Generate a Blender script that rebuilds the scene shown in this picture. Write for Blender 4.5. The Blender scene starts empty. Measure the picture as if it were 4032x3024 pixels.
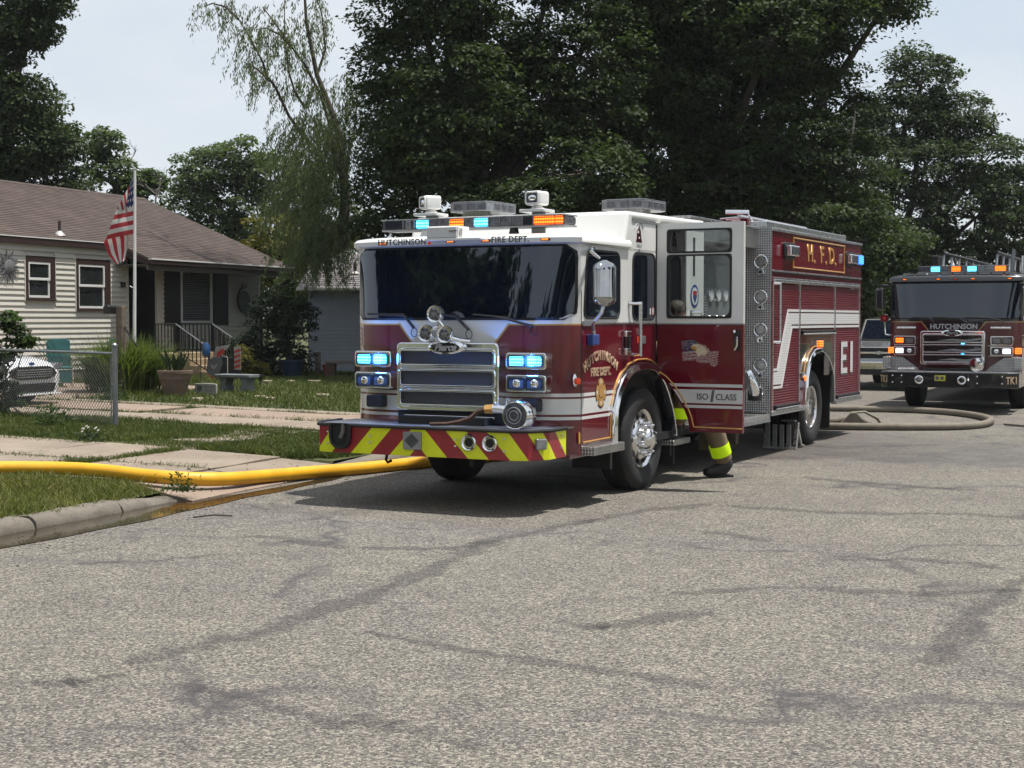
import bpy, bmesh, math, random
import numpy as np
from mathutils import Vector, Matrix
R = math.radians
random.seed(7)
rng = np.random.default_rng(11)
sc = bpy.context.scene
COL = sc.collection

# ------------------------------------------------------------------ camera
cam = bpy.data.cameras.new('camera')
cam.sensor_width = 36.0
cam.lens = 52.0
cam.clip_start = 0.1
cam.clip_end = 2000
cam_o = bpy.data.objects.new('camera', cam)
COL.objects.link(cam_o)
cam_o.location = (0, 0, 1.80)
cam_o.rotation_euler = (R(90 - 2.507), 0, 0)
sc.camera = cam_o

# ------------------------------------------------------------------ sky, sun, exposure
SUN = Vector((0.29, -0.03, 1.0)).normalized()
world = bpy.data.worlds.new('World')
sc.world = world
world.use_nodes = True
wn = world.node_tree
for n in list(wn.nodes):
    wn.nodes.remove(n)
wo = wn.nodes.new('ShaderNodeOutputWorld')
bg = wn.nodes.new('ShaderNodeBackground')
bg.inputs['Strength'].default_value = 0.1
sky = wn.nodes.new('ShaderNodeTexSky')
sky.sky_type = 'NISHITA'
sky.sun_disc = False
sky.sun_elevation = math.asin(SUN.z)
sky.sun_rotation = math.atan2(SUN.x, SUN.y)
sky.altitude = 400
sky.air_density = 1.0
sky.dust_density = 2.5
tc = wn.nodes.new('ShaderNodeTexCoord')
mp = wn.nodes.new('ShaderNodeMapping')
mp.inputs['Scale'].default_value = (2.2, 2.2, 6.0)
nz = wn.nodes.new('ShaderNodeTexNoise')
nz.inputs['Scale'].default_value = 1.3
nz.inputs['Detail'].default_value = 5
nz.inputs['Roughness'].default_value = 0.55
rp = wn.nodes.new('ShaderNodeValToRGB')
rp.color_ramp.elements[0].position = 0.30
rp.color_ramp.elements[0].color = (0.50, 0.50, 0.50, 1)
rp.color_ramp.elements[1].position = 0.68
rp.color_ramp.elements[1].color = (1, 1, 1, 1)
mx = wn.nodes.new('ShaderNodeMix')
mx.data_type = 'RGBA'
mx.inputs['B'].default_value = (5.4, 5.75, 6.05, 1)
wn.links.new(tc.outputs['Generated'], mp.inputs['Vector'])
wn.links.new(mp.outputs['Vector'], nz.inputs['Vector'])
wn.links.new(nz.outputs['Fac'], rp.inputs['Fac'])
wn.links.new(rp.outputs['Color'], mx.inputs['Factor'])
wn.links.new(sky.outputs['Color'], mx.inputs['A'])
wn.links.new(mx.outputs['Result'], bg.inputs['Color'])
wn.links.new(bg.outputs['Background'], wo.inputs['Surface'])

sl = bpy.data.lights.new('sun', 'SUN')
sl.energy = 4.3
sl.angle = R(1.4)
sl.color = (1.0, 0.95, 0.88)
sun_o = bpy.data.objects.new('sun', sl)
COL.objects.link(sun_o)
sun_o.rotation_euler = SUN.to_track_quat('Z', 'Y').to_euler()
sun_o.location = (0, 0, 30)

vs = sc.view_settings
vs.view_transform = 'Standard'
vs.look = 'None'
vs.exposure = 0.58
vs.gamma = 1.0
vs.use_curve_mapping = False
sc.render.engine = 'CYCLES'
sc.cycles.use_denoising = True
sc.cycles.max_bounces = 6
sc.cycles.transparent_max_bounces = 8
sc.cycles.caustics_reflective = False
sc.cycles.caustics_refractive = False
sc.cycles.sample_clamp_indirect = 6.0

# ------------------------------------------------------------------ frames of the place
TH_T, TH_S, TH_H = R(27.5), R(22.0), R(21.5)
P0 = Vector((0.330, 16.147, 0.0))            # engine: front axle on the road, centre line
F0 = Vector((-11.769, 34.0, 0.0))            # house: a point of the front wall


def SW(s, n, z=0.0):
    """street frame (s along the street, n to its right) to world"""
    return Vector((s * math.sin(TH_S) + n * math.cos(TH_S), s * math.cos(TH_S) - n * math.sin(TH_S), z))


def pix(px, py, d):
    """point at depth d seen at a photo pixel: used only to note measured positions"""
    return Vector(((px - 2016) / 5824 * d, d, 1.8 + (1257 - py) * d / 5824))


# ------------------------------------------------------------------ mesh helpers
class MB:
    def __init__(s):
        s.v = []
        s.f = []

    def add(s, vs, fs):
        o = len(s.v)
        s.v += [tuple(p) for p in vs]
        s.f += [tuple(i + o for i in f) for f in fs]
        return s

    def box(s, x0, x1, y0, y1, z0, z1):
        return s.add([(x0, y0, z0), (x1, y0, z0), (x1, y1, z0), (x0, y1, z0), (x0, y0, z1), (x1, y0, z1), (x1, y1, z1), (x0, y1, z1)],
                     [(0, 3, 2, 1), (4, 5, 6, 7), (0, 1, 5, 4), (1, 2, 6, 5), (2, 3, 7, 6), (3, 0, 4, 7)])

    def prism(s, pts, axis, a, b):
        n = len(pts)
        # orientation: make the polygon counter clockwise seen from +axis
        ar = sum(pts[i][0] * pts[(i + 1) % n][1] - pts[(i + 1) % n][0] * pts[i][1] for i in range(n))
        if (ar < 0) != (axis == 'y'):
            pts = pts[::-1]

        def P(p, t):
            return (t, p[0], p[1]) if axis == 'x' else (p[0], t, p[1]) if axis == 'y' else (p[0], p[1], t)
        if a > b:
            a, b = b, a
        vs = [P(p, a) for p in pts] + [P(p, b) for p in pts]
        fs = [tuple(range(n - 1, -1, -1)), tuple(range(n, 2 * n))]
        fs += [(i, (i + 1) % n, n + (i + 1) % n, n + i) for i in range(n)]
        return s.add(vs, fs)

    def tube(s, pts, r, n=8, caps=True, flat=1.0, closed=False):
        pts = [Vector(p) for p in pts]
        m = len(pts)
        rs = r if isinstance(r, (list, tuple)) else [r] * m
        up = Vector((0, 0, 1))
        vs = []
        prev = None
        for i, p in enumerate(pts):
            if closed:
                t = pts[(i + 1) % m] - pts[i - 1]
            else:
                t = pts[min(i + 1, m - 1)] - pts[max(i - 1, 0)]
            t = t.normalized() if t.length > 1e-9 else Vector((0, 0, 1))
            if prev is None:
                u = up if abs(t.z) < 0.9 else Vector((1, 0, 0))
                a = t.cross(u).normalized()
            else:
                a = prev - t * prev.dot(t)
                a = a.normalized() if a.length > 1e-6 else t.orthogonal().normalized()
            prev = a
            b = t.cross(a)
            for k in range(n):
                c = 2 * math.pi * k / n
                vs.append(p + a * (math.cos(c) * rs[i]) + b * (math.sin(c) * rs[i] * flat))
        fs = []
        mm = m if closed else m - 1
        for i in range(mm):
            j = (i + 1) % m
            for k in range(n):
                k2 = (k + 1) % n
                fs.append((i * n + k, i * n + k2, j * n + k2, j * n + k))
        if caps and not closed:
            fs.append(tuple(range(n - 1, -1, -1)))
            fs.append(tuple(range((m - 1) * n, m * n)))
        return s.add(vs, fs)

    def lathe(s, prof, c, axis='x', n=32, ry=1.0):
        vs, fs = [], []
        m = len(prof)
        for (r, h) in prof:
            for k in range(n):
                a = 2 * math.pi * k / n
                p, q = r * math.cos(a), r * math.sin(a) * ry
                vs.append((c[0] + h, c[1] + p, c[2] + q) if axis == 'x' else (c[0] + p, c[1] + h, c[2] + q) if axis == 'y' else (c[0] + p, c[1] + q, c[2] + h))
        for i in range(m - 1):
            for k in range(n):
                k2 = (k + 1) % n
                fs.append((i * n + k, i * n + k2, (i + 1) * n + k2, (i + 1) * n + k))
        if prof[0][0] > 1e-6:
            fs.append(tuple(range(n - 1, -1, -1)))
        if prof[-1][0] > 1e-6:
            fs.append(tuple(range((m - 1) * n, m * n)))
        return s.add(vs, fs)

    def grid(s, fn, nu, nv, flip=False):
        vs = [fn(i / (nu - 1), j / (nv - 1)) for j in range(nv) for i in range(nu)]
        fs = []
        for j in range(nv - 1):
            for i in range(nu - 1):
                q = (j * nu + i, j * nu + i + 1, (j + 1) * nu + i + 1, (j + 1) * nu + i)
                fs.append(q[::-1] if flip else q)
        return s.add(vs, fs)

    def out(s, name, mat, parent=None, bevel=0.0, sharp=32, seg=2, solid=0.0, smooth=True):
        me = bpy.data.meshes.new(name)
        me.from_pydata(s.v, [], s.f)
        bm = bmesh.new()
        bm.from_mesh(me)
        bmesh.ops.remove_doubles(bm, verts=bm.verts, dist=1e-6)
        bmesh.ops.recalc_face_normals(bm, faces=bm.faces)
        bm.to_mesh(me)
        bm.free()
        return finish(name, me, mat, parent, bevel, sharp, seg, solid, smooth)


def finish(name, me, mat, parent=None, bevel=0.0, sharp=32, seg=2, solid=0.0, smooth=True):
    me.materials.append(M[mat] if isinstance(mat, str) else mat)
    if smooth:
        me.polygons.foreach_set('use_smooth', [True] * len(me.polygons))
        me.set_sharp_from_angle(angle=R(sharp))
    o = bpy.data.objects.new(name, me)
    COL.objects.link(o)
    o.parent = parent
    if solid:
        sm = o.modifiers.new('thick', 'SOLIDIFY')
        sm.thickness = solid
        sm.offset = -1
    if bevel:
        b = o.modifiers.new('bevel', 'BEVEL')
        b.width = bevel
        b.segments = seg
        b.limit_method = 'ANGLE'
        b.angle_limit = R(40)
        b.harden_normals = True
    return o


def empty(name, loc=(0, 0, 0), rz=0.0, label=None, cat=None, group=None, parent=None):
    o = bpy.data.objects.new(name, None)
    COL.objects.link(o)
    o.location = loc
    o.rotation_euler = (0, 0, rz)
    o.parent = parent
    o.empty_display_size = 0.2
    if label:
        tag(o, label, cat, group)
    return o


def tag(o, label=None, cat=None, group=None, kind=None):
    if label:
        o['label'] = label
    if cat:
        o['category'] = cat
    if group:
        o['group'] = group
    if kind:
        o['kind'] = kind
    return o


def box(name, mat, parent, x0, x1, y0, y1, z0, z1, bevel=0.0, seg=2):
    return MB().box(x0, x1, y0, y1, z0, z1).out(name, mat, parent, bevel, seg=seg)


def text(name, body, size, mat, parent, loc, rot=(90, 0, 0), ex=0.003, off=0.0, space=1.0, xs=1.0, shear=0.0, align='CENTER'):
    c = bpy.data.curves.new(name, 'FONT')
    c.body = body
    c.size = size
    c.extrude = ex
    c.offset = off
    c.align_x = align
    c.align_y = 'CENTER'
    c.space_character = space
    c.shear = shear
    c.resolution_u = 3
    o = bpy.data.objects.new(name, c)
    COL.objects.link(o)
    dg = bpy.context.evaluated_depsgraph_get()
    me = bpy.data.meshes.new_from_object(o.evaluated_get(dg))
    bpy.data.objects.remove(o)
    me.materials.clear()
    o = finish(name, me, mat, parent, smooth=False)
    o.location = loc
    o.rotation_euler = tuple(R(a) for a in rot)
    o.scale = (xs, 1, 1)
    return o


def rrect(x0, x1, z0, z1, r, n=5):
    """rounded rectangle outline"""
    pts = []
    for cx_, cz_, a0 in ((x1 - r, z1 - r, 0), (x0 + r, z1 - r, 90), (x0 + r, z0 + r, 180), (x1 - r, z0 + r, 270)):
        for k in range(n + 1):
            a = R(a0 + 90 * k / n)
            pts.append((cx_ + r * math.cos(a), cz_ + r * math.sin(a)))
    return pts


def ring_prism(mb, outer, inner, axis, a, b):
    """a frame: outer and inner outlines with the same number of points"""
    n = len(outer)

    def P(p, t):
        return (t, p[0], p[1]) if axis == 'x' else (p[0], t, p[1]) if axis == 'y' else (p[0], p[1], t)
    vs = [P(p, a) for p in outer] + [P(p, a) for p in inner] + [P(p, b) for p in outer] + [P(p, b) for p in inner]
    fs = []
    for i in range(n):
        j = (i + 1) % n
        fs += [(i, j, n + j, n + i), (2 * n + i, 3 * n + i, 3 * n + j, 2 * n + j), (i, 2 * n + i, 2 * n + j, j), (n + i, n + j, 3 * n + j, 3 * n + i)]
    return mb.add(vs, fs)


def copy_tree(o, parent=None):
    c = o.copy()
    COL.objects.link(c)
    c.parent = parent
    for ch in list(o.children):
        copy_tree(ch, c)
    return c


# ------------------------------------------------------------------ material helpers
M = {}


class X:
    """small wrapper to write math nodes as expressions"""
    def __init__(s, nt, sock):
        s.nt, s.k = nt, sock

    def op(s, name, b=None, c=None, clamp=False):
        n = s.nt.nodes.new('ShaderNodeMath')
        n.operation = name
        n.use_clamp = clamp
        for i, q in enumerate((s, b, c)):
            if q is None:
                continue
            if isinstance(q, X):
                s.nt.links.new(q.k, n.inputs[i])
            else:
                n.inputs[i].default_value = q
        return X(s.nt, n.outputs[0])

    def __add__(s, b): return s.op('ADD', b)
    def __sub__(s, b): return s.op('SUBTRACT', b)
    def __mul__(s, b): return s.op('MULTIPLY', b)
    def __truediv__(s, b): return s.op('DIVIDE', b)
    def __gt__(s, b): return s.op('GREATER_THAN', b)
    def __lt__(s, b): return s.op('LESS_THAN', b)
    def __or__(s, b): return s.op('MAXIMUM', b)
    def __and__(s, b): return s.op('MULTIPLY', b)
    def abs(s): return s.op('ABSOLUTE')
    def fract(s): return s.op('FRACT')
    def sin(s): return s.op('SINE')
    def band(s, a, b): return (s > a) & (s < b)


def newmat(name):
    m = bpy.data.materials.new(name)
    m.use_nodes = True
    nt = m.node_tree
    b = nt.nodes['Principled BSDF']
    M[name] = m
    return m, nt, b


def coords(nt, kind='Object'):
    t = nt.nodes.new('ShaderNodeTexCoord')
    s = nt.nodes.new('ShaderNodeSeparateXYZ')
    nt.links.new(t.outputs[kind], s.inputs[0])
    return [X(nt, s.outputs[i]) for i in range(3)]


def pos(nt):
    g = nt.nodes.new('ShaderNodeNewGeometry')
    return g.outputs['Position']


def noise(nt, scale, vec=None, detail=4, rough=0.5, dist=0.0):
    n = nt.nodes.new('ShaderNodeTexNoise')
    n.inputs['Scale'].default_value = scale
    n.inputs['Detail'].default_value = detail
    n.inputs['Roughness'].default_value = rough
    n.inputs['Distortion'].default_value = dist
    nt.links.new(vec if vec is not None else pos(nt), n.inputs['Vector'])
    return n.outputs['Fac']


def ramp(nt, fac, stops):
    r = nt.nodes.new('ShaderNodeValToRGB')
    el = r.color_ramp.elements
    while len(el) < len(stops):
        el.new(0.5)
    for e, (p, c) in zip(el, stops):
        e.position = p
        e.color = (c[0], c[1], c[2], 1) if not isinstance(c, (int, float)) else (c, c, c, 1)
    nt.links.new(fac.k if isinstance(fac, X) else fac, r.inputs['Fac'])
    return r.outputs['Color']


def mix(nt, fac, a, b, blend='MIX'):
    n = nt.nodes.new('ShaderNodeMix')
    n.data_type = 'RGBA'
    n.blend_type = blend
    for key, q in (('Factor', fac), ('A', a), ('B', b)):
        if isinstance(q, X):
            nt.links.new(q.k, n.inputs[key])
        elif isinstance(q, (int, float)):
            n.inputs[key].default_value = q
        elif isinstance(q, (tuple, list)):
            n.inputs[key].default_value = (*q[:3], 1)
        else:
            nt.links.new(q, n.inputs[key])
    return n.outputs['Result']


def bump(nt, b, h, strength=0.3, dist=0.01, prev=None):
    n = nt.nodes.new('ShaderNodeBump')
    n.inputs['Strength'].default_value = strength
    n.inputs['Distance'].default_value = dist
    nt.links.new(h.k if isinstance(h, X) else h, n.inputs['Height'])
    if prev is not None:
        nt.links.new(prev, n.inputs['Normal'])
    nt.links.new(n.outputs[0], b.inputs['Normal'])
    return n.outputs[0]


def setc(nt, b, sock, key='Base Color'):
    nt.links.new(sock.k if isinstance(sock, X) else sock, b.inputs[key])


def P(name, col, rough=0.5, metal=0.0, coat=0.0, var=0.12, vs=5.0, bmp=0.0, bs=40.0, emit=None, es=0.0, trans=0.0, ior=1.45, spec=0.5, rvar=0.0):
    m, nt, b = newmat(name)
    if var > 0:
        f = noise(nt, vs, detail=5, rough=0.6)
        a = tuple(c * (1 - var) for c in col)
        d = tuple(min(1, c * (1 + var)) for c in col)
        setc(nt, b, ramp(nt, f, [(0.3, a), (0.7, d)]))
    else:
        b.inputs['Base Color'].default_value = (*col, 1)
    b.inputs['Roughness'].default_value = rough
    if rvar:
        f2 = noise(nt, vs * 2.3, detail=5)
        setc(nt, b, ramp(nt, f2, [(0.3, max(0, rough - rvar)), (0.7, min(1, rough + rvar))]), 'Roughness')
    b.inputs['Metallic'].default_value = metal
    b.inputs['Coat Weight'].default_value = coat
    b.inputs['Coat Roughness'].default_value = 0.03
    b.inputs['IOR'].default_value = ior
    b.inputs['Specular IOR Level'].default_value = spec
    b.inputs['Transmission Weight'].default_value = trans
    if emit:
        b.inputs['Emission Color'].default_value = (*emit, 1)
        b.inputs['Emission Strength'].default_value = es
    if bmp:
        bump(nt, b, noise(nt, bs, detail=6), bmp, 0.01)
    return m
# ------------------------------------------------------------------ materials
RED = (0.125, 0.0045, 0.0135)
WHITE = (0.74, 0.74, 0.72)
GOLD = (0.62, 0.34, 0.10)
P('red_paint', RED, 0.22, coat=0.6, var=0.10, vs=1.2, spec=0.3)
P('dark_red_paint', (0.045, 0.004, 0.008), 0.25, coat=1.0, var=0.1, vs=1.2)
P('white_paint', WHITE, 0.25, coat=0.8, var=0.035, vs=1.5)
P('black_paint', (0.012, 0.012, 0.014), 0.25, coat=1.0, var=0.1)
P('chrome', (0.86, 0.87, 0.89), 0.07, metal=1.0, var=0.04, vs=9, rvar=0.05)
P('shaded_chrome', (0.45, 0.46, 0.48), 0.06, metal=1.0, var=0.08, vs=9)  # chrome darkened to stand for dim surroundings reflected in the mirror shell
P('aluminium', (0.62, 0.62, 0.62), 0.32, metal=1.0, var=0.08, vs=14, rvar=0.1)
P('polished_alloy', (0.80, 0.80, 0.80), 0.16, metal=1.0, var=0.06, vs=8, rvar=0.06)
P('grey_metal', (0.30, 0.31, 0.32), 0.45, metal=0.7, var=0.15, vs=8, bmp=0.1, bs=60)
P('black_plastic', (0.013, 0.013, 0.015), 0.45, var=0.2, vs=9)
P('black_rubber', (0.016, 0.016, 0.017), 0.62, var=0.2, vs=7)
P('undercarriage', (0.012, 0.012, 0.012), 0.7, var=0.3, vs=6, bmp=0.2)
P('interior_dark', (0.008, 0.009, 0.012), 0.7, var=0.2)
P('gold_leaf', GOLD, 0.35, metal=0.35, var=0.15, vs=12)
P('lettering_tan', (0.50, 0.36, 0.24), 0.4, metal=0.2, var=0.12, vs=10)
P('lettering_silver', (0.50, 0.50, 0.53), 0.35, metal=0.4, var=0.15, vs=10)
P('lettering_grey', (0.10, 0.10, 0.11), 0.4, var=0.1, vs=10)
P('reflective_white', (0.62, 0.62, 0.62), 0.4, var=0.06, vs=4)
P('dark_lens', (0.02, 0.022, 0.03), 0.08, spec=0.6, var=0.1)
P('clear_lens', (0.26, 0.27, 0.29), 0.12, metal=0.5, var=0.25, vs=25)
P('smoke_lens', (0.085, 0.088, 0.10), 0.08, var=0.45, vs=22)
P('blue_decal', (0.03, 0.06, 0.22), 0.4, var=0.1)
P('red_decal', (0.38, 0.03, 0.025), 0.45, var=0.1)
P('cream_decal', (0.62, 0.52, 0.38), 0.45, var=0.1)
P('orange_decal', (0.55, 0.30, 0.05), 0.45, var=0.1)
P('red_reflector', (0.55, 0.05, 0.02), 0.25, var=0.1, emit=(1, 0.08, 0.02), es=0.15)
P('plate_yellow', (0.45, 0.46, 0.06), 0.4, var=0.2, vs=20)


def led(name, core, edge, strength, sc_=1.0):
    """lit light emitting diode cluster: bright dots behind a ribbed lens"""
    m, nt, b = newmat(name)
    x, y, z = coords(nt)
    dots = ((x + y) * (165 * sc_)).sin().abs() * ((z * (105 * sc_)).sin().abs())
    f = noise(nt, 30, detail=2)
    c = mix(nt, dots, edge, core)
    b.inputs['Base Color'].default_value = (0.02, 0.02, 0.03, 1)
    b.inputs['Roughness'].default_value = 0.15
    nt.links.new(c, b.inputs['Emission Color'])
    s = dots * strength + (strength * 0.35)
    nt.links.new(s.k, b.inputs['Emission Strength'])


led('led_blue', (0.18, 0.92, 1.0), (0.0, 0.28, 1.0), 3.2)
led('led_red', (1.0, 0.28, 0.01), (1.0, 0.012, 0.004), 2.2)
led('led_amber', (1.0, 0.30, 0.03), (1.0, 0.10, 0.01), 1.6)
led('led_deep_blue', (0.10, 0.45, 1.0), (0.0, 0.10, 1.0), 2.2)
led('led_white', (1.0, 1.0, 1.0), (0.6, 0.7, 0.9), 2.0)

# windscreens and cab windows: dark tinted, mirror-like
m, nt, b = newmat('cab_glass')
b.inputs['Base Color'].default_value = (0.006, 0.008, 0.014, 1)
b.inputs['Roughness'].default_value = 0.015
b.inputs['Specular IOR Level'].default_value = 0.75
b.inputs['Coat Weight'].default_value = 0.5
b.inputs['Coat Tint'].default_value = (0.75, 0.85, 1.0, 1)
bump(nt, b, noise(nt, 0.9, detail=2), 0.04, 0.05)

m, nt, b = newmat('clear_glass')
tr = nt.nodes.new('ShaderNodeBsdfTransparent')
tr.inputs['Color'].default_value = (0.78, 0.82, 0.82, 1)
gl = nt.nodes.new('ShaderNodeBsdfGlossy')
gl.inputs['Roughness'].default_value = 0.02
fr = nt.nodes.new('ShaderNodeFresnel')
fr.inputs['IOR'].default_value = 1.5
ms = nt.nodes.new('ShaderNodeMixShader')
nt.links.new(fr.outputs[0], ms.inputs[0])
nt.links.new(tr.outputs[0], ms.inputs[1])
nt.links.new(gl.outputs[0], ms.inputs[2])
nt.links.new(ms.outputs[0], nt.nodes['Material Output'].inputs['Surface'])

P('house_glass', (0.018, 0.022, 0.022), 0.05, spec=0.5, var=0.3, vs=1.2)
P('lens_glass', (0.30, 0.31, 0.33), 0.05, metal=0.6, var=0.5, vs=30)

# diamond tread plate
m, nt, b = newmat('diamond_plate')
x, y, z = coords(nt)
u, w = x + y * 0.7, z + y * 0.7
k = 2 * math.pi / 0.062
pat = (((u + w) * k).sin() * ((u - w) * k).sin()).op('MAXIMUM', 0.0)
b.inputs['Metallic'].default_value = 0.95
f = noise(nt, 5, detail=5)
setc(nt, b, mix(nt, pat, ramp(nt, f, [(0.3, (0.30, 0.30, 0.30)), (0.7, (0.46, 0.46, 0.46))]), (0.72, 0.72, 0.72)))
b.inputs['Roughness'].default_value = 0.30
bump(nt, b, pat, 0.7, 0.02)

# radiator mesh
m, nt, b = newmat('grille_mesh')
x, y, z = coords(nt)
k = 2 * math.pi / 0.022
pat = (((x + z) * k).sin() * ((x - z) * k).sin()).abs()
b.inputs['Metallic'].default_value = 0.25
b.inputs['Roughness'].default_value = 0.35
setc(nt, b, ramp(nt, pat, [(0.2, (0.16, 0.16, 0.16)), (0.6, (0.02, 0.02, 0.02))]))
bump(nt, b, pat, 0.6, 0.01)

# two-tone cab livery: white above the belt, white bands below, gold edge along the front sweep
def livery(name, top, low, gold, bands, front_top):
    m, nt, b = newmat(name)
    x, y, z = coords(nt)
    ax = x.abs()
    front = y < -1.45
    w = (z - 1.585) * 0.80 + 0.475
    sweep = front & (z > 1.50) & (ax < w)
    above = z > 1.755
    mask = above | sweep
    if bands:
        mask = mask | z.band(1.062, 1.095) | z.band(0.895, 1.043) | z.band(0.842, 0.872)
    edge = (front & z.band(1.50, 1.762) & (ax - w).abs().op('LESS_THAN', 0.012)) | (front & z.band(1.742, 1.757) & (ax > 0.60))
    f = noise(nt, 1.6, detail=4)
    lo = ramp(nt, f, [(0.3, tuple(c * 0.9 for c in low)), (0.7, tuple(c * 1.1 for c in low))])
    hi = ramp(nt, f, [(0.3, tuple(c * 0.97 for c in top)), (0.7, top)])
    c = mix(nt, mask, lo, hi)
    c = mix(nt, edge, c, gold)
    dirt = ramp(nt, X(nt, noise(nt, 7, detail=6, rough=0.65)) - z * 0.60, [(0.10, 0.0), (0.45, 0.16)])
    c = mix(nt, dirt, c, (0.20, 0.17, 0.14))
    setc(nt, b, c)
    b.inputs['Roughness'].default_value = 0.22
    b.inputs['Coat Weight'].default_value = 1.0
    b.inputs['Coat Roughness'].default_value = 0.03


livery('cab_livery', WHITE, RED, (0.5, 0.27, 0.08), True, 1.5)
livery('truck_livery', (0.010, 0.010, 0.012), (0.085, 0.005, 0.012), (0.4, 0.24, 0.09), False, 1.5)

# fluorescent chevron board
m, nt, b = newmat('chevron')
x, y, z = coords(nt)
u = x.abs() + (y + 2.62)
t = ((u - (z * -1.0 + 0.795) * 0.95 - 0.27) / 0.44).fract()
f = noise(nt, 6, detail=5)
yl = ramp(nt, f, [(0.3, (0.62, 0.68, 0.0)), (0.7, (0.74, 0.80, 0.01))])
rd = ramp(nt, f, [(0.3, (0.24, 0.010, 0.018)), (0.7, (0.32, 0.014, 0.022))])
setc(nt, b, mix(nt, t < 0.5, rd, yl))
b.inputs['Roughness'].default_value = 0.35
b.inputs['Coat Weight'].default_value = 0.4

# roller shutters of the body: fine horizontal ribs
for nm_, base in (('shutter_red', RED), ('shutter_grey', (0.16, 0.165, 0.165))):
    m, nt, b = newmat(nm_)
    x, y, z = coords(nt)
    f = noise(nt, 2.5, detail=5)
    setc(nt, b, ramp(nt, f, [(0.3, tuple(c * 0.85 for c in base)), (0.7, tuple(c * 1.1 for c in base))]))
    b.inputs['Roughness'].default_value = 0.35
    b.inputs['Specular IOR Level'].default_value = 0.3
    b.inputs['Coat Weight'].default_value = 0.15
m, nt, b = newmat('stripe_on_shutter')
x, y, z = coords(nt)
g = (z / 0.0335).fract()
setc(nt, b, ramp(nt, g, [(0.0, (0.28, 0.28, 0.28)), (0.14, (0.60, 0.60, 0.60)), (0.85, (0.66, 0.66, 0.66)), (1.0, (0.30, 0.30, 0.30))]))
b.inputs['Roughness'].default_value = 0.4

# tyre with rings on the side wall
P('tyre', (0.020, 0.020, 0.021), 0.75, var=0.25, vs=6, bmp=0.15, bs=60)

# road: worn chip seal with tar-darkened cracks, scuffs and a wetted stretch behind the engine
m, nt, b = newmat('road_chip_seal')
g = pos(nt)
sx = nt.nodes.new('ShaderNodeSeparateXYZ')
nt.links.new(g, sx.inputs[0])
px_, py_ = X(nt, sx.outputs[0]), X(nt, sx.outputs[1])
vor = nt.nodes.new('ShaderNodeTexVoronoi')
vor.inputs['Scale'].default_value = 88
vor.feature = 'F1'
nt.links.new(g, vor.inputs['Vector'])
chip = nt.nodes.new('ShaderNodeSeparateColor')
nt.links.new(vor.outputs['Color'], chip.inputs[0])
stone = ramp(nt, chip.outputs[0], [(0.0, (0.040, 0.037, 0.034)), (0.35, (0.098, 0.092, 0.083)), (0.7, (0.162, 0.151, 0.133)), (1.0, (0.32, 0.30, 0.255))])
big = noise(nt, 0.33, detail=4, rough=0.55)
stone = mix(nt, 1.0, stone, ramp(nt, big, [(0.32, (0.88, 0.85, 0.88)), (0.55, (1.0, 0.985, 0.95)), (0.72, (1.10, 1.08, 1.0))]), 'MULTIPLY')
mid = noise(nt, 2.6, detail=6, rough=0.65)
stone = mix(nt, 1.0, stone, ramp(nt, mid, [(0.3, (0.84, 0.83, 0.84)), (0.6, (1.04, 1.04, 1.02))]), 'MULTIPLY')
# smeared tar marks, drawn out across the street
mpn = nt.nodes.new('ShaderNodeMapping')
mpn.inputs['Rotation'].default_value = (0, 0, R(18))
mpn.inputs['Scale'].default_value = (0.32, 1.5, 1.0)
nt.links.new(g, mpn.inputs['Vector'])
tar = noise(nt, 1.15, vec=mpn.outputs[0], detail=5, rough=0.62, dist=0.6)
stone = mix(nt, ramp(nt, tar, [(0.60, 0.0), (0.72, 0.55)]), stone, (0.070, 0.064, 0.070))
# cracks
wv = nt.nodes.new('ShaderNodeTexNoise')
wv.inputs['Scale'].default_value = 0.7
wv.inputs['Detail'].default_value = 5
nt.links.new(g, wv.inputs['Vector'])
mxv = nt.nodes.new('ShaderNodeVectorMath')
mxv.operation = 'MULTIPLY_ADD'
nt.links.new(wv.outputs['Color'], mxv.inputs[0])
mxv.inputs[1].default_value = (2.6, 2.6, 0)
nt.links.new(g, mxv.inputs[2])
ve = nt.nodes.new('ShaderNodeTexVoronoi')
ve.feature = 'DISTANCE_TO_EDGE'
ve.inputs['Scale'].default_value = 0.21
nt.links.new(mxv.outputs[0], ve.inputs['Vector'])
crk = ramp(nt, ve.outputs['Distance'], [(0.0, 0.85), (0.006, 0.55), (0.022, 0.0)])
crm = ramp(nt, noise(nt, 0.8, detail=3), [(0.40, 0.0), (0.58, 1.0)])
crkf = mix(nt, 1.0, crk, crm, 'MULTIPLY')
stone = mix(nt, crkf, stone, (0.042, 0.038, 0.042))
# wet stretch
wl = (px_ - 2.88) * 0.36 + (py_ - 18.9) * 0.93 + (X(nt, noise(nt, 0.8, detail=4)) - 0.5) * 1.4
wf = ((py_ - 19.2 + (px_ - 4.0) * 0.25) * -0.22 + 1.35)
wet = (wl * 2.2).op('MAXIMUM', 0.0).op('MINIMUM', 1.0) * wf.op('MAXIMUM', 0.0).op('MINIMUM', 1.0) * 0.62
wet = wet * X(nt, ramp(nt, noise(nt, 1.4, detail=5), [(0.25, 0.55), (0.6, 1.0)]))
stone = mix(nt, wet, stone, mix(nt, 1.0, stone, (0.45, 0.43, 0.43), 'MULTIPLY'))
setc(nt, b, stone)
setc(nt, b, ramp(nt, wet, [(0.0, 0.88), (0.6, 0.42)]), 'Roughness')
hh = X(nt, vor.outputs['Distance']) * -1.0
bump(nt, b, hh, 0.55, 0.012)

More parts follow.
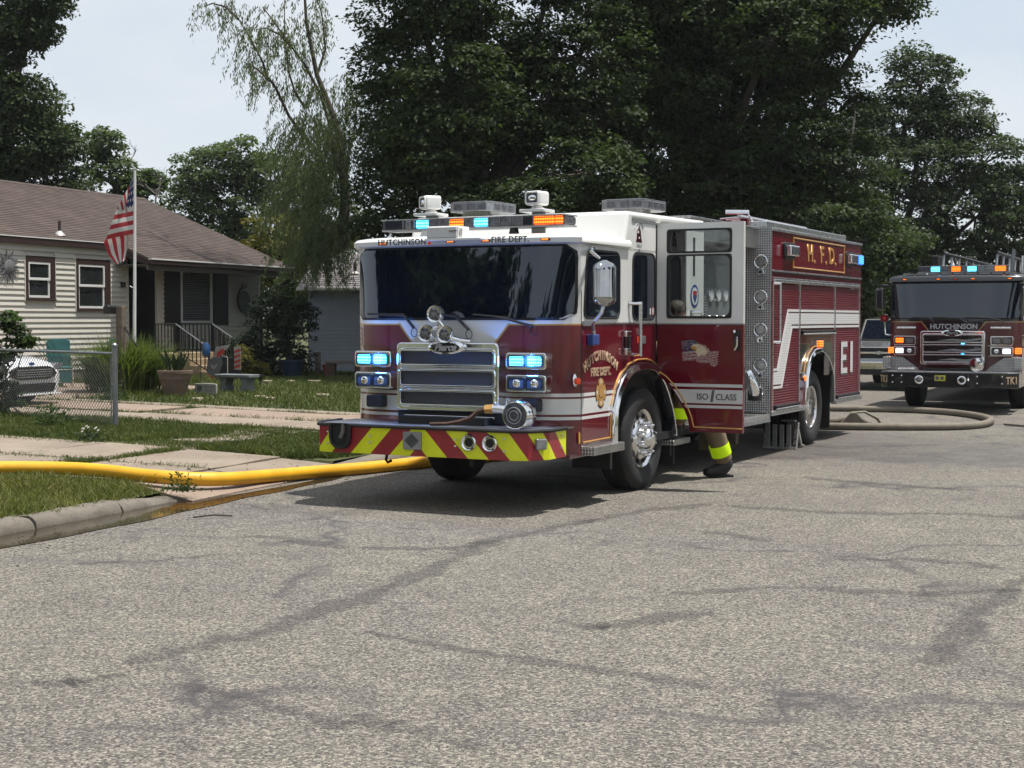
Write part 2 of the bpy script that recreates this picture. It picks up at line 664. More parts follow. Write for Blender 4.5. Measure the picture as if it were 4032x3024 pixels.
# soft-edged tar and crack marks, worn at the edges
m, nt, b = newmat('tar_mark')
t = nt.nodes.new('ShaderNodeUVMap')
sp_ = nt.nodes.new('ShaderNodeSeparateXYZ')
nt.links.new(t.outputs[0], sp_.inputs[0])
v = X(nt, sp_.outputs[1])
edge = ((v - 0.5).abs() * -2.0 + 1.0)
f = X(nt, noise(nt, 5.0, detail=6, rough=0.7))
f3 = X(nt, noise(nt, 1.3, detail=3))
al = ((edge * 1.2 + (f - 0.5) * 2.6 + (f3 - 0.5) * 1.8 - 0.42) * 0.62).op('MAXIMUM', 0.0).op('MINIMUM', 0.30)
b.inputs['Base Color'].default_value = (0.058, 0.052, 0.054, 1)
b.inputs['Roughness'].default_value = 0.8
nt.links.new(al.k, b.inputs['Alpha'])

# concrete of drives, walks and kerbs
for nm_, lo, hi in (('concrete', (0.17, 0.135, 0.10), (0.27, 0.225, 0.175)), ('concrete_pink', (0.19, 0.14, 0.105), (0.28, 0.215, 0.165)), ('kerb_concrete', (0.080, 0.070, 0.055), (0.19, 0.17, 0.135))):
    m, nt, b = newmat(nm_)
    f = noise(nt, 1.3, detail=7, rough=0.65)
    c = ramp(nt, f, [(0.28, lo), (0.7, hi)])
    f2 = noise(nt, 45, detail=4)
    c = mix(nt, 1.0, c, ramp(nt, f2, [(0.3, 0.80), (0.7, 1.12)]), 'MULTIPLY')
    st = ramp(nt, noise(nt, 4.0, detail=6, rough=0.7), [(0.56, 0.0), (0.74, 0.6)])
    c = mix(nt, st, c, (0.075, 0.065, 0.05))
    setc(nt, b, c)
    b.inputs['Roughness'].default_value = 0.85
    bump(nt, b, noise(nt, 55, detail=6, rough=0.7), 0.35, 0.01)

# soil and thin turf under the blades
m, nt, b = newmat('yard_soil')
f = noise(nt, 1.1, detail=7, rough=0.65)
setc(nt, b, ramp(nt, f, [(0.30, (0.040, 0.045, 0.014)), (0.55, (0.055, 0.065, 0.018)), (0.75, (0.105, 0.085, 0.045))]))
b.inputs['Roughness'].default_value = 0.95
bump(nt, b, noise(nt, 20, detail=6), 0.6, 0.03)


def leafmat(name, lo, hi, dry=None, tr=0.35, scale=0.9):
    m, nt, b = newmat(name)
    f = noise(nt, scale, detail=5, rough=0.7)
    st = [(0.30, lo), (0.62, hi)]
    if dry:
        st.append((0.76, dry))
    c = ramp(nt, f, st)
    f2 = noise(nt, scale * 14, detail=2)
    c = mix(nt, 1.0, c, ramp(nt, f2, [(0.3, 0.65), (0.7, 1.3)]), 'MULTIPLY')
    setc(nt, b, c)
    b.inputs['Roughness'].default_value = 0.6
    b.inputs['Specular IOR Level'].default_value = 0.18
    t = nt.nodes.new('ShaderNodeBsdfTranslucent')
    nt.links.new(mix(nt, 1.0, c, (1.2, 1.35, 0.6), 'MULTIPLY'), t.inputs['Color'])
    ms = nt.nodes.new('ShaderNodeMixShader')
    ms.inputs[0].default_value = tr
    nt.links.new(b.outputs[0], ms.inputs[1])
    nt.links.new(t.outputs[0], ms.inputs[2])
    nt.links.new(ms.outputs[0], nt.nodes['Material Output'].inputs['Surface'])


leafmat('leaf_maple', (0.022, 0.036, 0.014), (0.050, 0.074, 0.026), (0.085, 0.105, 0.030))
leafmat('leaf_maple_far', (0.030, 0.046, 0.022), (0.054, 0.076, 0.034))
leafmat('leaf_willow', (0.070, 0.094, 0.048), (0.125, 0.154, 0.078), tr=0.45)
leafmat('leaf_elm', (0.052, 0.078, 0.034), (0.090, 0.124, 0.052))
leafmat('leaf_shrub', (0.010, 0.017, 0.012), (0.024, 0.038, 0.020))
leafmat('leaf_yellow', (0.06, 0.075, 0.015), (0.14, 0.12, 0.02), scale=3)
leafmat('leaf_vine', (0.022, 0.046, 0.012), (0.050, 0.084, 0.022), scale=3)
leafmat('grass_blade', (0.085, 0.110, 0.026), (0.155, 0.155, 0.048), (0.29, 0.235, 0.11), tr=0.3, scale=2.2)
leafmat('grass_blade_green', (0.050, 0.074, 0.020), (0.088, 0.104, 0.030), (0.17, 0.145, 0.060), tr=0.3, scale=1.1)
leafmat('fountain_grass', (0.060, 0.090, 0.022), (0.12, 0.155, 0.045), tr=0.35, scale=2)
P('bark', (0.055, 0.045, 0.036), 0.9, var=0.4, vs=9, bmp=0.8, bs=18)
P('dead_twig', (0.16, 0.145, 0.13), 0.9, var=0.2, vs=9)

# house
P('siding', (0.54, 0.515, 0.465), 0.55, var=0.05, vs=2.0, bmp=0.05, bs=90)
P('siding_blue', (0.27, 0.30, 0.35), 0.6, var=0.06, vs=2.0)
P('brown_trim', (0.035, 0.020, 0.018), 0.5, var=0.15, vs=6)
P('white_trim', (0.62, 0.62, 0.60), 0.45, var=0.05, vs=6)
P('dark_shutter', (0.020, 0.017, 0.017), 0.5, var=0.15, vs=6)
P('door_and_shade_dark', (0.014, 0.012, 0.012), 0.45, var=0.2, vs=3)  # dark door colour, also used to paint shade onto the recess walls
P('blind_slat', (0.13, 0.14, 0.14), 0.6, var=0.1)
P('porch_soffit', (0.10, 0.085, 0.07), 0.7, var=0.1)
P('step_stone', (0.28, 0.21, 0.13), 0.85, var=0.25, vs=5, bmp=0.2)
P('iron', (0.010, 0.010, 0.010), 0.5, var=0.1)
P('galvanised', (0.22, 0.235, 0.245), 0.45, metal=0.75, var=0.15, vs=9)
P('fence_wire', (0.16, 0.17, 0.17), 0.5, metal=0.6, var=0.2)
P('teal_mesh', (0.035, 0.13, 0.135), 0.6, var=0.12, vs=7)
P('cream_metal', (0.42, 0.38, 0.31), 0.5, var=0.1)
P('terracotta', (0.16, 0.11, 0.085), 0.75, var=0.15, vs=6, bmp=0.1)
P('brown_wicker', (0.06, 0.028, 0.016), 0.7, var=0.3, vs=20, bmp=0.4, bs=50)
P('slate_stone', (0.13, 0.145, 0.15), 0.8, var=0.2, vs=6, bmp=0.3)
P('pale_stone', (0.33, 0.28, 0.20), 0.85, var=0.25, vs=8, bmp=0.3)
P('sign_white', (0.28, 0.27, 0.245), 0.6, var=0.2, vs=8)
P('blue_plastic', (0.016, 0.06, 0.16), 0.35, var=0.1)
P('bin_blue', (0.010, 0.022, 0.045), 0.45, var=0.1)
P('wood_weathered', (0.12, 0.095, 0.07), 0.85, var=0.3, vs=9, bmp=0.4)
P('mailbox_black', (0.012, 0.012, 0.012), 0.4, var=0.1)
P('pewter', (0.20, 0.20, 0.21), 0.5, metal=0.5, var=0.3, vs=12)
P('roof_vent', (0.42, 0.41, 0.39), 0.5, metal=0.4, var=0.1)
P('car_white', (0.74, 0.75, 0.76), 0.2, coat=1.0, var=0.03)
P('car_silver', (0.38, 0.39, 0.40), 0.25, metal=0.6, coat=1.0, var=0.04)
P('tan_paint', (0.5, 0.5, 0.48), 0.3, coat=0.8, var=0.04)

m, nt, b = newmat('shingles')
x, y, z = coords(nt)
br = nt.nodes.new('ShaderNodeTexBrick')
br.inputs['Scale'].default_value = 1.0
br.inputs['Brick Width'].default_value = 0.30
br.inputs['Row Height'].default_value = 0.142
br.inputs['Mortar Size'].default_value = 0.004
br.offset = 0.37
br.inputs['Color1'].default_value = (0.052, 0.037, 0.031, 1)
br.inputs['Color2'].default_value = (0.078, 0.056, 0.047, 1)
br.inputs['Mortar'].default_value = (0.03, 0.02, 0.018, 1)
cb = nt.nodes.new('ShaderNodeCombineXYZ')
nt.links.new(y.k, cb.inputs[0])
nt.links.new((x * 1.083).k, cb.inputs[1])
nt.links.new(cb.outputs[0], br.inputs['Vector'])
c = mix(nt, 1.0, br.outputs['Color'], ramp(nt, noise(nt, 1.2, detail=6, rough=0.65), [(0.3, 0.78), (0.7, 1.2)]), 'MULTIPLY')
c = mix(nt, 1.0, c, ramp(nt, noise(nt, 60, detail=3), [(0.3, 0.8), (0.7, 1.2)]), 'MULTIPLY')
setc(nt, b, c)
b.inputs['Roughness'].default_value = 0.95
P('shingles_grey', (0.17, 0.155, 0.165), 0.95, var=0.3, vs=5, bmp=0.3, bs=14)

# hoses and cloth
m, nt, b = newmat('hose_yellow')
x, y, z = coords(nt)
f = noise(nt, 3.0, detail=5)
c = ramp(nt, f, [(0.3, (0.60, 0.30, 0.008)), (0.7, (0.74, 0.40, 0.012))])
c = mix(nt, ramp(nt, noise(nt, 9, detail=6, rough=0.7), [(0.62, 0.0), (0.80, 0.5)]), c, (0.22, 0.13, 0.03))
setc(nt, b, c)
b.inputs['Roughness'].default_value = 0.5
bump(nt, b, noise(nt, 120, detail=2), 0.2, 0.004)
P('hose_tan', (0.155, 0.135, 0.105), 0.75, var=0.2, vs=6, bmp=0.2, bs=120)
P('canvas_tan', (0.16, 0.14, 0.11), 0.85, var=0.2, vs=6, bmp=0.3)
P('turnout_tan', (0.20, 0.15, 0.095), 0.85, var=0.2, vs=8, bmp=0.35, bs=30)
P('hi_vis', (0.55, 0.78, 0.0), 0.45, var=0.06, emit=(0.5, 0.85, 0.0), es=0.12)
P('boot_black', (0.012, 0.012, 0.013), 0.5, var=0.25, vs=14)
P('skin', (0.36, 0.20, 0.13), 0.55, var=0.08)
P('hair_brown', (0.035, 0.022, 0.013), 0.7, var=0.35, vs=30, bmp=0.5, bs=60)

m, nt, b = newmat('gutter_water')
f = noise(nt, 2.2, detail=5)
setc(nt, b, ramp(nt, f, [(0.3, (0.022, 0.018, 0.011)), (0.7, (0.040, 0.030, 0.016))]))
b.inputs['Roughness'].default_value = 0.10
b.inputs['Specular IOR Level'].default_value = 0.30
bump(nt, b, noise(nt, 9, detail=3), 0.12, 0.01)

# flags
def flagmat(name, stripes_v, dim=1.0):
    m, nt, b = newmat(name)
    t = nt.nodes.new('ShaderNodeUVMap')
    s = nt.nodes.new('ShaderNodeSeparateXYZ')
    nt.links.new(t.outputs[0], s.inputs[0])
    u, v = X(nt, s.outputs[0]), X(nt, s.outputs[1])
    red = ((v * 6.5).fract() < 0.5)
    c = mix(nt, red, (0.56 * dim, 0.55 * dim, 0.52 * dim), (0.34 * dim, 0.022 * dim, 0.030 * dim))
    canton = (u < 0.40) & (v < 0.538)
    su = ((u / 0.40 * 5.5).fract() - 0.5)
    row = (v / 0.538 * 4.5)
    sv = (row.fract() - 0.5)
    star = ((su * su + sv * sv) < 0.055)
    blue = mix(nt, star, (0.022 * dim, 0.034 * dim, 0.11 * dim), (0.56 * dim, 0.55 * dim, 0.52 * dim))
    setc(nt, b, mix(nt, canton, c, blue))
    b.inputs['Roughness'].default_value = 0.75
    tl = nt.nodes.new('ShaderNodeBsdfTranslucent')
    nt.links.new(mix(nt, canton, c, blue), tl.inputs['Color'])
    ms = nt.nodes.new('ShaderNodeMixShader')
    ms.inputs[0].default_value = 0.25
    nt.links.new(b.outputs[0], ms.inputs[1])
    nt.links.new(tl.outputs[0], ms.inputs[2])
    nt.links.new(ms.outputs[0], nt.nodes['Material Output'].inputs['Surface'])


flagmat('flag_cloth', True)
flagmat('flag_decal', True, 0.9)
# ------------------------------------------------------------------ parts shared by both fire trucks
YF, YS, HW = -1.97, -1.70, 1.25


def fy(x, z, o=0.0):
    """front face of a cab: gently bowed, rounded to the sides, screen raked back"""
    a = min(abs(x) / HW, 1.0)
    y = YF + 0.05 * a ** 2 + (YS - YF - 0.05) * a ** 7
    if z > 1.78:
        y += 0.10 * (z - 1.78) / 0.74 * (1 - a ** 7)
    return y - o


def front_sheet(x0, x1, z0, z1, r, o, nu=30, nv=12):
    """rounded panel that follows the cab front"""
    mb = MB()

    def fn(u, v):
        z = z0 + (z1 - z0) * v
        d = max(0.0, r - (z - z0), r - (z1 - z))
        ins = r - math.sqrt(max(0.0, r * r - d * d)) if r > 0 else 0.0
        x = (x0 + ins) + (x1 - x0 - 2 * ins) * u
        return (x, fy(x, z, o), z)
    return mb.grid(fn, nu, nv)


def front_curve(n=26):
    out = []
    for i in range(n + 1):
        t = i / n * 2 - 1
        x = HW * math.sin(t * math.pi / 2) if True else HW * t
        out.append(x)
    return out


def loft(mb, rings, cap0=True, cap1=True):
    n = len(rings[0])
    vs = [p for r in rings for p in r]
    fs = []
    for i in range(len(rings) - 1):
        for k in range(n):
            k2 = (k + 1) % n
            fs.append((i * n + k, i * n + k2, (i + 1) * n + k2, (i + 1) * n + k))
    if cap0:
        fs.append(tuple(range(n - 1, -1, -1)))
    if cap1:
        fs.append(tuple(range((len(rings) - 1) * n, len(rings) * n)))
    mb.add(vs, fs)


ARCH = [(-0.93, 0.50), (-0.93, 0.72), (-0.91, 0.90), (-0.83, 1.05), (-0.70, 1.17), (-0.52, 1.255), (-0.30, 1.29), (-0.08, 1.29), (0.08, 1.265), (0.24, 1.20)]
ARCH_TAIL = [(0.36, 1.12), (0.48, 1.00), (0.58, 0.86), (0.66, 0.70), (0.72, 0.52)]


def cab_shell(name, mat, parent, back_driver):
    mb = MB()
    xs = front_curve()
    rings = []
    for z in (1.30, 1.50, 1.755, 1.78, 1.90, 2.05, 2.20, 2.35, 2.52):
        ring = [(x, fy(x, z), z) for x in xs]
        ring += [(HW, -1.2, z), (HW, 0.20, z), (0.50, 0.20, z), (0.50, 1.10, z), (HW, 1.10, z), (HW, back_driver, z), (-HW, back_driver, z)]
        rings.append(ring)
    loft(mb, rings)
    rings = []
    for z in (0.50, 0.84, 1.10, 1.30):
        ring = [(x, fy(x, z), z) for x in xs] + [(HW, -0.97, z), (-HW, -0.97, z)]
        rings.append(ring)
    loft(mb, rings)
    side = [(-0.97, 0.50)] + ARCH + [(0.20, 1.30), (-0.97, 1.30)]
    mb.prism(side, 'x', HW - 0.05, HW)
    mb.prism(side, 'x', -HW, -HW + 0.05)
    return mb.out(name, mat, parent, 0.0, sharp=28)


def wheel(parent, y, x_out, rad, front=True, width=0.30, side=1, z=None):
    """one wheel: tyre, rim, hub, nuts. side +1 faces the driver's side"""
    z = rad if z is None else z
    w = empty('wheel', (0, 0, 0), parent=parent)
    c = (x_out, y, z)
    s = side
    rr = rad * 0.565
    tp = [(rr, -0.055), (rr + 0.03, -0.022), (rad * 0.72, -0.002), (rad * 0.84, 0.0), (rad * 0.90, -0.006), (rad * 0.955, -0.022), (rad * 0.985, -0.04), (rad, -0.062)]
    g = 5
    for i in range(g):
        a0 = -0.062 - (width - 0.124) * i / g
        a1 = -0.062 - (width - 0.124) * (i + 1) / g
        tp += [(rad, a0 - 0.004), (rad, a1 + 0.010), (rad - 0.014, a1 + 0.008), (rad - 0.014, a1 + 0.001)]
    tp += [(rad, -width + 0.06), (rad * 0.97, -width + 0.03), (rad * 0.85, -width), (rr, -width + 0.03)]
    ty = MB().lathe([(r, h * s) for r, h in tp], c, 'x', 56).out('tyre', 'tyre', w, sharp=40)
    # shoulder lugs
    lug = MB()
    for k in range(52):
        a = 2 * math.pi * k / 52
        ca, sa = math.cos(a), math.sin(a)
        ta = (-sa, ca)
        for (r0, r1, h0, h1) in ((rad * 0.945, rad * 1.004, -0.024, -0.075),):
            q = []
            for rr_, hh in ((r0, h0), (r1, -0.05), (r1, h1), (r0, h1)):
                for t in (-0.016, 0.016):
                    q.append((c[0] + hh * s, c[1] + rr_ * ca + t * ta[0], c[2] + rr_ * sa + t * ta[1]))
            lug.add(q, [(0, 1, 3, 2), (2, 3, 5, 4), (4, 5, 7, 6), (0, 2, 4, 6), (1, 7, 5, 3)])
    lo = lug.out('tread_lugs', 'tyre', w, smooth=False)
    lo['kind'] = 'stuff'
    R0 = rr
    if front:
        pr = [(R0 + 0.012, -0.055), (R0 + 0.006, -0.030), (R0 - 0.012, -0.034), (R0 - 0.035, -0.075), (R0 - 0.06, -0.085), (R0 * 0.70, -0.035), (R0 * 0.62, -0.015), (R0 * 0.50, -0.015), (R0 * 0.40, -0.02), (R0 * 0.395, 0.05), (R0 * 0.34, 0.085), (R0 * 0.20, 0.10), (0.0, 0.105)]
    else:
        pr = [(R0 + 0.012, -0.055), (R0 + 0.006, -0.030), (R0 - 0.012, -0.034), (R0 - 0.03, -0.10), (R0 - 0.045, -0.17), (R0 * 0.80, -0.185), (R0 * 0.55, -0.165), (R0 * 0.42, -0.16), (R0 * 0.40, -0.07), (R0 * 0.34, -0.05), (0.0, -0.045)]
    MB().lathe([(r, h * s) for r, h in pr], c, 'x', 48).out('rim', 'polished_alloy', w, sharp=50)
    base = -0.015 if front else -0.165
    for k in range(10):
        a = 2 * math.pi * (k + 0.5) / 10
        cc = (c[0] + base * s, c[1] + R0 * 0.56 * math.cos(a), c[2] + R0 * 0.56 * math.sin(a))
        MB().lathe([(0.026, 0), (0.024, 0.02 * s), (0.019, 0.032 * s), (0.018, 0.06 * s), (0.008, 0.078 * s), (0.0, 0.08 * s)], cc, 'x', 10).out('wheel_nut', 'chrome', w, sharp=60)
    for k in range(10):
        a = 2 * math.pi * k / 10
        cc = (c[0] + (-0.056 if front else -0.184) * s, c[1] + R0 * 0.80 * math.cos(a), c[2] + R0 * 0.80 * math.sin(a))
        MB().lathe([(0.026, 0.0), (0.026, 0.012 * s), (0.0, 0.013 * s)], cc, 'x', 12).out('hand_hole', 'undercarriage', w)
    return w


def lamp_box(parent, name, x0, x1, z0, z1, y, lenses, mat='chrome'):
    """a bezel with two rounded lenses set in it"""
    mb = MB()
    mb.prism(rrect(x0, x1, z0, z1, 0.028), 'y', y - 0.05, y + 0.10)
    o = mb.out(name, mat, parent, 0.010)
    w = (x1 - x0 - 0.075) / 2
    for i, lm in enumerate(lenses):
        a = x0 + 0.03 + i * (w + 0.015)
        fr = MB()
        ring_prism(fr, rrect(a - 0.004, a + w + 0.004, z0 + 0.022, z1 - 0.022, 0.022), rrect(a + 0.010, a + w - 0.010, z0 + 0.036, z1 - 0.036, 0.016), 'y', y - 0.062, y - 0.048)
        fr.out('lens_frame', 'black_plastic', o)
        if lm == 'head':
            MB().prism(rrect(a + 0.011, a + w - 0.011, z0 + 0.037, z1 - 0.037, 0.015), 'y', y - 0.0525, y - 0.0505).out('lens', 'smoke_lens', o)
            MB().lathe([(0.042, -0.053), (0.034, -0.058), (0.0, -0.066)], (a + w / 2, y, (z0 + z1) / 2), 'y', 18).out('reflector', 'chrome', o)
        else:
            MB().prism(rrect(a + 0.011, a + w - 0.011, z0 + 0.037, z1 - 0.037, 0.015), 'y', y - 0.060, y - 0.0505).out('lens', lm, o, 0.006)
    return o


# ------------------------------------------------------------------ the engine in front
ENG = empty('fire_engine', P0, -TH_T, 'maroon and white fire engine with open crew door and yellow chevron bumper', 'fire engine')
cab = cab_shell('cab', 'cab_livery', ENG, 1.65)

# roof cap with a brow, then the raised crew roof
xs = front_curve()
mb = MB()
rings = []
for z, o, k in ((2.515, 0.015, 0.015), (2.53, 0.045, 0.035), (2.575, 0.048, 0.036), (2.605, 0.015, 0.012), (2.622, -0.06, -0.05)):
    ring = [(x * (HW + k) / HW, fy(x, 2.5, o), z) for x in xs] + [(HW + k, -0.55, z), (-HW - k, -0.55, z)]
    rings.append(ring)
loft(mb, rings)
mb.out('roof_cap', 'white_paint', cab, sharp=45)
mb = MB()
mb.prism([(-0.72, 2.56), (-0.60, 2.90), (1.66, 2.93), (1.66, 2.81), (-0.48, 2.81), (-0.55, 2.56)], 'x', -HW - 0.02, HW + 0.02)
mb.out('raised_roof', 'white_paint', cab, 0.045, seg=3)
MB().prism([(-0.56, 2.50), (-0.50, 2.812), (0.20, 2.812), (0.20, 2.50)], 'x', -HW, HW).out('roof_side', 'white_paint', cab)
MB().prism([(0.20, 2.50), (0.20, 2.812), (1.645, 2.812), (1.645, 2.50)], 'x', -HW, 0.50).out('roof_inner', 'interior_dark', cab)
box('drip_rail', 'white_paint', cab, HW - 0.02, HW + 0.035, -1.66, -0.60, 2.545, 2.562, 0.004)
box('drip_rail', 'aluminium', cab, HW - 0.02, HW + 0.012, -0.46, 0.20, 2.80, 2.815, 0.003)

# windscreen
front_sheet(-1.232, 1.232, 1.792, 2.512, 0.10, 0.006).out('screen_gasket', 'black_rubber', cab, solid=0.004)
ws = front_sheet(-1.212, 1.212, 1.815, 2.492, 0.09, 0.014, 36, 14).out('windscreen', 'cab_glass', cab, sharp=60)
for (a, b_, c_) in (((-0.84, 1.842), (-0.54, 1.835), (-0.42, 1.715)), ((-0.10, 1.84), (0.06, 1.82), (0.20, 1.70)), ((0.42, 1.835), (0.62, 1.80), (0.87, 1.735))):
    wp = MB().tube([(x, fy(x, z, 0.035), z) for x, z in (a, b_, c_)], [0.008, 0.013, 0.016], 6).out('wiper', 'black_plastic', cab)
    x, z = c_
    MB().tube([(x + 0.035 * math.cos(R(t)), fy(x, z, 0.03), z - 0.045 + 0.045 * math.sin(R(t))) for t in range(0, 360, 30)], 0.004, 5, closed=True).out('washer_hose', 'black_rubber', wp)
    MB().tube([(a[0] - 0.18, fy(a[0] - 0.18, 1.85, 0.03), a[1] + 0.012), (b_[0], fy(b_[0], 1.85, 0.03), b_[1] + 0.015)], 0.009, 5).out('wiper_blade', 'black_rubber', wp)

# lettering on the brow and the orange marker lights
text('lettering', 'HUTCHINSON', 0.078, 'lettering_grey', cab, (-0.545, YF - 0.048, 2.555), off=0.0025, space=1.12)
text('lettering', 'FIRE DEPT.', 0.078, 'lettering_grey', cab, (0.65, YF - 0.034, 2.555), off=0.0025, space=1.12)
for x in (-0.84, -0.045, 0.343, 0.96):
    mk = MB().prism(rrect(x - 0.05, x + 0.05, 2.545, 2.567, 0.010), 'y', fy(x, 2.5, 0.060), fy(x, 2.5, 0.03)).out('marker_light', 'black_plastic', cab)
    MB().prism(rrect(x - 0.035, x + 0.035, 2.549, 2.563, 0.006), 'y', fy(x, 2.5, 0.066), fy(x, 2.5, 0.060)).out('lens', 'led_amber', mk)
MB().lathe([(0.016, 0.0), (0.016, -0.012), (0.0, -0.014)], (-0.286, fy(-0.28, 2.5, 0.05), 2.548), 'y', 10).out('marker_light', 'red_reflector', cab)
bxs = box('roof_siren_box', 'white_paint', cab, -0.245, 0.11, -2.05, -1.82, 2.575, 2.70, 0.012)
MB().prism(rrect(-0.232, 0.098, 2.59, 2.688, 0.012), 'y', -2.062, -2.05).out('front_plate', 'reflective_white', bxs, 0.003)
box('latch', 'chrome', bxs, 0.02, 0.11, -2.078, -2.062, 2.645, 2.66, 0.004)
box('latch_post', 'white_paint', bxs, 0.115, 0.145, -2.03, -1.95, 2.60, 2.68, 0.006)
box('bracket_plate', 'white_paint', cab, -0.26, 0.36, -2.06, -1.80, 2.555, 2.585, 0.01)

# light bar across the roof
lb = empty('light_bar', parent=ENG)
yb = -1.62
box('housing', 'smoke_lens', lb, -1.03, 1.04, yb + 0.01, yb + 0.27, 2.712, 2.797, 0.02)
box('top_cover', 'clear_lens', lb, -1.035, 1.045, yb - 0.005, yb + 0.285, 2.797, 2.812, 0.006)
box('base_rail', 'grey_metal', lb, -1.03, 1.04, yb + 0.0, yb + 0.28, 2.695, 2.712, 0.004)
units = [(-0.985, -0.78, 'dark_lens'), (-0.74, -0.68, 'clear_lens'), (-0.615, -0.475, 'led_blue'), (-0.455, -0.345, 'smoke_lens'), (-0.335, -0.235, 'smoke_lens'), (-0.225, -0.07, 'led_red'), (-0.05, 0.045, 'smoke_lens'), (0.055, 0.205, 'led_blue'), (0.225, 0.33, 'smoke_lens'), (0.35, 0.455, 'smoke_lens'), (0.475, 0.585, 'smoke_lens'), (0.60, 0.70, 'dark_lens'), (0.715, 0.93, 'led_red'), (0.94, 1.02, 'led_red')]
for a, b_, mt in units:
    MB().prism(rrect(a, b_, 2.716, 2.793, 0.01), 'y', yb - 0.012, yb + 0.015).out('light_unit', mt, lb, 0.004)
for x in (-0.77, -0.64, -0.46, -0.34, -0.23, -0.06, 0.05, 0.215, 0.34, 0.465, 0.59, 0.708):
    box('divider', 'clear_lens', lb, x - 0.004, x + 0.004, yb - 0.016, yb + 0.01, 2.713, 2.796)
MB().prism([(0.40, 2.60), (0.50, 2.60), (0.475, 2.698), (0.425, 2.698)], 'y', yb + 0.05, yb + 0.12).out('bar_foot', 'black_plastic', lb)
MB().prism([(-0.62, 2.60), (-0.46, 2.60), (-0.48, 2.698), (-0.58, 2.698)], 'y', yb + 0.05, yb + 0.12).out('bar_foot', 'white_paint', lb)

# flood lights on short masts behind the bar
for x, az in ((-0.62, -38), (0.60, -8)):
    fl = empty('flood_light', (x, -1.32, 0), parent=ENG)
    MB().prism([(-0.06, 2.60), (0.10, 2.60), (0.10, 2.855), (-0.06, 2.855)], 'y', -0.02, 0.10).out('mast', 'white_paint', fl, 0.008)
    MB().prism(rrect(-0.15, 0.13, -0.12, 0.14, 0.02), 'z', 2.855, 2.885).out('platform', 'white_paint', fl, 0.006)
    hd = empty('lamp_head', (0, 0, 2.885 * 0.22), R(az), parent=fl)
    hd.scale = (0.78, 0.78, 0.78)
    MB().lathe([(0.085, 2.885), (0.085, 2.905), (0.06, 2.92), (0.06, 2.94)], (0, 0, 0), 'z', 18).out('swivel', 'white_paint', hd)
    MB().prism(rrect(-0.115, 0.115, 2.935, 3.115, 0.035), 'y', -0.115, 0.10).out('housing', 'white_paint', hd, 0.02, seg=3)
    fr = MB()
    ring_prism(fr, rrect(-0.105, 0.105, 2.945, 3.105, 0.03), rrect(-0.085, 0.085, 2.965, 3.085, 0.02), 'y', -0.135, -0.11)
    fr.out('bezel', 'white_paint', hd, 0.004)
    MB().prism(rrect(-0.086, 0.086, 2.964, 3.086, 0.02), 'y', -0.122, -0.114).out('lens', 'smoke_lens', hd)
    MB().lathe([(0.06, -0.1225), (0.045, -0.128), (0.0, -0.134)], (0, 0, 3.025), 'y', 20, 0.6).out('reflector', 'chrome', hd)
# second light bar on the crew roof
for k, (x0, x1, y0) in enumerate(((0.66, 1.20, 0.10), (-0.95, -0.40, -0.35))):
    rb = empty('roof_beacon', parent=ENG)
    pl = [(x0, y0), (x0 + 0.10, y0 - 0.10), (x1 - 0.06, y0 - 0.10), (x1, y0 - 0.02), (x1, y0 + 0.50), (x1 - 0.10, y0 + 0.60), (x0, y0 + 0.55)]
    MB().prism(pl, 'z', 2.965, 3.06).out('lens_cover', 'clear_lens', rb, 0.008)
    MB().prism([(p[0] * 0.999, p[1]) for p in pl], 'z', 3.061, 3.072).out('lid', 'clear_lens', rb, 0.004)
    for yy in (0.0, 0.16, 0.32):
        box('optic', 'smoke_lens', rb, x1 - 0.02, x1 + 0.004, y0 + yy, y0 + yy + 0.12, 2.98, 3.05, 0.006)
    for xx in (0.10, 0.26, 0.40):
        box('optic', 'smoke_lens', rb, x0 + xx, x0 + xx + 0.10, y0 - 0.106, y0 - 0.09, 2.98, 3.05, 0.006)
    box('beacon_foot', 'aluminium', rb, x0 + 0.1, x1 - 0.1, y0 + 0.1, y0 + 0.3, 2.915, 2.967)

# grille
gr = empty('grille', parent=ENG)
gx0, gx1 = -0.56, 0.575
yg = -2.06
mb = MB()
ring_prism(mb, rrect(gx0, gx1, 0.91, 1.575, 0.05), rrect(gx0 + 0.055, gx1 - 0.055, 0.955, 1.515, 0.03), 'y', yg - 0.04, yg + 0.14)
mb.out('surround', 'chrome', gr, 0.016, seg=3)
for z0, z1 in ((1.355, 1.50), (1.155, 1.305), (0.965, 1.105)):
    MB().box(gx0 + 0.04, gx1 - 0.04, yg + 0.01, yg + 0.02, z0, z1).out('mesh_panel', 'grille_mesh', gr)
    fr = MB()
    ring_prism(fr, rrect(gx0 + 0.03, gx1 - 0.03, z0 - 0.012, z1 + 0.012, 0.03), rrect(gx0 + 0.055, gx1 - 0.055, z0 + 0.010, z1 - 0.010, 0.02), 'y', yg - 0.055, yg + 0.03)
    fr.out('mesh_frame', 'chrome', gr, 0.007)
for z in (1.33, 1.13):
    MB().box(gx0 + 0.02, gx1 - 0.02, yg - 0.03, yg + 0.02, z - 0.012, z + 0.012).out('cross_bar', 'chrome', gr, 0.008)
MB().lathe([(0.0, -0.035), (0.17, -0.034), (0.20, -0.02), (0.205, 0.03)], (0.02, yg - 0.05, 1.528), 'y', 36, 0.36).out('badge', 'chrome', gr, sharp=50)
MB().lathe([(0.0, -0.041), (0.158, -0.039), (0.160, -0.03)], (0.02, yg - 0.05, 1.528), 'y', 36, 0.31).out('badge_field', 'black_paint', gr)
text('badge_lettering', 'Pierce', 0.098, 'lettering_silver', gr, (0.02, yg - 0.0935, 1.527), shear=0.35, off=0.003, space=0.95)
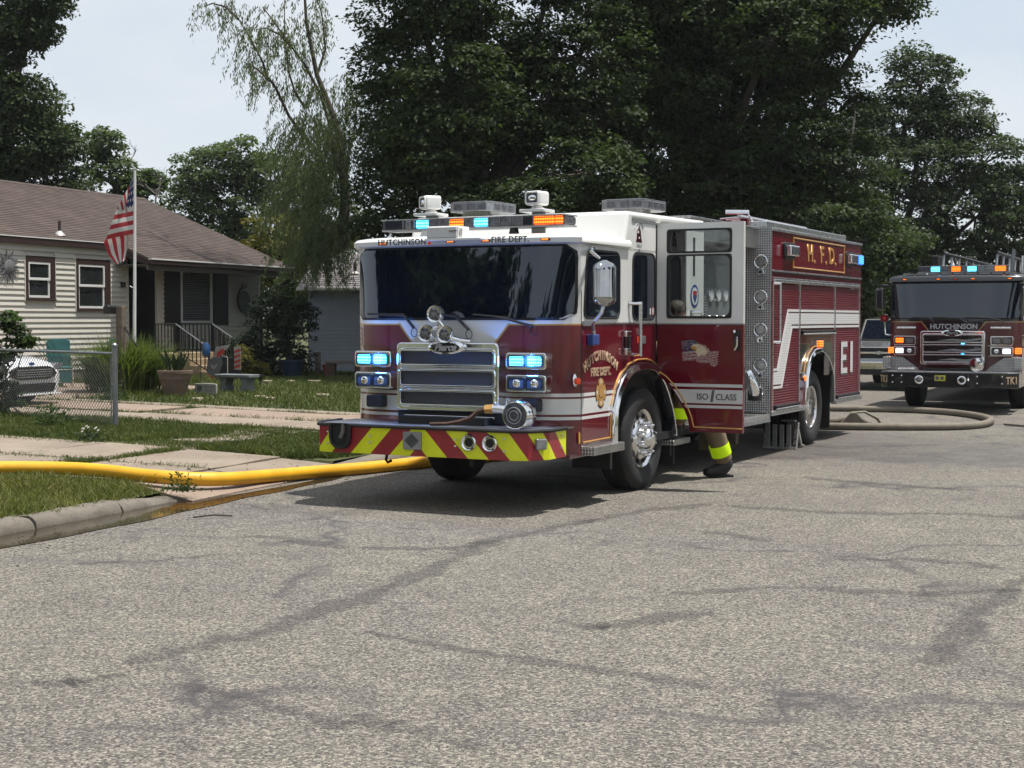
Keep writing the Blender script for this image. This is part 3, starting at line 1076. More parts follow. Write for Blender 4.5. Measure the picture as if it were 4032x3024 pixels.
MB().tube([(-0.2, yg - 0.02, 1.585), (-0.1, yg - 0.05, 1.60), (0.02, yg - 0.05, 1.606), (0.14, yg - 0.05, 1.60), (0.26, yg - 0.02, 1.585)], 0.022, 8).out('hood_lip', 'chrome', gr)
box('air_intake', 'undercarriage', gr, gx0 - 0.02, gx1 + 0.02, yg + 0.02, yg + 0.16, 0.80, 0.905)
box('lower_bar', 'chrome', gr, gx0 + 0.08, gx1 - 0.05, yg - 0.03, yg + 0.02, 0.845, 0.868, 0.006)

# three round lamps on a chrome tree in front of the screen
rl = empty('lamp_tree', parent=ENG)
MB().tube([(0.04, -2.08, 1.585), (0.03, -2.14, 1.66), (0.01, -2.16, 1.72), (-0.06, -2.16, 1.80)], 0.022, 8).out('stem', 'chrome', rl)
MB().tube([(-0.15, -2.15, 1.685), (-0.04, -2.15, 1.735), (0.06, -2.15, 1.69)], 0.020, 8).out('arm', 'chrome', rl)
MB().tube([(0.06, -2.13, 1.62), (0.16, -2.10, 1.60), (0.24, -2.08, 1.585)], [0.03, 0.022, 0.012], 8).out('foot', 'chrome', rl)
for x, z in ((-0.064, 1.850), (-0.165, 1.665), (0.048, 1.655)):
    q = MB().lathe([(0.0, 0.10), (0.05, 0.09), (0.078, 0.03), (0.084, -0.02), (0.080, -0.035), (0.070, -0.030)], (x, -2.18, z), 'y', 28).out('lamp_shell', 'chrome', rl, sharp=50)
    MB().lathe([(0.071, -0.026), (0.05, -0.034), (0.0, -0.036)], (x, -2.18, z), 'y', 28).out('lens', 'clear_lens', q)
    for k in range(6):
        a = k * math.pi / 3
        MB().lathe([(0.017, -0.034), (0.012, -0.040), (0.0, -0.042)], (x + 0.042 * math.cos(a), -2.18, z + 0.042 * math.sin(a)), 'y', 8).out('optic', 'smoke_lens', q)

# head lamp and warning lamp clusters
for sgn in (-1, 1):
    a, b_ = (-1.085, -0.66) if sgn < 0 else (0.625, 1.05)
    lamp_box(ENG, 'warning_lamp', a, b_, 1.325, 1.485, -2.0, ['led_blue', 'led_blue'])
    lamp_box(ENG, 'head_lamp', a, b_, 1.112, 1.275, -2.0, ['head', 'head'])
    pb = MB().prism(rrect(sgn * 0.865 - 0.095, sgn * 0.865 + 0.095, 0.925, 1.045, 0.02), 'y', -2.035, -1.93).out('tow_panel', 'black_plastic', ENG, 0.008)
    li = bpy.data.lights.new('warning_glow', 'POINT')
    li.energy = 10.0
    li.color = (0.05, 0.25, 1.0)
    li.shadow_soft_size = 0.06
    lo_ = bpy.data.objects.new('warning_glow', li)
    COL.objects.link(lo_)
    lo_.parent = ENG
    lo_.location = ((a + b_) / 2, -2.16, 1.405)

# wound siren, valve and stub of hose on the bumper deck
qs = empty('siren', parent=ENG)
MB().lathe([(0.0, -0.02), (0.05, -0.022), (0.085, -0.012), (0.105, -0.02), (0.128, -0.018), (0.137, 0.0), (0.137, 0.10), (0.125, 0.18), (0.09, 0.22), (0.0, 0.225)], (0.915, -2.40, 0.915), 'y', 36).out('shell', 'chrome', qs, sharp=50)
MB().lathe([(0.118, -0.0225), (0.06, -0.032), (0.0, -0.034)], (0.915, -2.40, 0.915), 'y', 36).out('grille_face', 'smoke_lens', qs)
for r in (0.045, 0.075):
    MB().tube([(0.915 + r * math.cos(R(t)), -2.436, 0.915 + r * math.sin(R(t))) for t in range(0, 360, 20)], 0.006, 6, closed=True).out('face_ring', 'grey_metal', qs)
MB().box(0.86, 0.98, -2.36, -2.22, 0.79, 0.80).out('mount', 'chrome', qs, 0.004)
pv = empty('discharge_pipe', parent=ENG)
MB().tube([(0.80, -2.28, 0.80), (0.80, -2.28, 0.90), (0.775, -2.28, 0.945), (0.72, -2.29, 0.962), (0.62, -2.30, 0.962)], 0.042, 14).out('elbow', 'chrome', pv)
MB().tube([(0.63, -2.30, 0.962), (0.55, -2.305, 0.958)], [0.05, 0.046], 6).out('coupling', 'gold_leaf', pv, smooth=False)
MB().tube([(0.55, -2.305, 0.957), (0.47, -2.32, 0.93), (0.42, -2.36, 0.875), (0.34, -2.42, 0.84), (0.22, -2.46, 0.818), (0.05, -2.48, 0.812)], [0.04, 0.038, 0.036, 0.034, 0.030, 0.028], 10, flat=0.6).out('hose_stub', 'brown_wicker', pv)
MB().tube([(0.70, -2.14, 1.06), (0.68, -2.12, 1.00), (0.72, -2.14, 0.90)], 0.014, 8).out('grab_handle', 'chrome', pv)

# bumper with chevrons
bp = empty('bumper', parent=ENG)
out = [(-1.25, -2.02), (-1.25, -2.40), (-1.13, -2.60), (-0.98, -2.62), (0.98, -2.62), (1.13, -2.56), (1.25, -2.38), (1.25, -2.02)]
MB().prism(out, 'z', 0.515, 0.775).out('chevron_plate', 'chevron', bp, 0.006)
mb = MB()
pts = [(p[0] * 1.006, p[1] - 0.008, 0.785) for p in out]
mb.tube(pts, 0.018, 8)
mb.out('rubber_edge', 'black_rubber', bp)
MB().prism([(p[0] * 0.985, p[1] + 0.02) for p in out[:-1]] + [(1.23, -1.80), (-1.23, -1.80)], 'z', 0.772, 0.786).out('deck', 'diamond_plate', bp)
hs = MB()
ol = [(-0.985, 0.80), (-0.985, 0.66), (-0.965, 0.60), (-0.92, 0.562), (-0.86, 0.552), (-0.80, 0.562), (-0.76, 0.60), (-0.74, 0.66), (-0.74, 0.80)]
il = [(-0.955, 0.80), (-0.955, 0.66), (-0.94, 0.615), (-0.905, 0.588), (-0.86, 0.58), (-0.815, 0.588), (-0.785, 0.615), (-0.77, 0.66), (-0.77, 0.80)]
ring_prism(hs, ol, il, 'y', -2.66, -2.60)
hs.out('hose_cutout_rim', 'black_rubber', bp, 0.008)
MB().prism(il, 'y', -2.632, -2.624).out('hose_cutout', 'undercarriage', bp)
MB().tube([(-0.83, -2.634, 0.80), (-0.83, -2.64, 0.72), (-0.86, -2.64, 0.66)], 0.02, 8).out('hose_end', 'canvas_tan', bp)
sp = MB().prism(rrect(-0.155, 0.04, 0.578, 0.745, 0.012), 'y', -2.642, -2.618).out('speaker', 'grey_metal', bp, 0.004)
for k in range(4):
    d_ = 0.015 + k * 0.017
    mb = MB()
    c0 = (-0.0575, 0.6615)
    ring_prism(mb, [(c0[0] + d_ * 1.15 * i, c0[1] + d_ * j) for i, j in ((1, 0), (0, 1), (-1, 0), (0, -1))], [(c0[0] + (d_ - 0.006) * 1.15 * i, c0[1] + (d_ - 0.006) * j) for i, j in ((1, 0), (0, 1), (-1, 0), (0, -1))], 'y', -2.648, -2.641)
    mb.out('speaker_slot', 'black_plastic', sp)
for x in (0.545, 0.765):
    MB().lathe([(0.074, 0.0), (0.078, -0.012), (0.070, -0.024), (0.058, -0.012), (0.040, 0.03), (0.03, 0.05)], (x, -2.622, 0.668), 'y', 28).out('air_horn', 'chrome', bp, sharp=50)
    MB().lathe([(0.042, 0.0), (0.0, 0.001)], (x, -2.625, 0.668), 'y', 20).out('horn_throat', 'undercarriage', bp)
for x, z in ((-1.02, 0.712), (-1.02, 0.600), (-0.53, 0.69), (-0.53, 0.63), (0.405, 0.69), (0.405, 0.63), (0.915, 0.715), (0.915, 0.60)):
    MB().lathe([(0.014, 0.0), (0.012, -0.01), (0.0, -0.013)], (x, -2.622 if abs(x) < 0.98 else -2.614, z), 'y', 8).out('bolt', 'chrome', bp)
sm = MB().box(-0.055, 0.055, -0.03, 0.01, -0.05, 0.05).out('side_flasher', 'clear_lens', bp, 0.012)
sm.location = (1.205, -2.47, 0.665)
sm.rotation_euler = (0, 0, R(55))
for z in (0.61, 0.72):
    MB().lathe([(0.012, 0.0), (0.010, 0.008), (0.0, 0.01)], (1.25, -2.12, z), 'x', 8).out('bolt', 'chrome', bp)
MB().tube([(-0.45, -2.45, 0.515), (-0.45, -2.47, 0.45), (-0.42, -2.49, 0.43), (-0.38, -2.48, 0.45)], 0.014, 6).out('tow_hook', 'iron', bp)
MB().tube([(0.46, -2.4, 0.52), (0.46, -2.42, 0.42)], 0.02, 6).out('tow_hook', 'iron', bp)

# driver's door, windows, trim
dr = box('door_gap', 'black_rubber', cab, HW - 0.01, HW + 0.0025, -1.697, -1.685, 0.56, 2.08)
box('door_gap', 'black_rubber', cab, HW - 0.01, HW + 0.003, 0.186, 0.206, 1.20, 2.80)
box('belt_trim', 'aluminium', cab, HW - 0.01, HW + 0.008, -1.68, 0.185, 1.752, 1.768, 0.002)
for (pts, nm_) in (([(-1.655, 1.80), (-0.775, 1.80), (-0.775, 2.475), (-1.575, 2.475)], 'door_window'), ([(-0.455, 1.785), (0.165, 1.785), (0.165, 2.495), (-0.455, 2.495)], 'quarter_window')):
    # round the corners of the outline
    def rnd(pts, r, n=5):
        o = []
        for i, p in enumerate(pts):
            p = Vector(p)
            a = (Vector(pts[i - 1]) - p).normalized() * r
            b2 = (Vector(pts[(i + 1) % len(pts)]) - p).normalized() * r
            for k in range(n + 1):
                t = k / n
                o.append(tuple(p + a * (1 - t) ** 2 + b2 * t ** 2))
        return o
    o_, i_ = rnd(pts, 0.12), rnd([(p[0] + (0.022 if p[0] < sum(q[0] for q in pts) / 4 else -0.022), p[1] + (0.022 if p[1] < 2.1 else -0.022)) for p in pts], 0.10)
    mb = MB()
    ring_prism(mb, o_, i_, 'x', HW - 0.004, HW + 0.012)
    fr_ = mb.out(nm_, 'black_rubber', cab, 0.004)
    MB().prism(i_, 'x', HW - 0.002, HW + 0.005).out('pane', 'cab_glass', fr_)
    if nm_ == 'quarter_window':
        MB().prism([(0.105 + 0.038 * math.cos(R(t)), 1.885 + 0.052 * math.sin(R(t))) for t in range(0, 360, 30)], 'x', HW + 0.005, HW + 0.006).out('sticker', 'red_decal', fr_)
        MB().prism([(0.105 + 0.026 * math.cos(R(t)), 1.885 + 0.038 * math.sin(R(t))) for t in range(0, 360, 30)], 'x', HW + 0.006, HW + 0.007).out('sticker', 'reflective_white', fr_)
        MB().prism(rrect(0.012, 0.045, 1.85, 1.915, 0.008), 'x', HW + 0.005, HW + 0.006).out('sticker', 'reflective_white', fr_)
# front seam panel behind the pillar and small things of the driver's door
box('hinge_plate', 'grey_metal', cab, HW - 0.01, HW + 0.012, -1.67, -1.40, 1.735, 1.785, 0.003)
gb = empty('grab_rail', parent=ENG)
MB().tube([(HW + 0.085, -0.43, 1.98), (HW + 0.085, -0.43, 1.42)], 0.019, 12).out('rail', 'aluminium', gb)
for z in (1.96, 1.44):
    MB().tube([(HW, -0.55 if z > 1.7 else -0.43, z), (HW + 0.05, -0.50 if z > 1.7 else -0.43, z), (HW + 0.085, -0.43, z)], [0.02, 0.016, 0.022], 8).out('bracket', 'chrome', gb)
hd_ = empty('door_handle', parent=ENG)
MB().box(HW - 0.005, HW + 0.008, -0.70, -0.56, 1.44, 1.69).out('pocket', 'dark_red_paint', hd_, 0.01)
MB().box(HW + 0.006, HW + 0.05, -0.705, -0.56, 1.62, 1.685).out('upper_end', 'chrome', hd_, 0.015)
MB().box(HW + 0.006, HW + 0.05, -0.70, -0.57, 1.435, 1.51).out('lower_end', 'chrome', hd_, 0.015)
MB().box(HW + 0.03, HW + 0.045, -0.63, -0.575, 1.50, 1.63).out('grip', 'black_plastic', hd_, 0.006)
box('lock_plate', 'grey_metal', cab, HW - 0.005, HW + 0.010, -0.19, -0.10, 1.545, 1.625, 0.004)
box('door_latch', 'aluminium', cab, HW - 0.005, HW + 0.015, -0.305, -0.255, 1.64, 1.70, 0.005)
box('release_tab', 'red_reflector', cab, HW - 0.005, HW + 0.006, -0.315, -0.255, 1.555, 1.625, 0.004)
# lettering of the door on an arc
word = 'HUTCHINSON'
for i, ch in enumerate(word):
    t = (i - (len(word) - 1) / 2) / ((len(word) - 1) / 2)
    text('letter', ch, 0.125, 'lettering_tan', cab, (HW + 0.003, -1.235 + 0.365 * t, 1.445 - 0.105 * t * t), rot=(90 - 0.0, -(-26 * t), 90), off=0.004, xs=0.92)
text('lettering', 'FIRE DEPT.', 0.112, 'lettering_tan', cab, (HW + 0.003, -1.235, 1.285), rot=(90, 0, 90), off=0.004, xs=0.92)
# maltese badge
mb = MB()
cy, cz = -1.235, 1.085
pts = []
for k in range(4):
    a = 90 * k
    for da, r in ((-35, 0.150), (-18, 0.152), (0, 0.158), (18, 0.152), (35, 0.150), (45, 0.088)):
        pts.append((cy + r * 0.84 * math.sin(R(a + da)), cz + r * math.cos(R(a + da))))
bd = MB().prism(pts, 'x', HW - 0.002, HW + 0.003).out('badge', 'black_paint', cab)
MB().prism([(cy + (p[0] - cy) * 0.9, cz + (p[1] - cz) * 0.9) for p in pts], 'x', HW + 0.003, HW + 0.0045).out('badge_field', 'gold_leaf', bd)
MB().lathe([(0.058, 0.0045), (0.058, 0.006), (0.0, 0.0065)], (HW, cy, cz), 'x', 20).out('badge_disc', 'lettering_grey', bd)
MB().lathe([(0.050, 0.0065), (0.050, 0.0075), (0.0, 0.008)], (HW, cy, cz), 'x', 20).out('badge_disc', 'gold_leaf', bd)
for k in range(4):
    MB().prism([(cy + 0.09 * math.sin(R(90 * k)) + 0.02 * i, cz + 0.105 * math.cos(R(90 * k)) + 0.018 * j) for i, j in ((-1, -1), (1, -1), (1, 1), (-1, 1))], 'x', HW + 0.0045, HW + 0.0055).out('badge_mark', 'cream_decal', bd)
# crest on the crew roof side
MB().prism([(-0.36, 2.595), (-0.20, 2.595), (-0.225, 2.66), (-0.235, 2.72), (-0.265, 2.77), (-0.30, 2.74), (-0.335, 2.71), (-0.335, 2.64)], 'x', HW - 0.001, HW + 0.003).out('crest', 'dark_red_paint', cab)
MB().box(HW + 0.003, HW + 0.004, -0.325, -0.285, 2.685, 2.71).out('crest_mark', 'reflective_white', cab)
MB().box(HW + 0.003, HW + 0.004, -0.29, -0.26, 2.63, 2.65).out('crest_mark', 'reflective_white', cab)
MB().tube([(HW + 0.002, -0.28 + 0.115 * math.cos(R(t)), 2.70 + 0.105 * math.sin(R(t))) for t in range(20, 165, 12)], 0.008, 4).out('crest_arc', 'lettering_silver', cab)
text('lettering', 'RESCUE', 0.038, 'lettering_silver', cab, (HW + 0.003, -0.275, 2.565), rot=(90, 0, 90))
text('lettering', 'FIRE', 0.038, 'lettering_silver', cab, (HW + 0.003, -0.275, 2.515), rot=(90, 0, 90))

# fender, pinstripe, step
arch = ARCH + ARCH_TAIL


def offset_path(pts, d):
    o = []
    n = len(pts)
    for i, p in enumerate(pts):
        a, b2 = pts[max(i - 1, 0)], pts[min(i + 1, n - 1)]
        t = Vector((b2[0] - a[0], b2[1] - a[1])).normalized()
        o.append((p[0] - t.y * d, p[1] + t.x * d))
    return o


def band_strip(mb, a, b2, x0, x1):
    n = len(a)
    vs = [(x0, p[0], p[1]) for p in a] + [(x1 - 0.0, p[0], p[1]) for p in a] + [(x1 - 0.02, p[0], p[1]) for p in b2] + [(x0, p[0], p[1]) for p in b2]
    fs = []
    for i in range(n - 1):
        for k in range(4):
            k2 = (k + 1) % 4
            fs.append((k * n + i, k * n + i + 1, k2 * n + i + 1, k2 * n + i))
    fs += [(0, n, 2 * n, 3 * n), (n - 1, 4 * n - 1, 3 * n - 1, 2 * n - 1)]
    mb.add(vs, fs)


mb = MB()
band_strip(mb, offset_path(arch, -0.015), offset_path(arch, 0.06), HW - 0.12, HW + 0.055)
mb.out('fender', 'chrome', ENG, 0.014, sharp=40, seg=3)
MB().tube([(HW + 0.004, p[0], p[1]) for p in offset_path(ARCH[2:], 0.095)], 0.009, 6).out('pinstripe', 'gold_leaf', cab)
MB().tube([(HW + 0.004, p[0], p[1]) for p in ((-0.995, 0.86), (-1.015, 0.625), (-1.66, 0.622))], 0.009, 6).out('pinstripe', 'gold_leaf', cab)
box('wheel_well', 'undercarriage', ENG, -1.1, 1.10, -0.96, 0.74, 0.55, 1.30)
MB().prism([(-0.93, 0.30), (-0.93, 1.28), (0.72, 1.28), (0.75, 0.30), (0.70, 0.30), (0.66, 1.22), (-0.88, 1.22), (-0.88, 0.30)], 'x', 0.80, HW - 0.03).out('mud_guard', 'black_rubber', ENG)
box('step', 'diamond_plate', ENG, HW - 0.10, HW + 0.14, -1.69, -0.955, 0.50, 0.585, 0.008)
box('sill', 'dark_red_paint', ENG, -HW + 0.02, HW - 0.02, -1.90, -0.97, 0.48, 0.52)
box('reflector', 'orange_decal', cab, HW - 0.005, HW + 0.004, -1.745, -1.715, 0.62, 0.72)
MB().lathe([(0.05, 0.0), (0.048, 0.012), (0.03, 0.016)], (HW - 0.012, -1.80, 1.225), 'x', 18, 1.3).out('turn_light', 'chrome', ENG)
MB().lathe([(0.032, 0.012), (0.03, 0.04), (0.0, 0.05)], (HW - 0.005, -1.80, 1.215), 'x', 16).out('turn_light_lens', 'red_reflector', ENG)

# mirror
mr = empty('mirror', parent=ENG)
mb = MB()


def mirror_shell(u, v):
    a = v * 2 * math.pi
    z = 1.915 + 0.44 * u
    e = min(u, 1 - u)
    k = math.sqrt(max(0.0, min(1.0, e / 0.12)))
    k = 0.15 + 0.85 * k
    return (1.50 + 0.085 * k * math.cos(a), -1.71 + 0.185 * k * math.sin(a) * (1.0 if math.cos(a) > 0 else 1.0), z)


mb.grid(mirror_shell, 15, 25)
mb.out('mirror_shell', 'shaded_chrome', mr, sharp=70)
MB().tube([(1.27, -1.48, 2.47), (1.33, -1.66, 2.44), (1.40, -1.80, 2.435), (1.46, -1.74, 2.37)], 0.016, 8).out('upper_arm', 'chrome', mr)
MB().tube([(1.50, -1.74, 1.92), (1.49, -1.76, 1.86), (1.42, -1.73, 1.79), (1.33, -1.60, 1.745), (1.30, -1.52, 1.70), (1.30, -1.50, 1.63)], 0.019, 8).out('lower_arm', 'aluminium', mr)
MB().box(HW, HW + 0.07, -1.57, -1.41, 1.55, 1.655).out('bracket', 'blue_decal', mr, 0.012)
MB().box(HW, HW + 0.03, -1.51, -1.44, 2.46, 2.50).out('bracket', 'chrome', mr, 0.006)

# open crew door, swung square to the side
cd = empty('crew_door', parent=ENG)
D0, D1 = 0.21, 0.265
xl, xr = HW + 0.005, 2.215
white = MB()
for x0, x1, z0, z1 in ((xl, xr, 2.745, 2.812), (xl, 1.372, 1.81, 2.745), (2.083, xr, 1.81, 2.745), (1.372, 2.083, 2.478, 2.50), (xl, xr, 1.757, 1.81)):
    white.box(x0, x1, D0, D1, z0, z1)
white.out('upper_frame', 'white_paint', cd)
cut = [(1.262, 1.20), (1.335, 1.155), (1.42, 1.07), (1.50, 0.965), (1.565, 0.85), (1.605, 0.76), (1.63, 0.655), (1.632, 0.614)]
MB().prism(cut + [(xr, 0.614), (xr, 1.745), (xl, 1.745)], 'y', D0, D1).out('lower_panel', 'dark_red_door', cd) if False else None
MB().prism(cut + [(xr, 0.614), (xr, 1.745), (xl, 1.745)], 'y', D0, D1).out('lower_panel', 'red_paint', cd, 0.004)
box('belt_trim', 'grey_metal', cd, xl, xr, D0 - 0.006, D1, 1.745, 1.757)
for z0, z1, r in ((2.50, 2.745, 0.055), (1.82, 2.478, 0.065)):
    mb = MB()
    ring_prism(mb, rrect(1.366, 2.089, z0 - 0.006 if z0 > 2 else z0 - 0.012, z1 + 0.004, r * 0.6), rrect(1.392, 2.065, z0 + 0.014, z1 - 0.014, r), 'y', D0 - 0.008, D1 - 0.01)
    w_ = mb.out('window_gasket', 'black_rubber', cd, 0.003)
    MB().prism(rrect(1.39, 2.067, z0 + 0.012, z1 - 0.012, r), 'y', D0 + 0.012, D0 + 0.018).out('pane', 'clear_glass', w_)
# white corner fillers of the rounded windows sit under the gasket ring already
for z0, z1, w0 in ((1.09, 1.122, (1.40, 1.43)), (0.918, 1.062, (1.445, 1.545)), (0.868, 0.898, (1.565, 1.59))):
    MB().prism([(w0[1], z0), (xr - 0.002, z0), (xr - 0.002, z1), (w0[0], z1)], 'y', D0 - 0.003, D0).out('stripe', 'reflective_white', cd)
text('lettering', 'ISO', 0.092, 'lettering_grey', cd, (1.775, D0 - 0.004, 0.985), off=0.001, xs=0.95)
text('lettering', '1', 0.165, 'lettering_grey', cd, (1.877, D0 - 0.004, 0.99), off=0.006, shear=0.15)
text('lettering', 'CLASS', 0.092, 'lettering_grey', cd, (2.035, D0 - 0.004, 0.985), off=0.001, xs=0.90)
cutp = offset_path(cut[:-1], 0.05)
MB().tube([(p[0], D0 - 0.003, p[1]) for p in cutp] + [(1.695, D0 - 0.003, 0.665), (xr - 0.004, D0 - 0.003, 0.662)], 0.008, 6).out('pinstripe', 'gold_leaf', cd)
hh_ = MB().prism(rrect(2.115, 2.185, 1.475, 1.69, 0.015), 'y', D0 - 0.006, D0).out('handle_pocket', 'black_plastic', cd)
MB().tube([(2.135, D0 - 0.005, 1.685), (2.135, D0 - 0.05, 1.675), (2.14, D0 - 0.05, 1.66)], 0.016, 8).out('handle_end', 'chrome', hh_)
MB().tube([(2.135, D0 - 0.005, 1.475), (2.14, D0 - 0.05, 1.485), (2.165, D0 - 0.05, 1.53), (2.165, D0 - 0.05, 1.62)], 0.013, 8).out('handle_grip', 'chrome', hh_)
# waving flag decal with an eagle head
fg = MB()
NU, NV = 20, 14
top = [(1.535, 1.567), (1.60, 1.580), (1.66, 1.587), (1.70, 1.575), (1.725, 1.548), (1.76, 1.538), (1.80, 1.533), (1.835, 1.505), (1.865, 1.465), (1.90, 1.47), (1.952, 1.476)]
bot = [(1.552, 1.358), (1.60, 1.359), (1.65, 1.364), (1.69, 1.371), (1.71, 1.343), (1.75, 1.339), (1.80, 1.340), (1.845, 1.343), (1.87, 1.312), (1.90, 1.298), (1.94, 1.325)]


def lerp_path(p, t):
    q = t * (len(p) - 1)
    i = min(int(q), len(p) - 2)
    f = q - i
    return (p[i][0] * (1 - f) + p[i + 1][0] * f, p[i][1] * (1 - f) + p[i + 1][1] * f)


def flag_fn(u, v):
    a, b2 = lerp_path(top, u), lerp_path(bot, u)
    return (a[0] * (1 - v) + b2[0] * v, D0 - 0.004, a[1] * (1 - v) + b2[1] * v)


fg.grid(flag_fn, 41, 21)
fo = fg.out('flag_decal', 'flag_decal', cd)
uvl = fo.data.uv_layers.new(name='UVMap')
# uv from the grid position (vertex order may change: recover from nearest parameters)
par = {}
for j in range(21):
    for i in range(41):
        p = flag_fn(i / 40, j / 20)
        par[(round(p[0], 4), round(p[2], 4))] = (i / 40, j / 20)
for lp in fo.data.loops:
    co = fo.data.vertices[lp.vertex_index].co
    uvl.data[lp.index].uv = par.get((round(co.x, 4), round(co.z, 4)), (0.5, 0.5))
MB().prism([(1.645, 1.515), (1.665, 1.535), (1.70, 1.542), (1.75, 1.532), (1.80, 1.50), (1.83, 1.46), (1.80, 1.42), (1.76, 1.43), (1.72, 1.40), (1.705, 1.45), (1.69, 1.485)], 'y', D0 - 0.0055, D0 - 0.0042).out('eagle_decal', 'cream_decal', fo)
MB().prism([(1.645, 1.495), (1.655, 1.515), (1.69, 1.51), (1.71, 1.50), (1.705, 1.47), (1.695, 1.455), (1.685, 1.485), (1.665, 1.482)], 'y', D0 - 0.0065, D0 - 0.0056).out('beak_decal', 'orange_decal', fo)
for p in ((1.735, 1.512), ):
    MB().lathe([(0.007, -0.0075), (0.0, -0.0078)], (p[0], D0, p[1]), 'y', 8).out('eye_decal', 'lettering_grey', fo)

# inside of the crew bay, rear pillar with its crest, bars
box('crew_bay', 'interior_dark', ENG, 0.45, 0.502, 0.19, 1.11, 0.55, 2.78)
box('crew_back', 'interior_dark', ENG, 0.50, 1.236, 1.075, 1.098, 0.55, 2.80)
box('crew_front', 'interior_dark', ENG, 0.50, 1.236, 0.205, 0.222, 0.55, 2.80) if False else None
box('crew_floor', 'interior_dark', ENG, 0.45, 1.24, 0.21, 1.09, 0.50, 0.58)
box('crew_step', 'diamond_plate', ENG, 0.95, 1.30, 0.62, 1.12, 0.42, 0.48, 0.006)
box('rear_pillar', 'white_paint', ENG, 1.0, 1.252, 1.10, 1.655, 0.62, 2.80, 0.006)
box('pillar_slot', 'black_rubber', ENG, 1.25, 1.256, 1.30, 1.36, 2.29, 2.72)
MB().lathe([(0.13, 0.0), (0.13, 0.004), (0.0, 0.0045)], (1.252, 1.35, 2.06), 'x', 28, 1.0).out('crest_disc', 'blue_decal', ENG)
MB().lathe([(0.10, 0.0045), (0.10, 0.006), (0.0, 0.0065)], (1.252, 1.35, 2.06), 'x', 28, 1.0).out('crest_disc', 'reflective_white', ENG)
MB().prism([(1.29, 2.12), (1.41, 2.12), (1.41, 2.05), (1.35, 1.98), (1.29, 2.05)], 'x', 1.2585, 1.260).out('crest_shield', 'red_decal', ENG)
MB().prism([(1.295, 2.07), (1.405, 2.07), (1.405, 2.045), (1.35, 1.985), (1.295, 2.045)], 'x', 1.260, 1.2615).out('crest_shield', 'blue_decal', ENG)
MB().tube([(1.25, 1.27, 1.875), (1.33, 1.34, 1.875), (1.33, 1.36, 1.84), (1.33, 1.36, 1.30)], 0.019, 8).out('grab_bar', 'chrome', ENG)
MB().box(1.246, 1.262, 1.22, 1.27, 1.80, 1.90).out('bar_plate', 'grey_metal', ENG)

# frame, tanks and axles under the truck
box('chassis', 'undercarriage', ENG, -0.48, 0.48, -2.2, 8.2, 0.62, 0.86)
box('front_axle', 'undercarriage', ENG, -1.0, 1.0, -0.10, 0.10, 0.40, 0.56, 0.03)
box('rear_axle', 'undercarriage', ENG, -0.9, 0.9, 6.25, 6.45, 0.42, 0.62, 0.04)
box('fuel_tank', 'undercarriage', ENG, -1.10, 0.9, 1.2, 3.9, 0.42, 0.66, 0.03)
box('engine_block', 'undercarriage', ENG, -0.5, 0.5, -1.8, 0.2, 0.44, 0.70, 0.03)
for sd in (1, -1):
    wheel(ENG, 0.0, sd * 1.215, 0.54, True, 0.34, sd)
    wheel(ENG, 6.35, sd * 1.20, 0.535, False, 0.29, sd)
    MB().lathe([(0.30, 0), (0.46, -0.01 * sd), (0.52, -0.03 * sd), (0.535, -0.06 * sd), (0.535, -0.22 * sd), (0.50, -0.27 * sd), (0.30, -0.28 * sd)], (sd * 0.86, 6.35, 0.535), 'x', 40).out('inner_tyre', 'tyre', ENG)
    MB().box(min(sd * 0.55, sd * 1.2), max(sd * 0.55, sd * 1.2), 7.22, 7.25, 0.18, 0.70).out('mud_flap', 'black_rubber', ENG)
    MB().box(min(sd * 0.9, sd * 1.22), max(sd * 0.9, sd * 1.22), 0.80, 0.83, 0.20, 0.60).out('mud_flap', 'black_rubber', ENG)

# pump module between cab and body
pm = empty('pump_module', parent=ENG)
box('panel', 'shutter_grey', pm, -1.0, 0.86, 1.72, 4.20, 0.62, 2.72)
mb = MB()
nr = 40
pts = []
for i in range(nr):
    z0 = 1.25 + i * 0.0335
    pts += [(0.872, z0), (0.882, z0 + 0.012), (0.872, z0 + 0.030)]
poly = pts + [(0.861, 1.25 + nr * 0.0335), (0.861, 1.25)]
mb.prism(poly, 'y', 1.80, 2.75)
mb.out('roller_shutter', 'shutter_grey', pm, sharp=10)
box('panel_upper', 'dark_red_paint', pm, 0.86, 0.875, 1.72, 4.18, 2.60, 2.95)
box('panel_lamp', 'chrome', pm, 0.876, 0.96, 1.80, 2.15, 2.68, 2.80, 0.02)
MB().box(-1.05, 1.05, 1.72, 4.20, 2.72, 2.97).out('hose_bed_wall', 'diamond_plate', pm, 0.006)
box('hose_bed_trim', 'aluminium', pm, -1.07, 1.07, 1.70, 4.2, 2.97, 3.0, 0.005)
box('running_board', 'aluminium', pm, 0.70, 1.24, 1.9, 4.22, 0.505, 0.56, 0.008)
box('running_board_lip', 'grey_metal', pm, 1.20, 1.245, 1.9, 4.22, 0.46, 0.505)
for y in (2.6, 3.6):
    box('board_hanger', 'wood_weathered', pm, 0.85, 0.98, y, y + 0.12, 0.20, 0.46)
MB().tube([(0.88, 3.55, 1.02), (1.08, 3.50, 1.01)], 0.10, 16).out('intake', 'chrome', pm)
MB().lathe([(0.115, 0.0), (0.12, 0.05), (0.11, 0.10), (0.0, 0.105)], (1.05, 3.50, 1.02), 'x', 20).out('intake_cap', 'black_plastic', pm)
MB().tube([(0.95, 3.75, 1.16), (1.10, 3.70, 1.10), (1.16, 3.72, 0.98), (1.17, 3.80, 0.84)], 0.07, 12).out('discharge_elbow', 'chrome', pm)
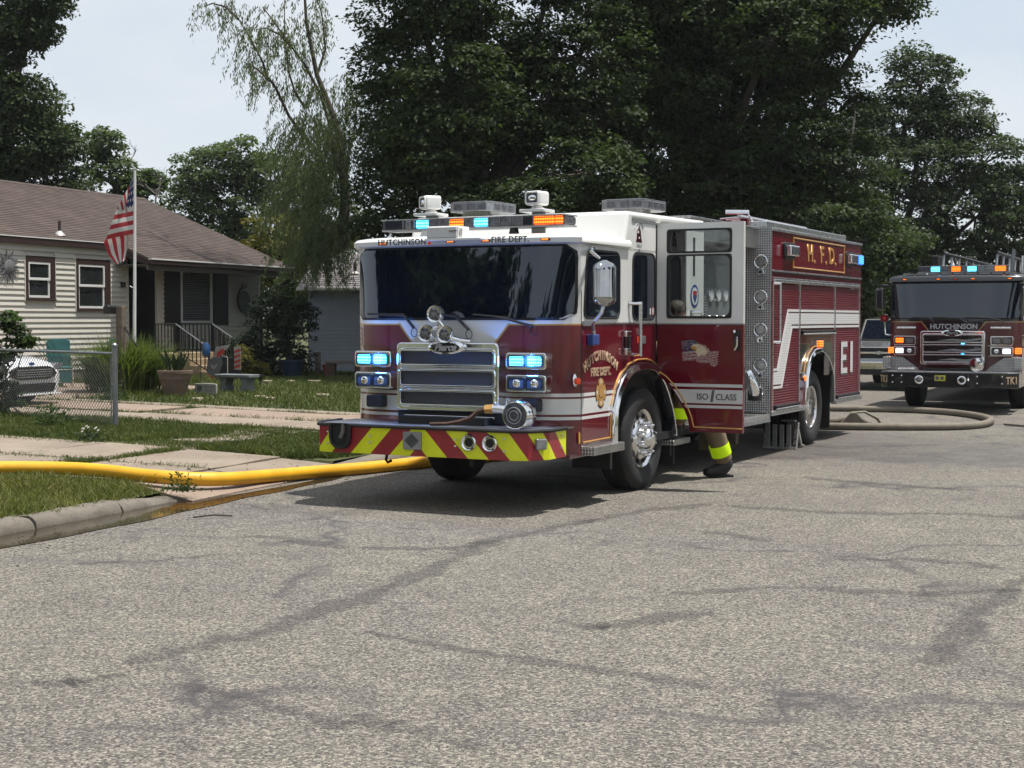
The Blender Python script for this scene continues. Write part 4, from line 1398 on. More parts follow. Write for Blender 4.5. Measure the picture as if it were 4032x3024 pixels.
MB().lathe([(0.085, 0), (0.09, -0.05), (0.085, -0.16), (0.06, -0.17)], (1.16, 3.82, 0.92), 'z', 18).out('discharge_coupling', 'black_plastic', pm)
for k in range(6):
    a = k * math.pi / 3
    MB().box(-0.012, 0.012, -0.012, 0.012, 0.0, 0.05).out('coupling_lug', 'chrome', pm).location = (1.16 + 0.09 * math.cos(a), 3.82 + 0.09 * math.sin(a), 0.89)

for i in range(4):
    for j in range(3):
        y, z = 2.95 + i * 0.27, 1.50 + j * 0.30
        gg_ = MB().lathe([(0.085 if j == 2 else 0.06, 0.0), (0.085 if j == 2 else 0.06, 0.02), (0.07 if j == 2 else 0.048, 0.024), (0.0, 0.024)], (0.86, y, z), 'x', 20).out('gauge', 'chrome', pm)
        MB().lathe([(0.068 if j == 2 else 0.046, 0.025), (0.0, 0.026)], (0.86, y, z), 'x', 20).out('dial', 'reflective_white', gg_)
for y in (2.0, 2.35, 2.7):
    MB().lathe([(0.09, 0.0), (0.085, 0.10), (0.095, 0.11), (0.09, 0.16), (0.0, 0.17)], (0.86, y, 0.98), 'x', 20).out('outlet_cap', 'chrome', pm)
for i in range(5):
    MB().tube([(0.86, 2.9 + i * 0.2, 1.28), (0.93, 2.9 + i * 0.2, 1.26), (0.94, 2.9 + i * 0.2, 1.20)], 0.012, 6).out('valve_lever', 'chrome', pm)

# rear body
bd = empty('body', parent=ENG)
YB, YE = 4.20, 8.80
MB().box(-HW, HW - 0.004, YB + 0.01, YE, 2.31, 2.955).out('upper_panel', 'red_paint', bd, 0.004)
MB().box(-HW, HW - 0.03, YB + 0.01, 5.72, 0.57, 2.31).out('lower_body', 'red_paint', bd)
MB().box(-HW, HW - 0.03, 7.38, YE, 0.57, 2.31).out('lower_body', 'red_paint', bd)
MB().box(-HW, HW - 0.03, 5.72, 7.38, 1.42, 2.31).out('lower_body', 'red_paint', bd)
MB().box(-0.9, 0.62, 5.72, 7.38, 0.75, 1.42).out('wheel_housing', 'undercarriage', bd)
MB().box(-1.24, 1.252, YB - 0.004, YB + 0.01, 0.57, 3.0).out('front_face', 'diamond_plate', bd)
box('corner_strip', 'red_paint', bd, HW - 0.004, HW + 0.008, YB, YB + 0.05, 0.545, 2.30)
box('corner_strip', 'red_paint', bd, HW - 0.004, HW + 0.004, YE - 0.05, YE, 0.57, 2.42)
box('trim_rail', 'aluminium', bd, HW - 0.006, HW + 0.015, YB + 0.02, YE, 2.425, 2.445, 0.004)
box('trim_shadow_line', 'black_rubber', bd, HW - 0.006, HW + 0.004, YB + 0.02, YE, 2.405, 2.425)
box('top_rail', 'aluminium', bd, HW - 0.10, HW + 0.018, YB, YE + 0.01, 2.955, 2.99, 0.006)
MB().box(0.92, 1.255, YB - 0.006, 6.2, 2.985, 3.005).out('top_tread', 'diamond_plate', bd)
box('top_box', 'aluminium', bd, 0.86, 1.16, YB + 0.05, 6.3, 3.0, 3.085, 0.01)
box('top_box', 'aluminium', bd, 0.80, 1.14, 6.35, 8.3, 3.0, 3.09, 0.01)
box('top_box_front', 'red_paint', bd, 0.82, 0.92, YB + 0.0, YB + 0.06, 3.0, 3.12)
MB().tube([(0.70, 4.5, 3.17), (0.70, 7.6, 3.17)], 0.03, 8).out('ladder_beam', 'aluminium', bd)
MB().tube([(0.62, YB, 3.21), (0.92, YB + 0.05, 3.20)], 0.032, 10).out('deck_tube', 'polished_alloy', bd)
MB().tube([(0.90, YB + 0.05, 3.19), (1.0, YB + 0.1, 3.02)], 0.014, 6).out('tube_stay', 'polished_alloy', bd)
for k in range(13):
    y = 4.6 + k * 0.24
    MB().tube([(0.70, y, 3.17), (0.40, y, 3.15)], 0.014, 6).out('ladder_rung', 'aluminium', bd)
# shutters
doors = [(4.30, 5.475, 0.62, 2.285), (5.515, 7.285, 1.60, 2.285), (7.325, 8.735, 0.62, 2.285)]
for y0, y1, z0, z1 in doors:
    pts = []
    n = int((z1 - z0) / 0.0335)
    for i in range(n):
        zz = z0 + i * 0.0335
        pts += [(HW - 0.026, zz), (HW - 0.016, zz + 0.010), (HW - 0.016, zz + 0.022), (HW - 0.026, zz + 0.0325)]
    poly = pts + [(HW - 0.034, z0 + n * 0.0335), (HW - 0.034, z0)]
    mb = MB()
    mb.prism(poly, 'y', y0, y1)
    sh = mb.out('roller_shutter', 'shutter_red', bd, sharp=10)
    for a in (y0 - 0.022, y1 - 0.004):
        MB().box(HW - 0.03, HW + 0.004, a, a + 0.026, z0 - 0.02, z1).out('shutter_rail', 'aluminium', sh, 0.003)
    MB().box(HW - 0.03, HW + 0.012, y0 - 0.01, y1 + 0.01, z1, z1 + 0.045).out('shutter_head', 'aluminium', sh, 0.012)
    MB().box(HW - 0.03, HW + 0.010, y0 - 0.01, y1 + 0.01, z1 + 0.052, z1 + 0.068).out('drip_edge', 'aluminium', sh, 0.004)
    MB().box(HW - 0.03, HW + 0.03, y0 + 0.06, y1 - 0.06, z0 + 0.015, z0 + 0.045).out('lift_bar', 'black_rubber', sh, 0.008)
    MB().tube([(HW + 0.035, y0 + 0.05, z0 - 0.005), (HW + 0.035, y1 - 0.05, z0 - 0.005)], 0.011, 6).out('lift_handle', 'aluminium', sh)
    for yy in (y0 + 0.07, y1 - 0.10):
        MB().box(HW - 0.02, HW + 0.04, yy, yy + 0.03, z0 - 0.01, z0 + 0.04).out('handle_bracket', 'black_plastic', sh, 0.006)
# reflective stripes, slanted up over the first shutter
xs0, xs1 = HW - 0.0155, HW - 0.0125
MB().prism([(4.215, 1.10), (4.545, 1.10), (5.005, 1.885), (8.74, 1.885), (8.74, 1.73), (5.13, 1.73), (4.68, 0.935), (4.215, 0.935)], 'x', xs0, xs1 + 0.006).out('stripe', 'stripe_on_shutter', bd)
MB().prism([(4.215, 1.15), (4.505, 1.15), (4.965, 1.935), (8.74, 1.935), (8.74, 1.902), (4.985, 1.902), (4.525, 1.117), (4.215, 1.117)], 'x', xs0, xs1 + 0.006).out('stripe', 'reflective_white', bd)
MB().prism([(4.215, 0.915), (4.70, 0.915), (5.15, 1.71), (8.74, 1.71), (8.74, 1.677), (5.17, 1.677), (4.725, 0.882), (4.215, 0.882)], 'x', xs0, xs1 + 0.006).out('stripe', 'reflective_white', bd)
# E1
for pts in ([(7.70, 0.98), (8.06, 0.98), (8.06, 1.06), (7.80, 1.06), (7.80, 1.18), (8.00, 1.18), (8.00, 1.26), (7.80, 1.26), (7.80, 1.38), (8.06, 1.38), (8.06, 1.46), (7.70, 1.46)], [(8.24, 0.985), (8.38, 0.985), (8.38, 1.46), (8.24, 1.46)]):
    MB().prism([(p[0] + 0.03, p[1] - 0.03) for p in pts], 'x', HW - 0.0155, HW - 0.0135).out('numeral_shadow', 'lettering_grey', bd)
    MB().prism(pts, 'x', HW - 0.0132, HW - 0.009).out('numeral', 'stripe_on_shutter', bd)
# HFD panel
for pts in ([(5.15, 2.905), (7.82, 2.905)], [(5.15, 2.505), (7.82, 2.505)], [(5.17, 2.49), (5.17, 2.92)], [(7.80, 2.49), (7.80, 2.92)]):
    MB().tube([(HW - 0.002, p[0], p[1]) for p in pts], 0.011, 6).out('pinstripe', 'gold_leaf', bd)
for ch, y in (('H', 5.98), ('F', 6.58), ('D', 7.09)):
    text('letter', ch, 0.345, 'gold_leaf', bd, (HW + 0.0, y, 2.715), rot=(90, 0, 90), off=0.004, xs=1.15, ex=0.004)
    MB().lathe([(0.028, 0.0), (0.024, 0.006), (0.0, 0.007)], (HW - 0.002, y + 0.22, 2.615), 'x', 10).out('letter_stop', 'gold_leaf', bd)
for y in (4.93, 8.05):
    lp = MB().prism(rrect(y - 0.24, y + 0.26, 2.61, 2.83, 0.05), 'x', HW - 0.005, HW + 0.03).out('scene_light', 'black_plastic', bd, 0.01)
    MB().box(HW + 0.02, HW + 0.10, y - 0.19, y + 0.22, 2.645, 2.79).out('housing', 'chrome', lp, 0.02)
    MB().box(HW + 0.098, HW + 0.106, y - 0.13, y + 0.17, 2.665, 2.765).out('lens', 'smoke_lens', lp, 0.004)
bl = box('corner_beacon', 'black_plastic', bd, HW - 0.01, HW + 0.03, 8.42, 8.78, 2.63, 2.82, 0.01)
MB().box(HW + 0.03, HW + 0.06, 8.47, 8.74, 2.655, 2.795).out('lens', 'led_deep_blue', bl, 0.012)
rl_ = box('flasher', 'chrome', bd, HW - 0.03, HW + 0.02, 6.27, 6.55, 1.395, 1.50, 0.01)
MB().box(HW + 0.02, HW + 0.045, 6.36, 6.54, 1.40, 1.495).out('lens', 'led_red', rl_, 0.01)
# wheel panel, rear fender
for y0, y1 in ((5.55, 6.05), (6.80, 7.27)):
    MB().box(HW - 0.034, HW - 0.02, y0, y1, 0.98, 1.46).out('filler_panel', 'black_paint', bd, 0.004)
MB().box(HW - 0.04, HW - 0.024, 5.50, 7.30, 1.30, 1.60).out('wheel_panel', 'red_paint', bd)
ra = [(5.745, 0.56), (5.745, 0.80), (5.77, 0.98), (5.85, 1.13), (5.98, 1.24), (6.16, 1.315), (6.36, 1.335), (6.57, 1.32), (6.76, 1.25), (6.92, 1.15), (7.05, 1.02), (7.12, 0.86), (7.14, 0.56)]
mb = MB()
band_strip(mb, ra, offset_path(ra, 0.06), HW - 0.10, HW + 0.06)
mb.out('fender', 'chrome', bd, 0.012, sharp=40, seg=3)
MB().tube([(HW - 0.002, p[0], p[1]) for p in offset_path(ra[2:11], 0.09)], 0.009, 6).out('pinstripe', 'gold_leaf', bd)
mb = MB()
n_ = len(ra)
vs_ = [(x, p[0], p[1]) for x in (HW - 0.30, HW - 0.02) for p in offset_path(ra, -0.002)]
mb.add(vs_, [(i, i + 1, n_ + i + 1, n_ + i) for i in range(n_ - 1)])
mb.out('wheel_arch', 'undercarriage', bd)
box('side_marker', 'chrome', bd, HW - 0.02, HW + 0.015, 5.60, 5.70, 0.985, 1.06, 0.006)
MB().lathe([(0.04, 0.0), (0.035, 0.02), (0.0, 0.03)], (HW + 0.012, 5.72, 0.975), 'x', 14).out('side_marker_lens', 'led_amber', bd)
for y0, y1 in ((YB + 0.0, 5.73), (7.33, 8.83)):
    box('rub_rail', 'aluminium', bd, HW - 0.06, HW + 0.03, y0, y1, 0.535, 0.60, 0.008)
    box('rub_rail_groove', 'grey_metal', bd, HW + 0.028, HW + 0.033, y0 + 0.02, y1 - 0.02, 0.558, 0.576)
MB().tube([(HW + 0.05, 4.42, 2.27), (HW + 0.05, 4.42, 1.50)], 0.019, 10).out('body_grab_rail', 'aluminium', bd)
for z in (2.27, 1.50):
    MB().tube([(HW - 0.01, 4.30, z), (HW + 0.05, 4.42, z)], 0.022, 8).out('rail_bracket', 'chrome', bd)
box('rear_step', 'undercarriage', bd, -1.1, 1.1, YE, YE + 0.35, 0.50, 0.62)
# ring latches down the front face
for z in (2.55, 2.09, 1.66, 1.20):
    lt = MB().tube([(1.115 + 0.086 * math.cos(R(t)), YB - 0.035, z + 0.086 * math.sin(R(t))) for t in range(0, 360, 15)], 0.009, 6, closed=True).out('ring_latch', 'chrome', bd)
    MB().lathe([(0.052, -0.004), (0.050, -0.014), (0.0, -0.016)], (1.115, YB - 0.002, z + 0.005), 'y', 20).out('latch_disc', 'aluminium', lt)
    MB().prism([(1.08, z - 0.09), (1.15, z - 0.09), (1.165, z - 0.165), (1.065, z - 0.165)], 'y', YB - 0.05, YB - 0.004).out('latch_bracket', 'chrome', lt, 0.008)
    MB().lathe([(0.018, -0.052), (0.0, -0.054)], (1.115, YB, z - 0.135), 'y', 10).out('latch_bolt', 'black_plastic', lt)
MB().tube([(1.10 + 0.045 * math.cos(R(t)), YB - 0.02 - 0.015 * math.sin(R(t)), 0.835 + 0.02 * math.sin(R(t))) for t in range(-20, 200, 20)], 0.009, 6).out('tie_loop', 'chrome', bd)

# folding wheel chock leaning by the rear wheel
ck = empty('wheel_chock', P0 + Vector((math.cos(TH_T) * 1.05 + math.sin(TH_T) * 5.40, -math.sin(TH_T) * 1.05 + math.cos(TH_T) * 5.40, 0)), -TH_T, 'folding grey metal wheel chock standing in front of the rear wheel of the engine', 'wheel chock')
for x in (-0.28, 0.14):
    MB().prism([(0.0, 0.004), (0.06, 0.004), (0.16, 0.36), (0.11, 0.38)], 'x', x, x + 0.05).out('side_plate', 'aluminium', ck, 0.004)
MB().prism([(0.11, 0.36), (0.16, 0.37), (0.36, 0.06), (0.50, 0.03), (0.50, 0.004), (0.33, 0.03)], 'x', 0.02, 0.17).out('ramp', 'aluminium', ck, 0.004)
for k in range(4):
    MB().box(-0.25 + k * 0.10, -0.19 + k * 0.10, 0.0, 0.03, 0.03, 0.34).out('rib', 'grey_metal', ck, 0.004)
MB().box(-0.28, 0.19, -0.02, 0.02, 0.004, 0.035).out('foot_bar', 'aluminium', ck, 0.004)
MB().box(-0.05, 0.14, 0.08, 0.20, 0.38, 0.40).out('handle', 'grey_metal', ck, 0.004)
# ------------------------------------------------------------------ ground, road, kerbs, drives
ROT_S = -TH_S


def zg(n):
    """height of the yard above the road, by distance from the kerb"""
    a = -n
    for (x0, z0), (x1, z1) in (((8.7, 0.098), (12, 0.16)), ((12, 0.16), (16, 0.24)), ((16, 0.24), (19, 0.30)), ((19, 0.30), (400, 0.32))):
        if a <= x1:
            return z0 + (z1 - z0) * max(0.0, a - x0) / (x1 - x0)
    return 0.32


def street(o):
    o.rotation_euler = (0, 0, ROT_S)
    return o


g_ = MB().box(-900, 900, -500, 1300, -0.5, -0.06).out('ground', 'yard_soil')
g_['kind'] = 'structure'
rd_ = MB()
rd_.grid(lambda u, v: (-8.62 + 17.6 * u, -60 + 300 * v, 0.0), 2, 2)
road = street(rd_.out('road', 'road_chip_seal'))
road['kind'] = 'structure'
yd = MB()
ns = [-8.69, -9.5, -9.6, -10, -12, -14, -16, -19, -24, -40, -70, -160]
ss = [-60, -20, 0, 6, 9, 12.2, 12.28, 15.68, 15.74, 19.3, 19.38, 22.8, 22.88, 24, 28, 34, 42, 60, 90, 140, 260]
vs_, fs_ = [], []
for j, s_ in enumerate(ss):
    for i, n_ in enumerate(ns):
        dip = n_ > -9.55 and (12.25 < s_ < 15.7 or 19.35 < s_ < 22.85)
        vs_.append((n_, s_, zg(n_) - (0.13 if dip else 0.012)))
for j in range(len(ss) - 1):
    for i in range(len(ns) - 1):
        a = j * len(ns) + i
        fs_.append((a, a + 1, a + len(ns) + 1, a + len(ns)))
yd.add(vs_, fs_)
yard = street(yd.out('yard_ground', 'yard_soil'))
yard['kind'] = 'structure'
yr = MB().grid(lambda u, v: (9.1 + 120 * u, -60 + 300 * v, 0.12), 2, 2)
far_side = street(yr.out('yard_ground', 'yard_soil'))
far_side['kind'] = 'structure'

# sealed cracks and tyre-dragged tar marks
for pts, w in (([(-2.9, 7.2), (-2.53, 7.25), (-2.18, 7.25), (-1.98, 7.45)], 0.13), ([(-1.72, 7.25), (-1.22, 6.91), (-0.69, 6.43)], 0.12), ([(-0.86, 8.44), (-0.06, 7.84), (0.55, 7.45), (0.98, 7.2)], 0.14), ([(-0.71, 6.65), (-0.4, 6.35), (-0.12, 6.1)], 0.16),
               ([(2.2, 7.6), (2.34, 7.97), (2.78, 8.83), (3.6, 10.34)], 0.17), ([(1.6, 12.47), (1.87, 12.26), (2.1, 11.92)], 0.14), ([(0.26, 8.78), (0.49, 8.54), (1.23, 9.07)], 0.16), ([(-1.23, 11.57), (-0.47, 11.57), (-0.16, 11.99), (0.76, 13.25)], 0.16),
               ([(3.25, 16.81), (4.14, 16.01), (4.99, 15.39)], 0.2), ([(-2.76, 12.16), (-1.97, 12.16), (-1.25, 11.55)], 0.15), ([(2.38, 11.04), (3.01, 11.0), (3.59, 10.67)], 0.16), ([(-2.0, 7.63), (-1.47, 8.37), (-0.87, 9.71), (-0.41, 11.06), (-0.16, 11.99)], 0.20),
               ([(0.53, 13.0), (1.3, 13.87), (1.94, 14.35)], 0.2), ([(-3.21, 10.83), (-2.68, 10.94), (-2.18, 11.3)], 0.14), ([(1.0, 9.6), (1.8, 9.9), (2.7, 9.6), (3.4, 9.8)], 0.14), ([(2.0, 14.2), (3.0, 13.7), (4.2, 13.6), (5.2, 12.9)], 0.18)):
    P3 = [Vector((x, y, 0.004)) for x, y in pts]
    sm_ = []
    for i in range(len(P3) - 1):
        for k in range(6):
            sm_.append(P3[i].lerp(P3[i + 1], k / 6) + Vector((random.uniform(-0.02, 0.02), random.uniform(-0.03, 0.03), 0)))
    sm_.append(P3[-1])
    vs_, fs_, uv_ = [], [], []
    for i, p in enumerate(sm_):
        d_ = (sm_[min(i + 1, len(sm_) - 1)] - sm_[max(i - 1, 0)]).normalized()
        sd_ = Vector((-d_.y, d_.x, 0)) * w * random.uniform(0.75, 1.25) * (0.35 if i in (0, len(sm_) - 1) else 1)
        vs_ += [p - sd_, p + sd_]
    for i in range(len(sm_) - 1):
        fs_.append((2 * i, 2 * i + 2, 2 * i + 3, 2 * i + 1))
    me_ = bpy.data.meshes.new('crack')
    me_.from_pydata([tuple(v) for v in vs_], [], fs_)
    ul = me_.uv_layers.new(name='UVMap')
    for lp in me_.loops:
        ul.data[lp.index].uv = (lp.vertex_index // 2 * 0.2, float(lp.vertex_index % 2))
    me_.materials.append(M['tar_mark'])
    co_ = bpy.data.objects.new('crack', me_)
    COL.objects.link(co_)
    co_.parent = road
    co_.matrix_parent_inverse = Matrix.Rotation(TH_S, 4, 'Z')

# kerb stones: cast lengths with open joints, dropped to the drive
kerb = empty('kerb', (0, 0, 0), ROT_S)
kerb['kind'] = 'structure'
s_ = -6.0
kp = [(-8.50, -0.10), (-8.495, 0.012), (-8.515, 0.065), (-8.55, 0.097), (-8.59, 0.108), (-8.70, 0.110), (-8.73, 0.098), (-8.73, -0.10)]


def kerb_len(s0, s1, k0=1.0, k1=1.0):
    mb = MB()
    n = len(kp)
    rings = 12
    vs = []
    for r in range(rings):
        t = r / (rings - 1)
        k = k0 + (k1 - k0) * t
        jn, jz = random.uniform(-0.010, 0.010), random.uniform(-0.008, 0.008)
        for (a, z) in kp:
            vs.append((a + jn + random.uniform(-0.006, 0.006), s0 + (s1 - s0) * t, z * k + jz + random.uniform(-0.006, 0.006) if z > 0.02 else z))
    fs = []
    for r in range(rings - 1):
        for i in range(n):
            j = (i + 1) % n
            fs.append((r * n + i, r * n + j, (r + 1) * n + j, (r + 1) * n + i))
    fs += [tuple(range(n)), tuple(range((rings - 1) * n, rings * n))]
    mb.add(vs, fs)
    return mb.out('kerb_stone', 'kerb_concrete', kerb, 0.012, sharp=50)


cuts = [-6, -3.1, -0.2, 2.6, 5.2, 7.4, 8.55, 10.15, 11.35, 12.25]
for a, b_ in zip(cuts[:-1], cuts[1:]):
    kerb_len(a + 0.012, b_ - 0.012, 1.0, 0.45 if b_ > 12 else 1.0)
cuts = [15.75, 17.6, 20.6] + [24 + 3 * i for i in range(22)]
for a, b_ in zip(cuts[:-1], cuts[1:]):
    kerb_len(a + 0.012, b_ - 0.012, 0.5 if a < 16 else 1.0, 1.0)
gp = MB().add([(-8.53, -6, 0.003), (-8.035, -6, 0.003), (-8.035, 90, 0.003), (-8.53, 90, 0.003)], [(0, 1, 2, 3)]).out('gutter', 'kerb_concrete', kerb)

# water standing in the gutter
gw = MB()
L, Rr = [], []
n = 44
for i in range(n):
    s_ = 5.0 + (15.2 - 5.0) * i / (n - 1)
    e = 1.0 if s_ < 12.4 else max(0.15, 1 - (s_ - 12.4) / 3.4)
    L.append((-8.53 if s_ < 12.3 else -8.53 + min(0.3, 0.4 * (s_ - 12.3)) - 0.03 * math.sin(s_ * 3), s_, 0.0065))
    Rr.append((-7.985 + 0.03 * math.sin(s_ * 1.9) + 0.02 * math.sin(s_ * 5.3) - 0.12 * (1 - e), s_, 0.0065))
gw.add(L + Rr, [(i, n + i, n + i + 1, i + 1) for i in range(n - 1)])
w_ = street(gw.out('gutter_water', 'gutter_water'))
w_['kind'] = 'structure'


def slab(parent, pts, mat='concrete', lift=0.012, zfun=None, thick=0.10):
    """one cast slab: outline in (n, s)"""
    zf = zfun or zg
    mb = MB()
    m = len(pts)
    dz = random.uniform(-0.006, 0.008)
    vs = [(p[0], p[1], zf(p[0]) + lift + dz) for p in pts] + [(p[0], p[1], zf(p[0]) + lift - thick) for p in pts]
    fs = [tuple(range(m)), tuple(range(2 * m - 1, m - 1, -1))] + [(i, (i + 1) % m, m + (i + 1) % m, m + i) for i in range(m)]
    mb.add(vs, fs)
    return mb.out('slab', mat, parent, 0.006, smooth=False)


def jit(pts, a=0.05):
    """slightly broken edges"""
    out = []
    for i, p in enumerate(pts):
        q = pts[(i + 1) % len(pts)]
        out.append(p)
        for t in (0.33, 0.67):
            out.append((p[0] + (q[0] - p[0]) * t + random.uniform(-a, a), p[1] + (q[1] - p[1]) * t + random.uniform(-a, a)))
    return out


def zapron(n):
    return 0.010 + max(0.0, min(1.0, (-n - 8.3) / 1.15)) * (0.105 - 0.010) if n > -9.5 else zg(n) - 0.006


dA = empty('driveway', (0, 0, 0), ROT_S)
tag(dA, kind='structure')
slab(dA, jit([(-8.34, 12.25), (-8.34, 14.0), (-9.35, 14.1), (-9.35, 12.65)], 0.015), 'concrete_pink', zfun=zapron)
slab(dA, jit([(-8.34, 14.02), (-8.34, 15.75), (-9.35, 15.62), (-9.35, 14.12)], 0.015), 'concrete', zfun=zapron)
rows = [-9.38, -10.9, -12.25, -14.2, -17.0, -20.0, -24]
for i in range(len(rows) - 1):
    a, b_ = rows[i], rows[i + 1]
    m0, m1 = 14.12 + 0.08 * i, 14.12 + 0.08 * (i + 1)
    t0, t1 = (15.65, 15.85) if i == 0 else (15.9 + 0.05 * i, 16.0 + 0.05 * i)
    slab(dA, jit([(a, 12.7), (a, m0 - 0.02), (b_ + 0.03, m1 - 0.02), (b_ + 0.03, 12.7)], 0.03), 'concrete')
    slab(dA, jit([(a, m0 + 0.02), (a, t0), (b_ + 0.03, t1), (b_ + 0.03, m1 + 0.02)], 0.03), 'concrete_pink' if i > 2 else 'concrete')
# broken walk between the two drives
walk = empty('pavement', (0, 0, 0), ROT_S)
tag(walk, kind='structure')
for pts in ([(-10.85, 15.95), (-12.05, 16.05), (-11.7, 16.75), (-11.0, 16.5)], [(-11.8, 16.85), (-11.05, 16.65), (-10.9, 17.3), (-11.5, 17.6)], [(-11.0, 17.4), (-11.6, 17.75), (-11.9, 18.6), (-11.2, 18.5)], [(-10.85, 18.4), (-11.1, 18.75), (-11.9, 18.9), (-11.6, 19.25), (-10.8, 19.2)]):
    slab(walk, jit(pts, 0.06), 'concrete', lift=0.006)
dB = empty('driveway', (0, 0, 0), ROT_S)
tag(dB, kind='structure')
rows = [-8.34, -9.6, -12.0, -15.0, -18.2, -21.4, -25, -30]
for i in range(len(rows) - 1):
    a, b_ = rows[i], rows[i + 1]
    zf = zapron if i == 0 else zg
    slab(dB, jit([(a, 19.35), (a, 20.66), (b_ + 0.03, 20.68), (b_ + 0.03, 19.35)], 0.025), 'concrete', zfun=zf)
    k = 0.25 if i % 2 else 0.0
    slab(dB, jit([(a - k if i else a, 20.72), (a - k if i else a, 22.25), (b_ + 0.03, 22.3), (b_ + 0.03, 20.72)], 0.025), 'concrete_pink', zfun=zf)
    slab(dB, jit([(a, 22.33), (a, 22.85), (b_ + 0.03, 22.85), (b_ + 0.03, 22.36)], 0.02), 'concrete', zfun=zf)
for i in range(3):
    for j in range(3):
        a, c_ = -18.4 - 2.6 * i, 22.9 + 1.75 * j
        slab(dB, jit([(a, c_), (a, c_ + 1.7), (a - 2.56, c_ + 1.7), (a - 2.56, c_)], 0.02), 'concrete_pink')


# ------------------------------------------------------------------ leaves and blades
def quads_mesh(name, co, mat, parent=None, kind=None):
    """co: (N,4,3) array of quads"""
    n = len(co)
    me = bpy.data.meshes.new(name)
    me.vertices.add(n * 4)
    me.vertices.foreach_set('co', co.reshape(-1).astype(np.float32))
    me.loops.add(n * 4)
    me.loops.foreach_set('vertex_index', np.arange(n * 4, dtype=np.int32))
    me.polygons.add(n)
    me.polygons.foreach_set('loop_start', np.arange(0, n * 4, 4, dtype=np.int32))
    me.update(calc_edges=True)
    me.materials.append(M[mat])
    o = bpy.data.objects.new(name, me)
    COL.objects.link(o)
    o.parent = parent
    if kind:
        o['kind'] = kind
    return o


def in_poly(pts, poly):
    x, y = pts[:, 0], pts[:, 1]
    ins = np.zeros(len(pts), bool)
    n = len(poly)
    for i in range(n):
        x0, y0 = poly[i]
        x1, y1 = poly[(i + 1) % n]
        c = ((y0 > y) != (y1 > y)) & (x < (x1 - x0) * (y - y0) / (y1 - y0 + 1e-12) + x0)
        ins ^= c
    return ins


def vnoise(p, f, seed=0):
    """cheap smooth value noise on (N,2)"""
    q = p * f
    i = np.floor(q).astype(int)
    t = q - i
    t = t * t * (3 - 2 * t)

    def h(a, b):
        v = np.sin(a * 127.1 + b * 311.7 + seed * 74.7) * 43758.5453
        return v - np.floor(v)
    a = h(i[:, 0], i[:, 1])
    b = h(i[:, 0] + 1, i[:, 1])
    c = h(i[:, 0], i[:, 1] + 1)
    d = h(i[:, 0] + 1, i[:, 1] + 1)
    return (a * (1 - t[:, 0]) + b * t[:, 0]) * (1 - t[:, 1]) + (c * (1 - t[:, 0]) + d * t[:, 0]) * t[:, 1]


def turf(name, poly, count, h0, h1, w, mat, label, thin=0.25, lean=0.6, extra=0.0):
    P_ = np.array(poly)
    lo, hi = P_.min(0) - extra, P_.max(0) + extra
    p = rng.uniform(lo, hi, (count, 2))
    e = (vnoise(p, 2.7, 3) - 0.5) * 0.35 + (vnoise(p, 9.0, 5) - 0.5) * 0.14
    cen = P_.mean(0)
    d = cen - p
    d /= np.linalg.norm(d, axis=1)[:, None] + 1e-9
    keep = in_poly(p + d * e[:, None], poly)
    keep &= vnoise(p, 1.6, 9) * 0.6 + vnoise(p, 5.0, 2) * 0.4 > thin * rng.uniform(0.4, 1.4, count)
    p = p[keep]
    n = len(p)
    z = np.array([zg(v) for v in p[:, 0]]) - 0.01
    hh = rng.uniform(h0, h1, n) * (0.55 + 0.9 * vnoise(p, 1.1, 4))
    a = rng.uniform(0, 2 * math.pi, n)
    ln = rng.normal(0, lean, (n, 2)) * hh[:, None]
    wx, wy = np.cos(a) * w / 2, np.sin(a) * w / 2
    co = np.zeros((n, 4, 3))
    co[:, 0] = np.stack([p[:, 0] - wx, p[:, 1] - wy, z], 1)
    co[:, 1] = np.stack([p[:, 0] + wx, p[:, 1] + wy, z], 1)
    co[:, 2] = np.stack([p[:, 0] + wx * 0.4 + ln[:, 0], p[:, 1] + wy * 0.4 + ln[:, 1], z + hh], 1)
    co[:, 3] = np.stack([p[:, 0] - wx * 0.3 + ln[:, 0], p[:, 1] - wy * 0.3 + ln[:, 1], z + hh * 0.97], 1)
    o = street(quads_mesh(name, co, mat))
    tag(o, label, 'grass', kind='stuff')
    return o


turf('grass', [(-17.5, 5.0), (-8.68, 5.0), (-8.68, 11.9), (-8.8, 12.22), (-9.6, 12.5), (-11, 12.55), (-17.5, 12.5)], 150000, 0.04, 0.10, 0.010, 'grass_blade', 'patchy mown grass on the verge beside the near kerb', 0.18)
turf('grass', [(-22, 16.25), (-14.2, 16.2), (-12.2, 16.35), (-11.95, 17.4), (-12.0, 19.25), (-22, 19.25)], 62000, 0.04, 0.10, 0.014, 'grass_blade_green', 'green grass around the chain-link fence', 0.15)
turf('grass', [(-10.75, 16.0), (-9.4, 15.72), (-8.75, 15.8), (-8.75, 19.3), (-10.65, 19.2)], 30000, 0.04, 0.10, 0.014, 'grass_blade_green', 'green grass strip between walk and kerb beside the engine', 0.10)
turf('grass', [(-18.3, 22.9), (-8.6, 22.9), (-8.6, 42), (-21, 42), (-24, 28.2), (-18.3, 28.2)], 70000, 0.04, 0.11, 0.024, 'grass_blade_green', 'mown lawn in front of the house', 0.12)
turf('grass', [(-12.0, 15.9), (-10.7, 15.9), (-10.7, 19.4), (-12.0, 19.4)], 9000, 0.03, 0.07, 0.012, 'grass_blade_green', 'grass grown over the broken walk', 0.55)


